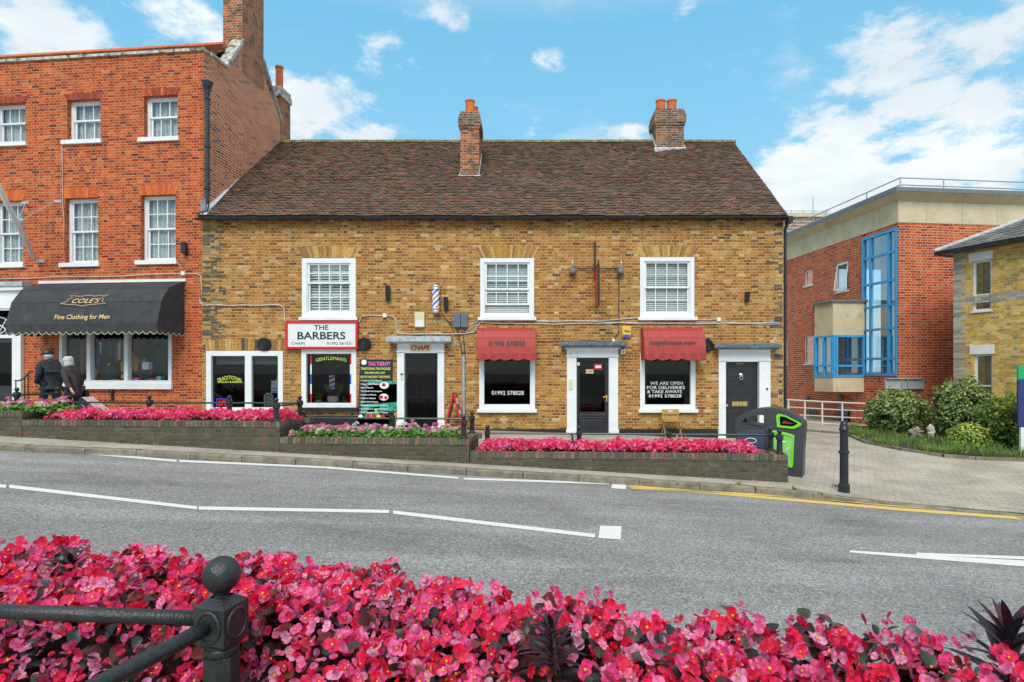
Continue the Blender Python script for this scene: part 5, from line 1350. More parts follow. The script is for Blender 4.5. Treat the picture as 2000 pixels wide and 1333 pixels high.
# weeds at the foot of the walls and in the kerb joints
S = SC(); pts_ = []
for px, y_, k in ((818, -.06, 0), (243, -.05, 26), (275, -.06, 14), (310, -.05, 10), (470, -.05, 9), (555, -.05, 7), (735, -.04, 6), (850, -.04, 8), (900, -.05, 9), (650, -.05, 9)):
    w = pw(pxx(px), y_); 
    for _ in range(k): pts_.append((w.x + random.gauss(0, .06), w.y + random.gauss(0, .02), g_h(w.x, w.y) + .005))
for px, py in ((1442, 948), (1552, 958), (1605, 968), (1632, 952)):
    w = G(px, py, kerb_z)
    for _ in range(14): pts_.append((w.x + random.gauss(0, .03), w.y + random.gauss(0, .02), w.z + .0))
p = np.array(pts_); n = len(p); d = ncloud(n, .9, .5); X = d / np.linalg.norm(d, axis=1, keepdims=True); Rr = rots(np.cross(X, rng.normal(0, 1, (n, 3))))
T = X; B_ = Rr[:, :, 2]; C_ = np.cross(B_, T); Rm = np.stack([T, C_ / np.linalg.norm(C_, axis=1, keepdims=True), B_], 2)
S.add(*leaf_t(.07, .008)[:2], 0, leaf_t(.07, .008)[2], p, Rm, rng.uniform(.5, 1.2, n), pick([(.16, .26, .05), (.12, .2, .04)], n, .2)); tag(S.build('weeds', 'leaf'), 'small green weeds at the foot of the planters and in the kerb joints', 'weeds', kind='stuff')

# ------------------------------------------------------------------ foreground rail
nr = thing('iron_railing', 'big black iron post with ball top and two thick rails in the foreground', 'railing', (-.704, 1.38, .945))
big = ball_post_mesh('post', 26); ob = big.build('post', 'black_iron', None, smooth=False, bevel=.0025); ob.parent = nr; ob.rotation_euler = (0, 0, R(-14)); ob.scale = (.86, .86, 1); OFF[ob.name] = Vector()
for p_ in ob.data.polygons:
    z = sum(ob.data.vertices[i].co.z for i in p_.vertices) / len(p_.vertices); p_.use_smooth = z > .345 or len(p_.vertices) == 4 and .02 < z < .05
m = MB(); m.tube([(-.71, 1.385, 1.226), (-1.26, 1.44, 1.222), (-2.6, 1.58, 1.21)], .0172, 20); m.build('rail', 'black_iron', nr, smooth=True)
m = MB(); m.tube([(-.71, 1.375, 1.224), (-.735, 1.30, 1.222), (-.83, 1.0, 1.216), (-1.0, .45, 1.20)], .0172, 20); m.build('rail', 'black_iron', nr, smooth=True)
# ------------------------------------------------------------------ red awnings
RP = [(.0, 0), (.20, .03), (.34, .10), (.44, .28), (.50, .50), (.52, .68)]
def red_awn(px0, px1, label, words, wx, zoff):
    X0, X1 = FX(px0) + .02, FX(px1) - .02
    a = awning('window_awning', label, X0, X1, FZ(641), RP, .17, 'awning_red', 'awning_red', None, 5, rib=[1, 3, 5], group='small red window awnings', loc=(0, TY, 0))
    pm = on_panel(RP[3], RP[4], FZ(641))
    text(words, wx[0], wx[1], FZ(641) - .41, -.012, 'black_letter', a, h=zoff * 1.15, mk=pm, bold=.02)
    return a
q = 15.12 / 15.6
red_awn(933, 1047, 'small faded red window awning lettered with a telephone number', '01992 578028', ((954 - CXP) / FPX * 15.12, (1026 - CXP) / FPX * 15.12), .10)
red_awn(1250, 1369, 'small faded red window awning lettered with a web address', 'maychinese.com', ((1268 - CXP) / FPX * 15.12, (1358 - CXP) / FPX * 15.12), .12)

# ------------------------------------------------------------------ signs and fittings on the terrace front
def box_thing(name, label, cat, px0, px1, py0, py1, mat, d=.06, group=None, parts=(), y=TY, bev=.008, part='case'):
    t = thing(name, label, cat, (FX((px0 + px1) / 2), y, FZ(py1)), 0, group)
    m = MB(); m.box((FX(px0), y - d, FZ(py1)), (FX(px1), y - .001, FZ(py0))); m.build(part, mat, t, bevel=bev)
    for (nm, a, b, c, dd, mt, dep) in parts:
        m = MB(); m.box((FX(a), y - d - dep, FZ(dd)), (FX(b), y - d + .002, FZ(c))); m.build(nm, mt, t)
    return t
sg = thing('shop_sign', 'white shop sign in a red frame with black lettering over the barbers window', 'sign', (FX(631), TY, FZ(681)))
m = MB(); m.frame(FX(561), FX(701), FZ(682), FZ(628), .055, TY - .13, TY - .0155); m.build('frame', 'red_paint', sg, bevel=.006)
m = MB(); m.box((FX(561) + .05, TY - .10, FZ(682) + .05), (FX(701) - .05, TY - .03, FZ(628) - .05)); m.build('board', 'white_plastic', sg)
text('THE', FX(616), FX(644), FZ(640.5), TY - .102, 'black_letter', sg, h=.125, bold=.012); text('BARBERS', FX(584), FX(677), FZ(656.5), TY - .102, 'black_letter', sg, h=.20, bold=.02)
text('CHAPS', FX(572), FX(598.5), FZ(671.5), TY - .102, 'black_letter', sg, h=.075); text('01992 561551', FX(641), FX(690), FZ(671.5), TY - .102, 'black_letter', sg, h=.075)
cs = thing('door_sign', 'small cream sign with red brush lettering above the barbers door', 'sign', (FX(822), TY - .04, FZ(687)))
m = MB(); m.box((FX(801), TY - .052, FZ(687)), (FX(842), TY - .0415, FZ(672.5))); m.build('board', 'cream_plastic', cs); text('CHAPS', FX(803), FX(840), FZ(680), TY - .053, 'red_letter', cs, h=.14, bold=.04, shear=.25)
for px, lab in ((517, 'round black ribbed wall vent above the two-light window'), (712, 'round black ribbed wall vent beside the red framed shop sign'), (1379, 'round black ribbed wall vent beside the right red awning')):
    m = MB(); x, z = FX(px), FZ(673 if px < 1300 else 675); m.lathe([(.175, TY - .001), (.175, TY - .05), (.155, TY - .075), (.14, TY - .06), (.12, TY - .06), (.105, TY - .085), (.085, TY - .07), (.06, TY - .07), (.045, TY - .095), (0.001, TY - .095)], (x, 0, z), 28, axis='y')
    tag(m.build('wall_vent', 'black_paint'), lab, 'vent', 'round black wall vents')
box_thing('alarm_box', 'cream alarm box on the brickwork above the barbers door', 'alarm box', 811, 830, 611, 640, 'cream_plastic', .09, parts=(('lower_panel', 813, 828, 626, 638, 'white_plastic', .006),))
ab = box_thing('alarm_box', 'yellow alarm box with a blue foot beside the right red awning', 'alarm box', 1214.5, 1231, 638, 659, 'alarm_yellow', .08, parts=(('blue_foot', 1215.5, 1230, 654, 658.5, 'blue_paint', .005),))
text('Yale', FX(1217), FX(1229), FZ(647.5), TY - .083, 'black_letter', ab, h=.06, bold=.03)
for px0, px1, lab in ((887, 900, 'left one of the two dark grey meter boxes beneath the barber pole'), (901, 914, 'right one of the two dark grey meter boxes beneath the barber pole')):
    box_thing('junction_cabinet', lab, 'meter box', px0, px1, 612, 640, 'grey_box', .10, 'two dark grey meter boxes', parts=(('gland', (px0 + px1) / 2 - 2, (px0 + px1) / 2 + 2, 640, 644, 'black_paint', -.04),))
def floodlight(px, py, h, lab, y=TY):
    t = thing('floodlight', lab, 'light fitting', (FX(px), y, FZ(py)), 0, 'black fittings on the wall'); x, z = FX(px), FZ(py)
    m = MB(); m.prism([(y - .10, z - h * .45), (y - .16, z + h * .5), (y - .06, z + h * .5), (y - .03, z - h * .45)], x - .055, x + .055, 'x'); m.build('lamp_head', 'black_paint', t, bevel=.008)
    m = MB(); m.box((x - .02, y - .06, z - .03), (x + .02, y - .001, z + .03)); m.build('bracket', 'black_paint', t)
    return t
floodlight(759, 575, .42, 'tall black wall fitting left of the barber pole'); floodlight(872, 595, .36, 'slim black wall fitting just right of the barber pole'); floodlight(1457, 582, .28, 'small black wall fitting high above the panelled door')
m = MB(); w_ = RF.world(*[RF.onY(364, 486)[0], -.1, RF.onY(364, 486)[1]]); t = thing('floodlight', 'black wall fitting on the red brick beside the shop awning', 'light fitting', tuple(w_), 0, 'black fittings on the wall')
m.box((w_.x - .06, w_.y - .05, w_.z - .15), (w_.x + .06, w_.y + .06, w_.z + .15)); m.build('lamp_head', 'black_paint', t, bevel=.015); m = MB(); m.box((w_.x - .02, w_.y + .06, w_.z - .18), (w_.x + .02, w_.y + .13, w_.z + .02)); m.build('bracket', 'black_paint', t)
cm = thing('security_camera', 'small white security camera right of the glazed door', 'camera', (FX(1216.5), TY, FZ(688))); m = MB(); m.box((FX(1212), TY - .07, FZ(692)), (FX(1221), TY - .001, FZ(683))); m.build('housing', 'white_plastic', cm, bevel=.01)
m = MB(); m.lathe([(.022, TY - .070), (.022, TY - .085), (.01, TY - .086)], (FX(1217), 0, FZ(688)), 12, axis='y'); m.build('lens', 'black_paint', cm)
# barber pole
def stripes():
    m, t, b = newmat('barber_stripe'); co = t.node('ShaderNodeTexCoord').outputs['Object']; x, y, z = t.sep(co)
    a = t.math('DIVIDE', t.math('ARCTAN2', y, x), 6.28318); f = t.math('FRACT', t.math('ADD', t.math('MULTIPLY', a, 2.0), t.math('MULTIPLY', z, -3.6)))
    c = t.ramp(f, [(0, (.82, .84, .86)), (.28, (.75, .17, .03)), (.5, (.82, .84, .86)), (.74, (.02, .20, .66))], 'CONSTANT'); t.l.new(c, b.inputs['Base Color']); b.inputs['Roughness'].default_value = .2
stripes()
bx, by, bz = FX(853), TY - .16, FZ(586)
bp = thing('barber_pole', 'red white and blue striped barber pole with chrome ends on the wall', 'barber pole', (bx, by, bz))
m = MB(); m.lathe([(.092, -.24), (.092, .25)], (bx, by, bz), 24); m.build('striped_cylinder', 'barber_stripe', bp, smooth=False)
for s in (-1, 1):
    m = MB(); m.lathe([(.110, s * .24), (.115, s * .26), (.098, s * .275), (.105, s * .31), (.112, s * .325), (.095, s * .36), (.03, s * .37)], (bx, by, bz), 24); m.build('end_cap', 'chrome', bp, smooth=True)
m = MB(); m.box((bx - .02, by + .07, bz - .2), (bx + .02, TY - .001, bz - .16)); m.box((bx - .02, by + .07, bz + .16), (bx + .02, TY - .001, bz + .2)); m.build('bracket', 'chrome', bp)
# hanging sign edge-on with two lamps
hg = thing('hanging_sign', 'red and black hanging sign seen edge-on, with a pair of swan-neck lamps', 'sign', (FX(1162), TY, FZ(526)))
X = FX(1161.5); y1 = TY - .001
m = MB(); m.box((X - .022, TY - .06, FZ(545)), (X + .022, y1, FZ(473))); m.tube([(X, TY - .04, FZ(526)), (X, TY - .8, FZ(526)), (X, TY - .86, FZ(520))], .014, 8)
m.tube([(FX(1118), TY - .05, FZ(525)), (FX(1211), TY - .05, FZ(525))], .016, 8); m.build('bracket', 'black_paint', hg)
m = MB(); m.box((X - .012, TY - .78, FZ(603)), (X + .012, TY - .10, FZ(529))); m.build('board', 'red_paint', hg); m = MB(); m.box((X + .012, TY - .785, FZ(604)), (X + .035, TY - .09, FZ(528))); m.box((X - .016, TY - .79, FZ(604.5)), (X + .035, TY - .7851, FZ(527.5))); m.build('board_edge', 'black_paint', hg)
for px, s in ((1117, -1), (1212, 1)):
    x = FX(px); m = MB(); m.lathe([(.10, -.10), (.095, -.04), (.06, .02), (.025, .06), (.02, .09)], n=16, M=Matrix.Translation((x, TY - .14, FZ(528))) @ Matrix.Rotation(R(28), 4, 'X') @ Matrix.Rotation(R(12 * s), 4, 'Y')); lp = m.build('lamp_shade', 'office_grey', hg, smooth=True)
    m = MB(); m.tube([(x, TY - .05, FZ(525)), (x, TY - .09, FZ(521)), (x, TY - .13, FZ(515.5)), (x + .01, TY - .10, FZ(511))], .012, 6); m.build('lamp_arm', 'white_plastic', lp)
# cables
def cable(pts, r=.014, mat='pale_cable', par=terr, name='cable', y=None):
    P3 = []
    raw = [(FX(a), FZ(b)) for a, b in pts]
    for i in range(len(raw) - 1):
        for k in range(6): t = k / 6; P3.append((raw[i][0] * (1 - t) + raw[i + 1][0] * t, TY - (y or .022), raw[i][1] * (1 - t) + raw[i + 1][1] * t + .008 * math.sin(raw[i][0] * 9 + k)))
    P3.append((raw[-1][0], TY - (y or .022), raw[-1][1])); m = MB(); m.tube(P3, r, 6); return m.build(name, mat, par, smooth=True)
cable([(391, 582), (392, 592), (398, 597), (470, 597), (545, 596), (555, 601), (557, 625), (562, 634)], .016)
cable([(702, 630), (706, 619), (712, 617), (748, 617)], .014); cable([(756, 617), (768, 619), (774, 626), (775, 648), (779, 652), (830, 653), (905, 652), (925, 650), (931, 640), (938, 630), (950, 626)], .015)
cable([(940, 627), (1050, 627), (1150, 628), (1240, 622), (1330, 626), (1385, 625), (1400, 624)], .013); cable([(936, 631), (1010, 632), (1080, 634), (1210, 631), (1300, 633), (1420, 632), (1522, 631)], .014)
cable([(1044, 629), (1120, 627), (1200, 631), (1400, 630), (1520, 634)], .011); cable([(863, 612), (872, 626), (884, 640), (885, 650)], .009, 'dark_cable'); cable([(867, 620), (880, 632), (898, 640), (905, 652)], .009, 'dark_cable')
cable([(893, 641), (896, 655), (899, 670), (903, 697)], .013, 'dark_cable'); cable([(907, 641), (905, 660), (907, 672), (908, 697)], .011, 'dark_cable'); cable([(913, 640), (925, 632), (940, 628)], .009)
cable([(885, 655), (890, 672), (899, 675), (905, 664)], .008); cable([(895, 645), (912, 650), (921, 640), (931, 634)], .008)
cable([(1208, 540), (1209, 570), (1208, 600), (1209, 622), (1208, 650), (1203, 657), (1198, 664)], .012, 'dark_cable'); cable([(1050, 667), (1090, 667), (1140, 666), (1196, 666)], .009, 'dark_cable')
cable([(940, 460), (941, 520), (938, 560), (943, 575)], .006, 'dark_cable') if 0 else None
m = MB(); m.tube([(FX(906), TY - .05, FZ(695)), (FX(906), TY - .05, .2)], .037, 12); 
for py in (705, 760, 812): m.box((FX(906) - .055, TY - .06, FZ(py) - .02), (FX(906) + .055, TY - .001, FZ(py) + .02))
m.build('cable_conduit', 'grey_pipe', terr, smooth=False)
for px, py, s in ((752, 617, .05), (1403, 624.5, .05), (1197.5, 665, .035)):
    m = MB(); m.box((FX(px) - s, TY - .06, FZ(py) - s), (FX(px) + s, TY - .001, FZ(py) + s)); m.build('junction_box', 'white_plastic', terr, bevel=.01)
def rcable(pts, r=.013, mat='pale_cable', dy=-.03):
    P3 = [(RF.onY(a, b, dy)[0], dy, RF.onY(a, b, dy)[1]) for a, b in pts]; m = MB(); m.tube(P3, r, 6); return m.build('cable', mat, red, smooth=True)
rcable([(-10, 545), (60, 544), (110, 541), (230, 540), (300, 536), (357, 535)]); rcable([(362, 535), (385, 535), (392, 540), (394, 560), (394, 585)]); rcable([(121, 282), (122, 330), (122, 395), (125, 430), (124, 490)], .007)
rcable([(343, 510), (352, 519), (356, 528), (350, 535), (352, 545)], .007)
m = MB(); a, b = RF.onY(360, 535); m.box((a - .05, -.07, b - .05), (a + .05, -.001, b + .05)); m.build('junction_box', 'white_plastic', red, bevel=.01)
# massage poster on the wall
ps = thing('wall_banner', 'tall black banner listing massage treatments beside the barbers door', 'banner', (FX(735), TY, FZ(828)))
sh = lambda x, y, z: (x + (z - FZ(700)) * .035, y, z)
m = MB(); v = []
for yy in (TY - .035, TY - .03): v += [sh(FX(704), yy, FZ(828)), sh(FX(768), yy, FZ(828)), sh(FX(768), yy, FZ(703)), sh(FX(704), yy, FZ(703))]
m.add(v, [(0, 1, 2, 3), (7, 6, 5, 4), (0, 4, 5, 1), (1, 5, 6, 2), (2, 6, 7, 3), (3, 7, 4, 0)]); m.build('sheet', 'poster_black', ps)
m = MB()
for a, b, c, d in ((712, 716, 757, 748), (713, 727, 754, 760), (716, 738, 764, 778), (708, 778, 752, 784), (713, 742, 796, 812), (708, 790, 746, 800)):
    v = [sh(FX(a), TY - .0365, FZ(d + 6)), sh(FX(b if b > a else a + 24), TY - .0365, FZ(d + 2)), sh(FX((b if b > a else a + 30) + 4), TY - .0365, FZ(c - 2)), sh(FX(a + 14), TY - .0365, FZ(c))]
    m.add(v, [(0, 1, 2, 3)])
m.build('printed_leaf', 'teal_print', ps)
pt = lambda s, a, b, py, mat, h, bd=.02: text(s, FX(a), FX(b), FZ(py), TY - .037, mat, ps, h=h, bold=bd, mk=sh, ext=.001)
pt('THAI THERAPY', 720, 764, 711, 'pink_letter', .11, .03); pt('TRADITIONAL THAI MASSAGE', 706, 764, 720.5, 'yellow_letter', .065); pt('FOR MAN AND LADY', 714, 754, 728.5, 'yellow_letter', .055); pt('HEALTH AND BODY TREATMENTS', 706, 764, 736.5, 'yellow_letter', .06)
for i, (s, b) in enumerate((('Traditional Thai Massage', 748), ('Deep Tissue Massage', 743), ('Sport Massage', 732), ('Thai Herbal Hot Compress', 749), ('Hot Stone Massage', 738), ('Pregnant Massage', 737), ('Swedish Body Massage', 742), ('Swedish Body and Scrub Treatment', 762), ('Thai Reflexology and Head Massage', 762), ('Body Massage Aroma Therapy', 762))):
    pt('\u2022 ' + s, 706, b, 744 + i * 6.9, 'white_letter', .05)
for px, py, mt in ((753, 753, 'white_letter'), (753, 776, 'white_letter')):
    m = MB(); m.lathe([(.12, TY - .0385), (.12, TY - .0365)], n=20, M=Matrix.Translation(sh(FX(px), 0, FZ(py))) @ Matrix.Diagonal((1, 1, .75, 1)), axis='y'); m.build('printed_picture', mt, ps)
for px, py, r, mt in ((752, 752, .05, 'awning_red'), (748, 776, .05, 'red_letter'), (757, 777, .045, 'red_letter'), (735, 812, .06, 'red_letter'), (744, 814, .055, 'yellow_letter'), (724, 813, .06, 'red_letter'), (709, 814, .06, 'white_letter'), (712, 708, .07, 'white_letter'), (753, 813, .05, 'red_letter'), (739, 802, .045, 'bin_panel')):
    m = MB(); m.lathe([(r, TY - .041), (r, TY - .0388)], sh(FX(px), 0, FZ(py)), 12, axis='y'); m.build('printed_picture', mt, ps)
m = MB(); m.tube([(FX(701), TY - .03, FZ(703)), (FX(775), TY - .03, FZ(703.5))], .012, 6); m.tube([(FX(712), TY - .03, FZ(703)), (FX(714), TY - .03, FZ(692))], .006, 5); m.tube([(FX(766), TY - .03, FZ(703)), (FX(769), TY - .03, FZ(693))], .006, 5); m.build('hanging_bar', 'black_paint', ps)
# pavement board
AX, AY = FX(888) * 15.0 / 15.6, 15.0; az_ = g_h(AX, AY)
ab_ = thing('pavement_board', 'red framed A-shaped pavement board standing by the barbers door', 'sign', (AX, AY, az_))
ht = .98
for s in (-1, 1):
    M = Matrix.Translation((AX, AY, az_ + ht)) @ Matrix.Rotation(R(-13.5 * s), 4, 'Y')
    m = MB(); 
    for ya in (-.27, .23): m.box((-.018, ya, -1.0), (.018, ya + .045, 0), M=M)
    m.box((-.018, -.225, -.05), (.018, .23, 0), M=M); m.box((-.018, -.225, -.9), (.018, .23, -.85), M=M); fr = m.build('panel_frame', 'red_paint', ab_)
    m = MB(); m.box((-.006, -.225, -.85), (.006, .23, -.05), 0 if s > 0 else 1, M=M)
    if s > 0:
        m.box((.006, -.2, -.84), (.009, .2, -.6), 2, M=M); m.box((.006, -.2, -.45), (.009, .2, -.3), 1, M=M); m.box((.006, -.1, -.75), (.012, .1, -.55), 3, M=M); m.box((.006, -.2, -.14), (.009, .2, -.07), 1, M=M)
    m.build('poster', ['white_letter', 'navy_paint', 'blue_paint', 'awning_red'] if s > 0 else ['dark_door', 'dark_door'], ab_)
m = MB(); m.tube([(AX - .14, AY - .2, az_ + .55), (AX + .14, AY - .2, az_ + .55)], .006, 5); m.build('stay', 'red_paint', ab_)
# folding chair
CX_, CY_ = (1312 - CXP) / FPX * 15.2, 15.2; cz = g_h(CX_, CY_)
ch = thing('folding_chair', 'folding slatted wooden chair below the right shop window', 'chair', (CX_, CY_, cz))
w = .24; bk = FZ(800) * 1 + 0; zt_ = EYE + (HZ - 800) / FPX * 15.3
for s in (-1, 1):
    m = MB(); m.tube([(CX_ + s * w * .82, CY_ - .26, cz), (CX_ + s * w * .82, CY_ + .12, cz + .45), (CX_ + s * w * .82, CY_ + .18, zt_)], .016, 4); m.build('leg', 'pale_wood', ch)
    m = MB(); m.tube([(CX_ + s * w * .95, CY_ + .2, cz), (CX_ + s * w * .95, CY_ - .25, cz + .43)], .016, 4); m.build('leg', 'pale_wood', ch)
m = MB()
for k in range(7): m.box((CX_ - w * .95, CY_ - .28 + k * .06, cz + .44), (CX_ + w * .95, CY_ - .235 + k * .06, cz + .455))
m.build('seat', 'pale_wood', ch)
m = MB(); m.box((CX_ - w * .9, CY_ + .14, zt_ - .13), (CX_ - .06, CY_ + .16, zt_)); m.box((CX_ + .06, CY_ + .14, zt_ - .13), (CX_ + w * .9, CY_ + .16, zt_)); m.box((CX_ - .06, CY_ + .14, zt_ - .13), (CX_ + .06, CY_ + .16, zt_ - .07)); m.box((CX_ - .06, CY_ + .14, zt_ - .03), (CX_ + .06, CY_ + .16, zt_)); m.box((CX_ - w * .9, CY_ + .135, zt_ - .26), (CX_ + w * .9, CY_ + .155, zt_ - .16)); m.build('backrest', 'pale_wood', ch)
# things inside the barbers windows
lx0, lx1, lz0, lz1 = HR['l1']; shelf = lz0 + .125
def pot_plant(name, lab, x, y, z, r, h, potm, plant, cols, nl, L, pot_h):
    t = thing(name, lab, 'pot plant', (x, y, z)); m = MB(); m.lathe([(r * .7, 0), (r, pot_h * .3), (r, pot_h), (r * .85, pot_h), (r * .8, pot_h * .8)], (x, y, z), 16); m.build('pot', potm, t, smooth=False)
    S = SC(); a = rng.uniform(0, 6.28, nl); el = rng.uniform(.3, 1.35, nl); Xv = np.stack([np.cos(a) * np.cos(el), np.sin(a) * np.cos(el) * .4, np.sin(el)], 1); sd_ = np.cross(Xv, np.tile((0, -1, .2), (nl, 1))); sd_ /= np.linalg.norm(sd_, axis=1, keepdims=True)
    tp = leaf_t(L, L * plant, .3, .5); S.add(*tp[:2], 0, tp[2], np.tile((x, y, z + pot_h), (nl, 1)) + Xv * .03, np.stack([Xv, sd_, np.cross(Xv, sd_)], 2), rng.uniform(.6, 1.1, nl), pick(cols, nl, .2)); S.build('leaves', 'leaf', t, smooth=True); return t
m = MB(); m.box((lx0 + .13, TY + .09, lz0 + .05), (lx1 - .13, TY + .55, shelf)); m.build('shelf', 'white_paint', l1)
GRN = [(.16, .32, .06), (.22, .40, .10), (.10, .22, .05)]
pot_plant('pot_plant', 'broad-leaved plant in a white ribbed bowl in the barbers window', FX(643), TY + .32, shelf, .15, .5, 'pot_white', .20, GRN, 20, .40, .17)
pot_plant('pot_plant', 'spiky aloe in a green pot at the left of the barbers window', FX(614), TY + .3, shelf, .09, .4, 'bin_panel', .10, GRN, 16, .27, .07)
pot_plant('pot_plant', 'little round green plant at the right of the barbers window', FX(667), TY + .26, shelf, .05, .2, 'terracotta', .3, GRN, 10, .10, .05)
st = thing('striped_emblem', 'slanted red white and blue striped panel hanging in the barbers window', 'sign', (FX(644.5), TY + .16, FZ(762)))
m = MB(); xa, xb, za, zb = FX(639), FX(650), FZ(761), FZ(733.5); m.box((xa, TY + .16, za), (xb, TY + .17, zb), 0)
for i, c in enumerate((1, 2, 1)):
    zz_ = za + .02 + i * .125; m.add([(xa, TY + .158, zz_ - .02), (xb, TY + .158, zz_ + .04), (xb, TY + .158, zz_ + .09), (xa, TY + .158, zz_ + .03)], [(0, 1, 2, 3)], c)
m.build('panel', ['white_letter', 'blue_paint', 'red_letter'], st)
m = MB(); m.box((xa - .005, TY + .155, za - .03), (xb + .01, TY + .175, za - .001)); m.build('base', 'black_paint', st)
on = thing('open_sign', 'lit neon open sign in red letters with a blue border', 'sign', (FX(433), TY + .11, FZ(797)))
def emis(name, col, s):
    m, t, b = newmat(name); b.inputs['Emission Color'].default_value = (*col, 1); b.inputs['Emission Strength'].default_value = s; b.inputs['Base Color'].default_value = (*col, 1)
emis('neon_red', (1, .02, .02), 1.2); emis('neon_blue', (.08, .12, 1), 1.1)
m = MB(); m.box((FX(418), TY + .12, FZ(797)), (FX(449), TY + .14, FZ(779.5))); m.build('board', 'black_paint', on)
m = MB(); m.tube([(FX(418.5), TY + .11, FZ(796.5)), (FX(418.5), TY + .11, FZ(780)), (FX(448.5), TY + .11, FZ(780)), (FX(448.5), TY + .11, FZ(796.5)), (FX(418.5), TY + .11, FZ(796.5))], .009, 6); m.build('border_tube', 'neon_blue', on); text('OPEN', FX(420.5), FX(446.5), FZ(788.5), TY + .118, 'neon_red', on, h=.14, bold=.03)
nt = thing('window_notice', 'white notices with blue bars behind the right pane of the two-light window', 'notice', (FX(534), TY + .10, FZ(768)))
m = MB(); m.box((FX(526.5), TY + .10, FZ(768)), (FX(542.5), TY + .105, FZ(744)), 0); m.box((FX(529), TY + .097, FZ(760.5)), (FX(541), TY + .0995, FZ(758)), 1); m.box((FX(529), TY + .097, FZ(766.5)), (FX(541), TY + .0995, FZ(764)), 1)
m.add([(FX(534), TY + .10, FZ(744)), (FX(542.5), TY + .10, FZ(744)), (FX(542.5), TY + .10, FZ(727))], [(0, 1, 2)], 2); m.build('sheet', ['white_letter', 'blue_frame', 'steel_grey'], nt)
bc = thing('white_chair', 'white tubular framed chair behind the right pane of the two-light window', 'chair', (FX(514), TY + .3, FZ(806)))
m = MB(); m.tube([(FX(507), TY + .3, FZ(806)), (FX(507), TY + .3, FZ(774)), (FX(511), TY + .3, FZ(770.5)), (FX(520), TY + .3, FZ(770.5)), (FX(523), TY + .3, FZ(774)), (FX(523), TY + .3, FZ(806))], .02, 8); m.build('frame', 'white_plastic', bc); m = MB(); m.box((FX(509), TY + .31, FZ(796)), (FX(521), TY + .33, FZ(773))); m.build('backrest', 'steel_grey', bc)
# red flags of tinsel reflected? keep to things seen: shop display behind the clothes shop window
DY = .42
sx = lambda px: rr(px, px + 1, 700, 701, DY)[0]
def dz_(py, y=DY): return RF.onY(230, py, y)[1]
def display(name, lab, cat, fn):
    t = thing(name, lab, cat, (RF.o[0], RF.o[1], 0), RF.r, local=True); fn(t); return t
def mannequin(px, py, mat, r, arm=True):
    def fn(t):
        x, z = sx(px), dz_(py); m = MB()
        m.sphere((x, DY, z), r, 16, 12, sc=(1, .6, 1.35), jit=.15)
        if arm:
            for s in (-1, 1): m.tube([(x + s * r * .8, DY, z + r * .8), (x + s * r * 1.15, DY - .05, z), (x + s * r * .9, DY - .1, z - r * 1.0)], [r * .35, r * .28, r * .22], 8)
        m.build('jacket', mat, t, smooth=True); m = MB(); m.lathe([(.05, r * 1.2), (.045, r * 1.5), (.055, r * 1.55), (.01, r * 1.7)], (x, DY, z), 10); m.build('neck', 'pale_wood', t); m = MB(); m.tube([(x, DY, z - r * 1.2), (x, DY, z - 1.0)], .02, 6); m.build('stand', 'chrome', t)
    return fn
display('mannequin', 'dark jacket on a stand in the middle shop pane', 'mannequin', mannequin(213, 735, 'dark_fabric', .22)); display('mannequin', 'ochre jacket on a stand in the right shop pane', 'mannequin', mannequin(258, 712, 'ochre_cloth', .20)); display('mannequin', 'dark top over folded clothes in the right shop pane', 'mannequin', mannequin(283, 728, 'brown_fabric', .23)); display('mannequin', 'ochre shirt low in the middle shop pane', 'mannequin', mannequin(188, 742, 'ochre_cloth', .17)); display('mannequin', 'dark blue shirt beside the ochre shirt, high in the middle pane', 'mannequin', mannequin(186, 703, 'navy_paint', .15))
def hang(px0, px1, py0, py1, cols):
    def fn(t):
        random.seed(int(px0)); x0, x1 = sx(px0), sx(px1); z0, z1 = dz_(py1, .8), dz_(py0, .8); x = x0
        m = MB(); m.tube([(x0 - .05, .8, z1 + .02), (x1 + .05, .8, z1 + .02)], .012, 6); m.build('rail', 'chrome', t)
        k = 0
        while x < x1:
            m = MB(); w_ = random.uniform(.04, .08); zz_ = z0 + random.uniform(0, .25); m.prism([(.62, zz_), (.98, zz_), (.97, z1 - .08), (.8, z1), (.63, z1 - .08)], x, x + w_, 'x', 0, random.choice(cols)); m.build('garment', 'neutral', t, bevel=.01); x += w_ + .012
    return fn
CL = [(.04, .04, .05), (.14, .13, .14), (.06, .08, .2), (.40, .36, .30), (.10, .07, .05), (.6, .58, .55), (.45, .22, .04), (.4, .05, .05)]
display('clothes_rail', 'rail of dark hanging clothes behind the left shop pane', 'clothes rail', hang(132, 168, 668, 735, CL)); display('clothes_rail', 'rail of hanging clothes high in the middle shop pane', 'clothes rail', hang(182, 243, 664, 712, CL))
def stack(t):
    random.seed(77)
    for px, py, w_, h_, c in ((277, 747, .16, .12, (.9, .10, .45)), (310, 745, .30, .07, (.5, .06, .05)), (322, 744, .13, .12, (.15, .4, .5)), (190, 746, .3, .08, (.55, .08, .05)), (236, 746, .22, .07, (.5, .05, .1)), (296, 722, .2, .2, (.55, .55, .65)), (255, 740, .18, .12, (.6, .25, .1))):
        x, z = sx(px), dz_(py, .22); m = MB(); m.box((x - w_ / 2, .18, z), (x + w_ / 2, .34, z + h_), 0, c); m.build('folded_garment', 'neutral', t, bevel=.015)
display('folded_clothes', 'bright folded clothes laid along the shop window floor', 'clothes', stack)
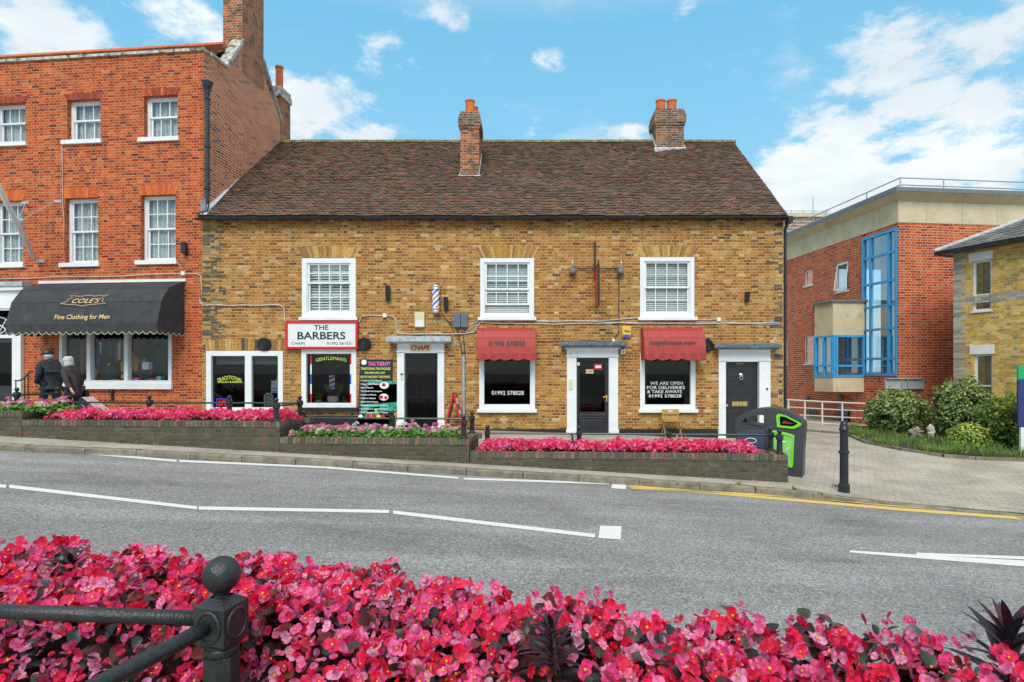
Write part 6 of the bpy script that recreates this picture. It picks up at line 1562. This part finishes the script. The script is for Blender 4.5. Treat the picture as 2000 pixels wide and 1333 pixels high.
# flag pole on the red house
fp = thing('flag_pole', 'slanting white flagpole bracketed to the red brick wall', 'flagpole', tuple(RF.world(*[RF.onY(80, 511)[0], 0, RF.onY(80, 511)[1]])))
pb0 = RF.world(RF.onY(76, 507)[0], -.12, RF.onY(76, 507)[1]); pm_ = RF.onY(33, 436, -1.2); pmid = RF.world(pm_[0], -1.2, pm_[1]); pe = pb0 + (pmid - pb0) * 2.2
m = MB(); m.tube([pb0, pmid, pe], [.06, .06, .055], 12); m.build('pole', 'white_plastic', fp, smooth=True)
m = MB()
for px, py in ((80, 511), (50, 397), (114, 394)):
    q = RF.onY(px, py); a = RF.world(q[0] - .09, -.02, q[1] - .03); 
    for dx in (0,): m.box((-.11, -.025, -.035), (.11, -.001, .035), M=Matrix.Translation(RF.world(q[0], 0, q[1])) @ Matrix.Rotation(RF.r, 4, 'Z'))
m.build('bracket', 'steel_grey', fp)
for px, py in ((52, 397), (108, 395)):
    q = RF.onY(px, py); m = MB(); m.tube([RF.world(q[0], -.03, q[1]), pmid], .010, 6); m.build('stay', 'steel_grey', fp)
m = MB(); m.tube([pmid - (pmid - pb0).normalized() * .05, pmid + (pmid - pb0).normalized() * .05], .052, 12); m.build('collar', 'office_grey', fp)
# stair rail by the shop door
hr_ = thing('stair_rail', 'black iron stair handrail beside the shop door', 'handrail', tuple(RF.world(RF.onY(50, 800)[0], -.5, .5)))
g2 = lambda px, py, y=-.6: RF.world(RF.onY(px, py, y)[0], y, RF.onY(px, py, y)[1])
m = MB(); m.tube([g2(29, 744), g2(38, 744), g2(47, 739), g2(57, 728), g2(64, 726)], .02, 8); m.build('rail', 'black_paint', hr_)
for px, py in ((31, 744), (48, 738), (55, 731)): m = MB(); m.tube([g2(px, py), g2(px, py) - Vector((0, 0, g2(px, py).z - .55))], .014, 6); m.build('baluster', 'black_paint', hr_)

# ------------------------------------------------------------------ litter bin and bollard
A2, B2_ = Vector((3.97, 11.42)), Vector((5.02, 10.83)); rb = math.atan2(B2_.y - A2.y, B2_.x - A2.x); BW = (B2_ - A2).length; bzg = g_h(4.6, 11.1) - .02
bn = thing('litter_bin', 'large black twin litter bin with lime green opening and panel', 'litter bin', (A2.x, A2.y, bzg), rb, local=True)
BH = 1.25
s_ = lambda u, v: (u * BW, v * BH)
out = [s_(*p) for p in ((.02, 0), (.0, .55), (-.01, .80), (.06, .87), (.17, .93), (.32, .98), (.48, 1.0), (.62, .995), (.76, .96), (.88, .89), (.99, .80), (1.0, .74), (.975, .35), (.965, 0))]
m = MB(); m.prism(out, 0, .50, 'y'); bod = m.build('body', 'bin_plastic', bn)
hole1 = [s_(*p) for p in ((.10, .775), (.16, .85), (.30, .885), (.40, .89), (.42, .88), (.42, .745), (.40, .735), (.20, .755))]
hole2 = [s_(*p) for p in ((.655, .745), (.645, .86), (.665, .885), (.74, .87), (.90, .79), (.88, .765), (.82, .735))]
cut = []
for h_ in (hole1, hole2):
    m = MB(); m.prism(h_, -.1, .6 if h_ is hole1 else .30, 'y'); o = m.build('cutter', 'bin_plastic', bn); md = bod.modifiers.new('b', 'BOOLEAN'); md.object = o; md.operation = 'DIFFERENCE'; md.solver = 'EXACT'; cut.append(o)
bv_ = bod.modifiers.new('bev', 'BEVEL'); bv_.width = .02; bv_.segments = 3; bv_.limit_method = 'ANGLE'; bv_.angle_limit = R(50)
bpy.context.view_layer.update(); dg = bpy.context.evaluated_depsgraph_get(); me = bpy.data.meshes.new_from_object(bod.evaluated_get(dg)); bod.modifiers.clear(); bod.data = me
for o in cut: bpy.data.objects.remove(o)
def ringp(poly, k, dy0, dy1, mat, name, par, M=None):
    c = (sum(p[0] for p in poly) / len(poly), sum(p[1] for p in poly) / len(poly)); n = len(poly)
    outer = [(c[0] + (p[0] - c[0]) * k, c[1] + (p[1] - c[1]) * k) for p in poly]
    m = MB(); v = [(x, dy0, z) for x, z in outer] + [(x, dy0, z) for x, z in poly] + [(x, dy1, z) for x, z in outer] + [(x, dy1, z) for x, z in poly]
    f = []
    for i in range(n):
        j = (i + 1) % n; f += [(i, j, n + j, n + i), (i, 2 * n + i, 2 * n + j, j), (n + i, n + j, 3 * n + j, 3 * n + i)]
    m.add(v, f); return m.build(name, mat, par)
ringp(hole2, 1.42, -.025, .02, 'bin_green', 'opening_surround', bn); ringp(hole1, 1.16, -.012, .02, 'bin_plastic', 'opening_surround', bn)
m = MB(); m.prism([s_(.67, .775), s_(.70, .815), s_(.78, .80), s_(.86, .785), s_(.80, .765)], .05, .08, 'y'); m.build('flap', 'awning_red', bn)
pnl = [s_(*p) for p in ((.53, .28), (.515, .66), (.56, .668), (.68, .655), (.84, .615), (.855, .60), (.835, .16), (.81, .14), (.74, .17))]
m = MB(); m.prism(pnl, -.03, -.001, 'y'); pn = m.build('recycling_panel', 'bin_panel', bn, bevel=.008); ringp([( (p[0]-s_(.685,.4)[0])*.86+s_(.685,.4)[0], (p[1]-s_(.685,.4)[1])*.86+s_(.685,.4)[1]) for p in pnl], 1.16, -.042, -.029, 'bin_green', 'panel_rim', pn)
m = MB()
for k in range(3):
    a = R(90 + 120 * k); c = s_(.70, .44); q = [(c[0] + .085 * math.cos(a + d), -.036, c[1] + .085 * math.sin(a + d)) for d in (-.55, -.2, .15, .45)]; m.tube(q, [.008, .008, .012, .003], 6)
m.build('recycling_mark', 'white_letter', pn)
m = MB(); m.prism([s_(.04, .1), s_(.03, .60), s_(.16, .655), s_(.40, .66), s_(.43, .65), s_(.42, .1)], -.018, -.001, 'y'); m.build('litter_panel', 'bin_navy', bn, bevel=.006)
m = MB(); zc_ = s_(.23, .50); m.tube([(zc_[0] + .10 * math.cos(t), -.022, zc_[1] + .045 * math.sin(t)) for t in [i * math.pi / 10 for i in range(21)]], .008, 5); m.build('litter_mark', 'white_letter', bn)
m = MB()
for k in range(4): m.box((BW * (.80 + .045 * k), -.012, .05), (BW * (.80 + .045 * k) + .018, .001, .16 + .0 * k))
m.build('rib', 'bin_plastic', bn)
BX, BY = (1648.5 - CXP) / FPX * 9.72, 9.72; bz_ = g_h(BX, BY) - .02
bl = thing('bollard', 'black cast iron bollard on the kerb beside the lane', 'bollard', (BX, BY, bz_))
m = MB(); m.lathe([(.066, .14), (.063, .62), (.060, .99)], (BX, BY, bz_), 12); m.build('shaft', 'black_paint', bl)
m = MB(); m.lathe([(.088, 0), (.088, .10), (.082, .13), (.06, .15)], (BX, BY, bz_), 10); m.build('base', 'black_paint', bl)
m = MB(); m.lathe([(.055, .61), (.078, .63), (.082, .645), (.078, .665), (.055, .68)], (BX, BY, bz_), 16); m.build('collar', 'black_paint', bl)
m = MB(); m.lathe([(.060, .98), (.074, 1.0), (.074, 1.03), (.062, 1.04), (.060, 1.09), (.050, 1.13), (.025, 1.155)], (BX, BY, bz_), 16); m.build('cap', 'black_paint', bl, smooth=True)

# ------------------------------------------------------------------ verge, bushes, stones, edge sign
vg = [G(px, py, lambda X, Y: g_h(X, Y)) for px, py in ((1652, 849), (1690, 866), (1760, 880), (1840, 892), (1900, 897), (1990, 900), (2100, 903))]
vb = [(p.x, 22.5) for p in vg]
m = MB(); v = []; n = len(vg)
for p in vg: v += [(p.x, p.y, g_h(p.x, p.y) + .03), (p.x * 20.0 / p.y, 20.0, g_h(p.x * 20 / p.y, 20) + .10)]
m.add(v, [(2 * i, 2 * i + 2, 2 * i + 3, 2 * i + 1) for i in range(n - 1)]); struct(m.build('verge_soil', 'soil'))
m = MB()
pth = [(p.x, p.y - .05, g_h(p.x, p.y) + .02) for p in [vg[0] + Vector((-1.2, 1.2, 0))] + vg]
for a, b in zip(pth, pth[1:]):
    a, b = Vector(a), Vector(b); t = (b - a).normalized() * .0; nn = Vector((-(b - a).y, (b - a).x, 0)).normalized() * .05
    m.add([a - nn - Vector((0, 0, .1)), b - nn - Vector((0, 0, .1)), b + nn - Vector((0, 0, .1)), a + nn - Vector((0, 0, .1)), a - nn + Vector((0, 0, .04)), b - nn + Vector((0, 0, .04)), b + nn + Vector((0, 0, .04)), a + nn + Vector((0, 0, .04))], [(0, 1, 5, 4), (4, 5, 6, 7), (3, 7, 6, 2)])
struct(m.build('verge_kerb', 'kerbstone'))
S = SC(); pts_ = []
random.seed(19)
while len(pts_) < 7500:
    px = random.uniform(1652, 2040); X = 0; i = 0
    q = random.choice(vg[:-1]); j = vg.index(q); t = random.random(); e = q.lerp(vg[j + 1], t); d = random.random() ** 1.5 * 3.2; y = e.y + .05 + d; x = e.x + d * (e.x / e.y)
    if y > 19.8 or mnoise.noise(Vector((x * 1.6, y * 1.6, 0))) + .5 * mnoise.noise(Vector((x * 5, y * 5, 3))) < (.02 if d < 1.2 else -.12): continue
    pts_.append((x, y, g_h(x, y) + .03))
p = np.array(pts_); n = len(p); d = ncloud(n, 1.0, .45); T = d / np.linalg.norm(d, axis=1, keepdims=True); B_ = np.cross(T, rng.normal(0, 1, (n, 3))); B_ /= np.linalg.norm(B_, axis=1, keepdims=True); C_ = np.cross(B_, T)
blade = ([(0, -.008, 0), (0, .008, 0), (.6, -.004, .02), (.6, .004, .02), (1, 0, -.1)], [(0, 1, 3, 2), (2, 3, 4)], [.8, 1.1])
S.add([(x * .18, y, z * .18) for x, y, z in blade[0]], blade[1], 0, blade[2], p, np.stack([T, C_, B_], 2), rng.uniform(.5, 1.3, n), pick([(.13, .24, .045), (.20, .32, .07), (.28, .32, .11), (.09, .18, .03), (.24, .40, .05)], n, .2)); tag(S.build('grass', 'leaf'), 'rough grass and weeds on the verge below the bushes', 'grass', kind='stuff')
def bush(name, lab, x, y, z, rx, rz, n, L, cols, tips, bark='bark', flowers=None, seed=1, leaf=None, ry=None):
    random.seed(seed); t = thing(name, lab, 'bush', (x, y, z)); ry = ry or rx * .85
    m = MB()
    for k in range(9):
        a = k * 2.4; q = Vector((x + math.cos(a) * rx * .6 * random.random(), y + math.sin(a) * ry * .6 * random.random(), z + rz * random.uniform(.9, 1.5))); m.tube([(x + math.cos(a) * .08, y + math.sin(a) * .08, z - .05), (x * .5 + q.x * .5 + .05, y * .5 + q.y * .5, z + (q.z - z) * .5), q], [.03, .02, .006], 6)
    m.build('stems', 'bark', t)
    P_ = []; Nn = []; C = []
    while len(P_) < n:
        d = Vector((random.gauss(0, 1), random.gauss(0, 1), random.gauss(0, 1))).normalized()
        k = 1 + .13 * mnoise.noise(d * 2.3 + Vector((seed, 0, 0))) + .10 * mnoise.noise(d * 6 + Vector((seed, 2, 0)))
        r = random.random() ** .28 * k
        if random.random() < .03: r *= 1.10
        pz = z + rz + d.z * rz * r
        if pz < z + .02: continue
        pp = Vector((x + d.x * rx * r, y + d.y * ry * r, pz))
        if mnoise.noise(pp * 3.4) < -.30 and r > .6: continue
        P_.append(pp); Nn.append(d + Vector((0, 0, .5)) + Vector((random.gauss(0, .6), random.gauss(0, .6), random.gauss(0, .6))))
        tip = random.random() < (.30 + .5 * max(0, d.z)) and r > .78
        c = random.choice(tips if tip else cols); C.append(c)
    tp = leaf or quadleaf
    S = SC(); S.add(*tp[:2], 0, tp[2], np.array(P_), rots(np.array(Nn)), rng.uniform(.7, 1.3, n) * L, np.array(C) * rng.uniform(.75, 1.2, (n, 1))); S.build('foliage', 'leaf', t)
    if flowers:
        m = SC(); k = flowers[1]; idx = [i for i in range(n) if (P_[i] - Vector((x, y, z + rz))).length > rz * .75 and P_[i].y < y + .2][:k]; k = len(idx)
        m.add(*farflower[:2], 0, farflower[2], np.array([P_[i] for i in idx]) + np.array((-.03, -.10, .05)), rots(ncloud(k, .5, .4, (0, -.6, 0))), rng.uniform(1.3, 1.9, k), np.tile(flowers[0], (k, 1))); m.build('blossom', 'petal', t)
    return t
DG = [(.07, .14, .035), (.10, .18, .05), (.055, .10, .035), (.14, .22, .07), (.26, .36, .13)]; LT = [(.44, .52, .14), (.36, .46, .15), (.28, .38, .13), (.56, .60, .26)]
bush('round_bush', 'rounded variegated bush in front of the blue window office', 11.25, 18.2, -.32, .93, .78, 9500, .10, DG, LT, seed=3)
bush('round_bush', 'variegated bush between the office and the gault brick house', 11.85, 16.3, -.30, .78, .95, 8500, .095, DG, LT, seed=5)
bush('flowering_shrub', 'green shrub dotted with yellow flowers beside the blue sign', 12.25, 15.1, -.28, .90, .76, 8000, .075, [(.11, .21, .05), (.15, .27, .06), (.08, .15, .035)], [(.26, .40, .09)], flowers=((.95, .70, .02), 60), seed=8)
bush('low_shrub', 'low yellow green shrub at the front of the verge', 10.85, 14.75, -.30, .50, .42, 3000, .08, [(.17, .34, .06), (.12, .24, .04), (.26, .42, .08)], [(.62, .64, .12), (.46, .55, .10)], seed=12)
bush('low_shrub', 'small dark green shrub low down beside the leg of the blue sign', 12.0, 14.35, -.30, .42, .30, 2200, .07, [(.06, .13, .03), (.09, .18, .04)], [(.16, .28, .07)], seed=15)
for (px, py, Y, s, mt, lab, sq) in ((1788, 846, 16.4, .17, 'rock', 'squat pale boulder under the round bush', (1, .8, .8)), (1818, 843, 16.3, .13, 'pale_rock', 'small white upright stone right of the boulder', (.7, .6, 1.2)), (1868, 848, 15.7, .17, 'rock', 'half hidden grey stone left of the low shrub', (1.1, .8, .5))):
    p_ = P(px, py, Y); m = MB(); m.sphere((p_.x, p_.y, p_.z), s, 14, 10, sc=sq, jit=.7); tag(m.build('garden_stone', mt), lab, 'stone', 'stones on the verge')
sgn = thing('notice_board', 'tall green and navy notice board on white legs at the right edge', 'sign', ((2010 - CXP) / FPX * 13.9, 13.9, -.25))
xa = (1989 - CXP) / FPX * 13.9; zz2 = lambda py: EYE + (HZ - py) / FPX * 13.9
m = MB(); m.box((xa, 13.9, zz2(835)), (xa + 1.2, 13.95, zz2(741))); m.build('lower_board', 'navy_paint', sgn, bevel=.004); m = MB(); m.box((xa, 13.9, zz2(741) + .002), (xa + 1.2, 13.95, zz2(714))); m.build('upper_board', 'green_board', sgn, bevel=.004)
for x in (xa + .06, xa + 1.06): m = MB(); m.box((x, 13.9, -.4), (x + .09, 13.95, zz2(835) - .002)); m.build('leg', 'white_plastic', sgn)

# ------------------------------------------------------------------ the two walkers
def skin(name, J, E, root, mat, parent, sub=2, M=None):
    me = bpy.data.meshes.new(name); bm = bmesh.new(); lay = bm.verts.layers.skin.verify(); vs = {}
    for k, (p_, r) in J.items():
        v = bm.verts.new(p_); vs[k] = v; v[lay].radius = r if isinstance(r, tuple) else (r, r); v[lay].use_root = (k == root)
    for a, b in E: bm.edges.new((vs[a], vs[b]))
    bm.to_mesh(me); bm.free(); o = bpy.data.objects.new(name, me); COL.objects.link(o)
    s = o.modifiers.new('s', 'SKIN'); s.use_smooth_shade = True; s2 = o.modifiers.new('d', 'SUBSURF'); s2.levels = sub; s2.render_levels = sub
    bpy.context.view_layer.update(); ev = o.evaluated_get(bpy.context.evaluated_depsgraph_get()); m2 = bpy.data.meshes.new_from_object(ev); bpy.data.objects.remove(o)
    m2.materials.clear(); m2.materials.append(MATS[mat]); 
    for p_ in m2.polygons: p_.use_smooth = True; p_.material_index = 0
    o = bpy.data.objects.new(name, m2); COL.objects.link(o); o.parent = parent; OFF[o.name] = Vector(); return o
def walker(lab, x, y, face, H, man):
    t = thing('person', lab, 'person', (x, y, g_h(x, y)), face, local=True); k = H / 1.70
    v = lambda a, b, c: (a * k, b * k, c * k)
    lean = .05 if man else .10; w = .19 if man else .16
    J = {'pel': (v(0, 0, .93), .13 * k), 'sp': (v(lean * .3, 0, 1.12), .125 * k), 'ch': (v(lean * .7, 0, 1.30), .11 * k), 'nk': (v(lean * 1.3, 0, 1.47), .058 * k), 'hd0': (v(lean * 1.6 + .02, 0, 1.54), (.062 * k, .07 * k)), 'hd1': (v(lean * 1.9 + .015, 0, 1.60), (.074 * k, .088 * k)), 'hd2': (v(lean * 1.9, 0, 1.655), (.06 * k, .07 * k)),
         'nose': (v(lean * 1.9 + .112, 0, 1.585), .012 * k), 'chin': (v(lean * 1.7 + .085, 0, 1.525), .022 * k)}
    E = [('pel', 'sp'), ('sp', 'ch'), ('ch', 'nk'), ('nk', 'hd0'), ('hd0', 'hd1'), ('hd1', 'hd2'), ('hd1', 'nose'), ('hd0', 'chin')]
    for s, n in ((1, 'l'), (-1, 'r')):
        st_ = (.22 if s > 0 else -.20) * (1 if man else .7)
        J['ear' + n] = (v(lean * 1.9 + .0, s * .088, 1.59), .013 * k); E.append(('hd1', 'ear' + n))
        J['hip' + n] = (v(0, s * .09, .88), .095 * k); J['kn' + n] = (v(st_ * .55 + .04, s * .09, .49), .062 * k); J['an' + n] = (v(st_ - (.0 if s > 0 else .06), s * .09, .09 + (.0 if s > 0 else .05)), .043 * k); J['to' + n] = (v(st_ + .15 - (.0 if s > 0 else .04), s * .10, .035), .036 * k)
        E += [('pel', 'hip' + n), ('hip' + n, 'kn' + n), ('kn' + n, 'an' + n), ('an' + n, 'to' + n)]
        if man: el, wr, hd = v(-.02 - .05 * s * 0, s * .25, 1.13), v(.12, s * .23, .93), v(.16, s * .22, .87)
        elif s > 0: el, wr, hd = v(-.10, s * .22, 1.12), v(-.28, s * .24, .93), v(-.35, s * .24, .87)
        else: el, wr, hd = v(.02, s * .22, 1.12), v(.12, s * .2, .92), v(.16, s * .19, .85)
        J['sh' + n] = (v(lean, s * w, 1.37), .050 * k); J['el' + n] = (el, .040 * k); J['wr' + n] = (wr, .028 * k); J['hn' + n] = (hd, (.034 * k, .02 * k))
        E += [('ch', 'sh' + n), ('sh' + n, 'el' + n), ('el' + n, 'wr' + n), ('wr' + n, 'hn' + n)]
        dv = (Vector(hd) - Vector(wr)).normalized(); sd_ = Vector((0, 1, 0)).cross(dv).normalized()
        for q in range(4):
            a = Vector(hd) + sd_ * (.024 - .016 * q) * k + dv * .045 * k; b = a + dv * .022 * k + Vector((0, -s * .014, -.006)) * k
            J[f'f{q}{n}'] = (tuple(a), .0085 * k); J[f'g{q}{n}'] = (tuple(b), .007 * k); E += [('hn' + n, f'f{q}{n}'), (f'f{q}{n}', f'g{q}{n}')]
        a = Vector(wr).lerp(Vector(hd), .5) + sd_ * .038 * k; J['th' + n] = (tuple(a), .010 * k); E.append(('wr' + n, 'th' + n))
    skin('body', J, E, 'pel', 'skin', t)
    JT = {q: (J[q][0], J[q][1] * 1.18 if not isinstance(J[q][1], tuple) else J[q][1]) for q in ('hipl', 'hipr', 'knl', 'knr', 'anl', 'anr')}; JT['pel'] = (J['pel'][0], .15 * k)
    skin('trousers', JT, [('pel', 'hipl'), ('pel', 'hipr'), ('hipl', 'knl'), ('hipr', 'knr'), ('knl', 'anl'), ('knr', 'anr')], 'pel', 'trouser', t)
    for n in 'lr': skin('shoe', {'a': (tuple(Vector(J['an' + n][0]) - Vector((.03, 0, .045)) * k), .048 * k), 'b': (J['to' + n][0], .045 * k), 'c': (tuple(Vector(J['to' + n][0]) + Vector((.05, 0, 0)) * k), .035 * k)}, [('a', 'b'), ('b', 'c')], 'a', 'shoe', t)
    bulk = 1.0 if man else .92
    JJ = {'hem': (v(-.02, 0, .80 if man else .70), (.175 * k * bulk, .215 * k * bulk)), 'lo': (v(-.01, 0, .98), (.17 * k * bulk, .205 * k * bulk)), 'mi': (v(lean * .3, 0, 1.15), (.165 * k * bulk, .20 * k * bulk)), 'up': (v(lean * .7 - .01, 0, 1.33), (.15 * k * bulk, .185 * k * bulk)), 'co': (v(lean * 1.15, 0, 1.46), (.085 * k, .09 * k)), 'cc': (v(lean * 1.25 + .005, 0, 1.495), (.07 * k, .075 * k))}
    EJ = [('hem', 'lo'), ('lo', 'mi'), ('mi', 'up'), ('up', 'co'), ('co', 'cc')]
    for n in 'lr':
        JJ['s' + n] = (tuple(Vector(J['sh' + n][0]) + Vector((0, 0, .01))), .088 * k); JJ['e' + n] = (J['el' + n][0], .070 * k); JJ['w' + n] = (tuple(Vector(J['wr' + n][0])), .052 * k); EJ += [('up', 's' + n), ('s' + n, 'e' + n), ('e' + n, 'w' + n)]
    jk = skin('jacket', JJ, EJ, 'lo', 'dark_fabric' if man else 'brown_fabric', t)
    hx = (lean * 1.9 + .01) * k; hz = 1.61 * k
    if man:
        m = MB(); m.sphere((hx - .012 * k, 0, hz - .035 * k), .090 * k, 18, 12, sc=(1.0, .98, .80)); hh = m.build('hair', 'white_hair', t, smooth=True)
        m = MB(); m.sphere((hx + .0 * k, 0, hz + .012 * k), .118 * k, 20, 12, sc=(1.06, .98, .85)); m.v = [(a, b, max(c, hz - .004 * k)) for a, b, c in m.v]; cp = m.build('cap', 'black_paint', t, smooth=True)
        m = MB(); m.prism([(hx + .07 * k, -.07 * k), (hx + .15 * k, -.06 * k), (hx + .19 * k, -.03 * k), (hx + .20 * k, 0), (hx + .19 * k, .03 * k), (hx + .15 * k, .06 * k), (hx + .07 * k, .07 * k)], hz + .010 * k, hz + .020 * k, 'z'); m.build('peak', 'grey_box', cp)
        # face and ears stay clear: trim the hair to the back of the head
        hh.data.transform(Matrix.Translation((-.018 * k, 0, -.012 * k)))
    else:
        m = MB(); m.sphere((hx - .015 * k, 0, hz + .005), .112 * k, 22, 14, sc=(1.02, 1.0, 1.0), jit=.18); m.sphere((hx - .055 * k, 0, hz - .10 * k), .105 * k, 20, 12, sc=(.8, 1.05, 1.25), jit=.25); m.sphere((hx - .10 * k, 0, hz - .20 * k), .085 * k, 16, 10, sc=(.6, 1.15, 1.15), jit=.3); m.build('hair', 'white_hair', t, smooth=True)
        m = MB(); a = v(lean + .04, -.10, 1.45); pts = [v(.12, .16, 1.40), v(lean + .0, .10, 1.475), v(-.10, .02, 1.36), v(-.19, -.07, 1.12), v(-.16, -.17, .95), v(-.05, -.23, .86)]; m.tube(pts, .010, 6); m.build('strap', 'black_paint', t)
        m = MB(); c = v(-.02, -.24, .80); m.box((c[0] - .12, c[1] - .05, c[2] - .1), (c[0] + .1, c[1] + .04, c[2] + .08)); m.build('handbag', 'black_paint', t, bevel=.02)
    return t
walker('person in a dark jacket and black cap walking away to the left', (99 - CXP) / FPX * 13.75, 13.75, R(158), 1.70, True)
walker('person with white shoulder-length hair and dark jacket pulling a striped trolley', (143 - CXP) / FPX * 13.3, 13.3, R(160), 1.55, False)
tx, ty = (182 - CXP) / FPX * 13.1, 13.1; tz = g_h(tx, ty)
tr = thing('shopping_trolley', 'red white and black striped shopping trolley pulled by the white-haired person', 'trolley', (tx, ty, tz))
hand = P(160, 781, 13.15); ax = Vector((tx + .42, ty, tz + .12)); d_ = (hand - ax); dn = d_.normalized(); q = dn.to_track_quat('Z', 'Y').to_matrix().to_4x4(); M0 = Matrix.Translation(ax) @ q
m = MB()
for s in (-.16, .16): m.tube([M0 @ Vector((s, .0, 0)), M0 @ Vector((s, 0, d_.length * .8))], .011, 6)
m.tube([M0 @ Vector((-.16, 0, d_.length * .8)), hand, M0 @ Vector((.16, 0, d_.length * .8))], .012, 6); m.build('frame', 'chrome', tr)
m = MB(); cs_ = [(.60, .02, .03), (.85, .84, .82), (.03, .03, .03), (.85, .84, .82)]
for i in range(11): m.box((-.17 + i * .031, -.12, .03), (-.17 + (i + 1) * .031 - .0005, .12, d_.length * .93), 0, cs_[i % 4], M=M0)
m.build('bag', 'neutral', tr)
for s in (-1, 1): m = MB(); m.lathe([(.02, -.012), (.08, -.012), (.085, 0), (.08, .012), (.02, .012)], tuple(Vector((tx + .42, ty + s * .18, tz + .085))), 16, axis='y'); m.build('wheel', 'black_paint', tr)
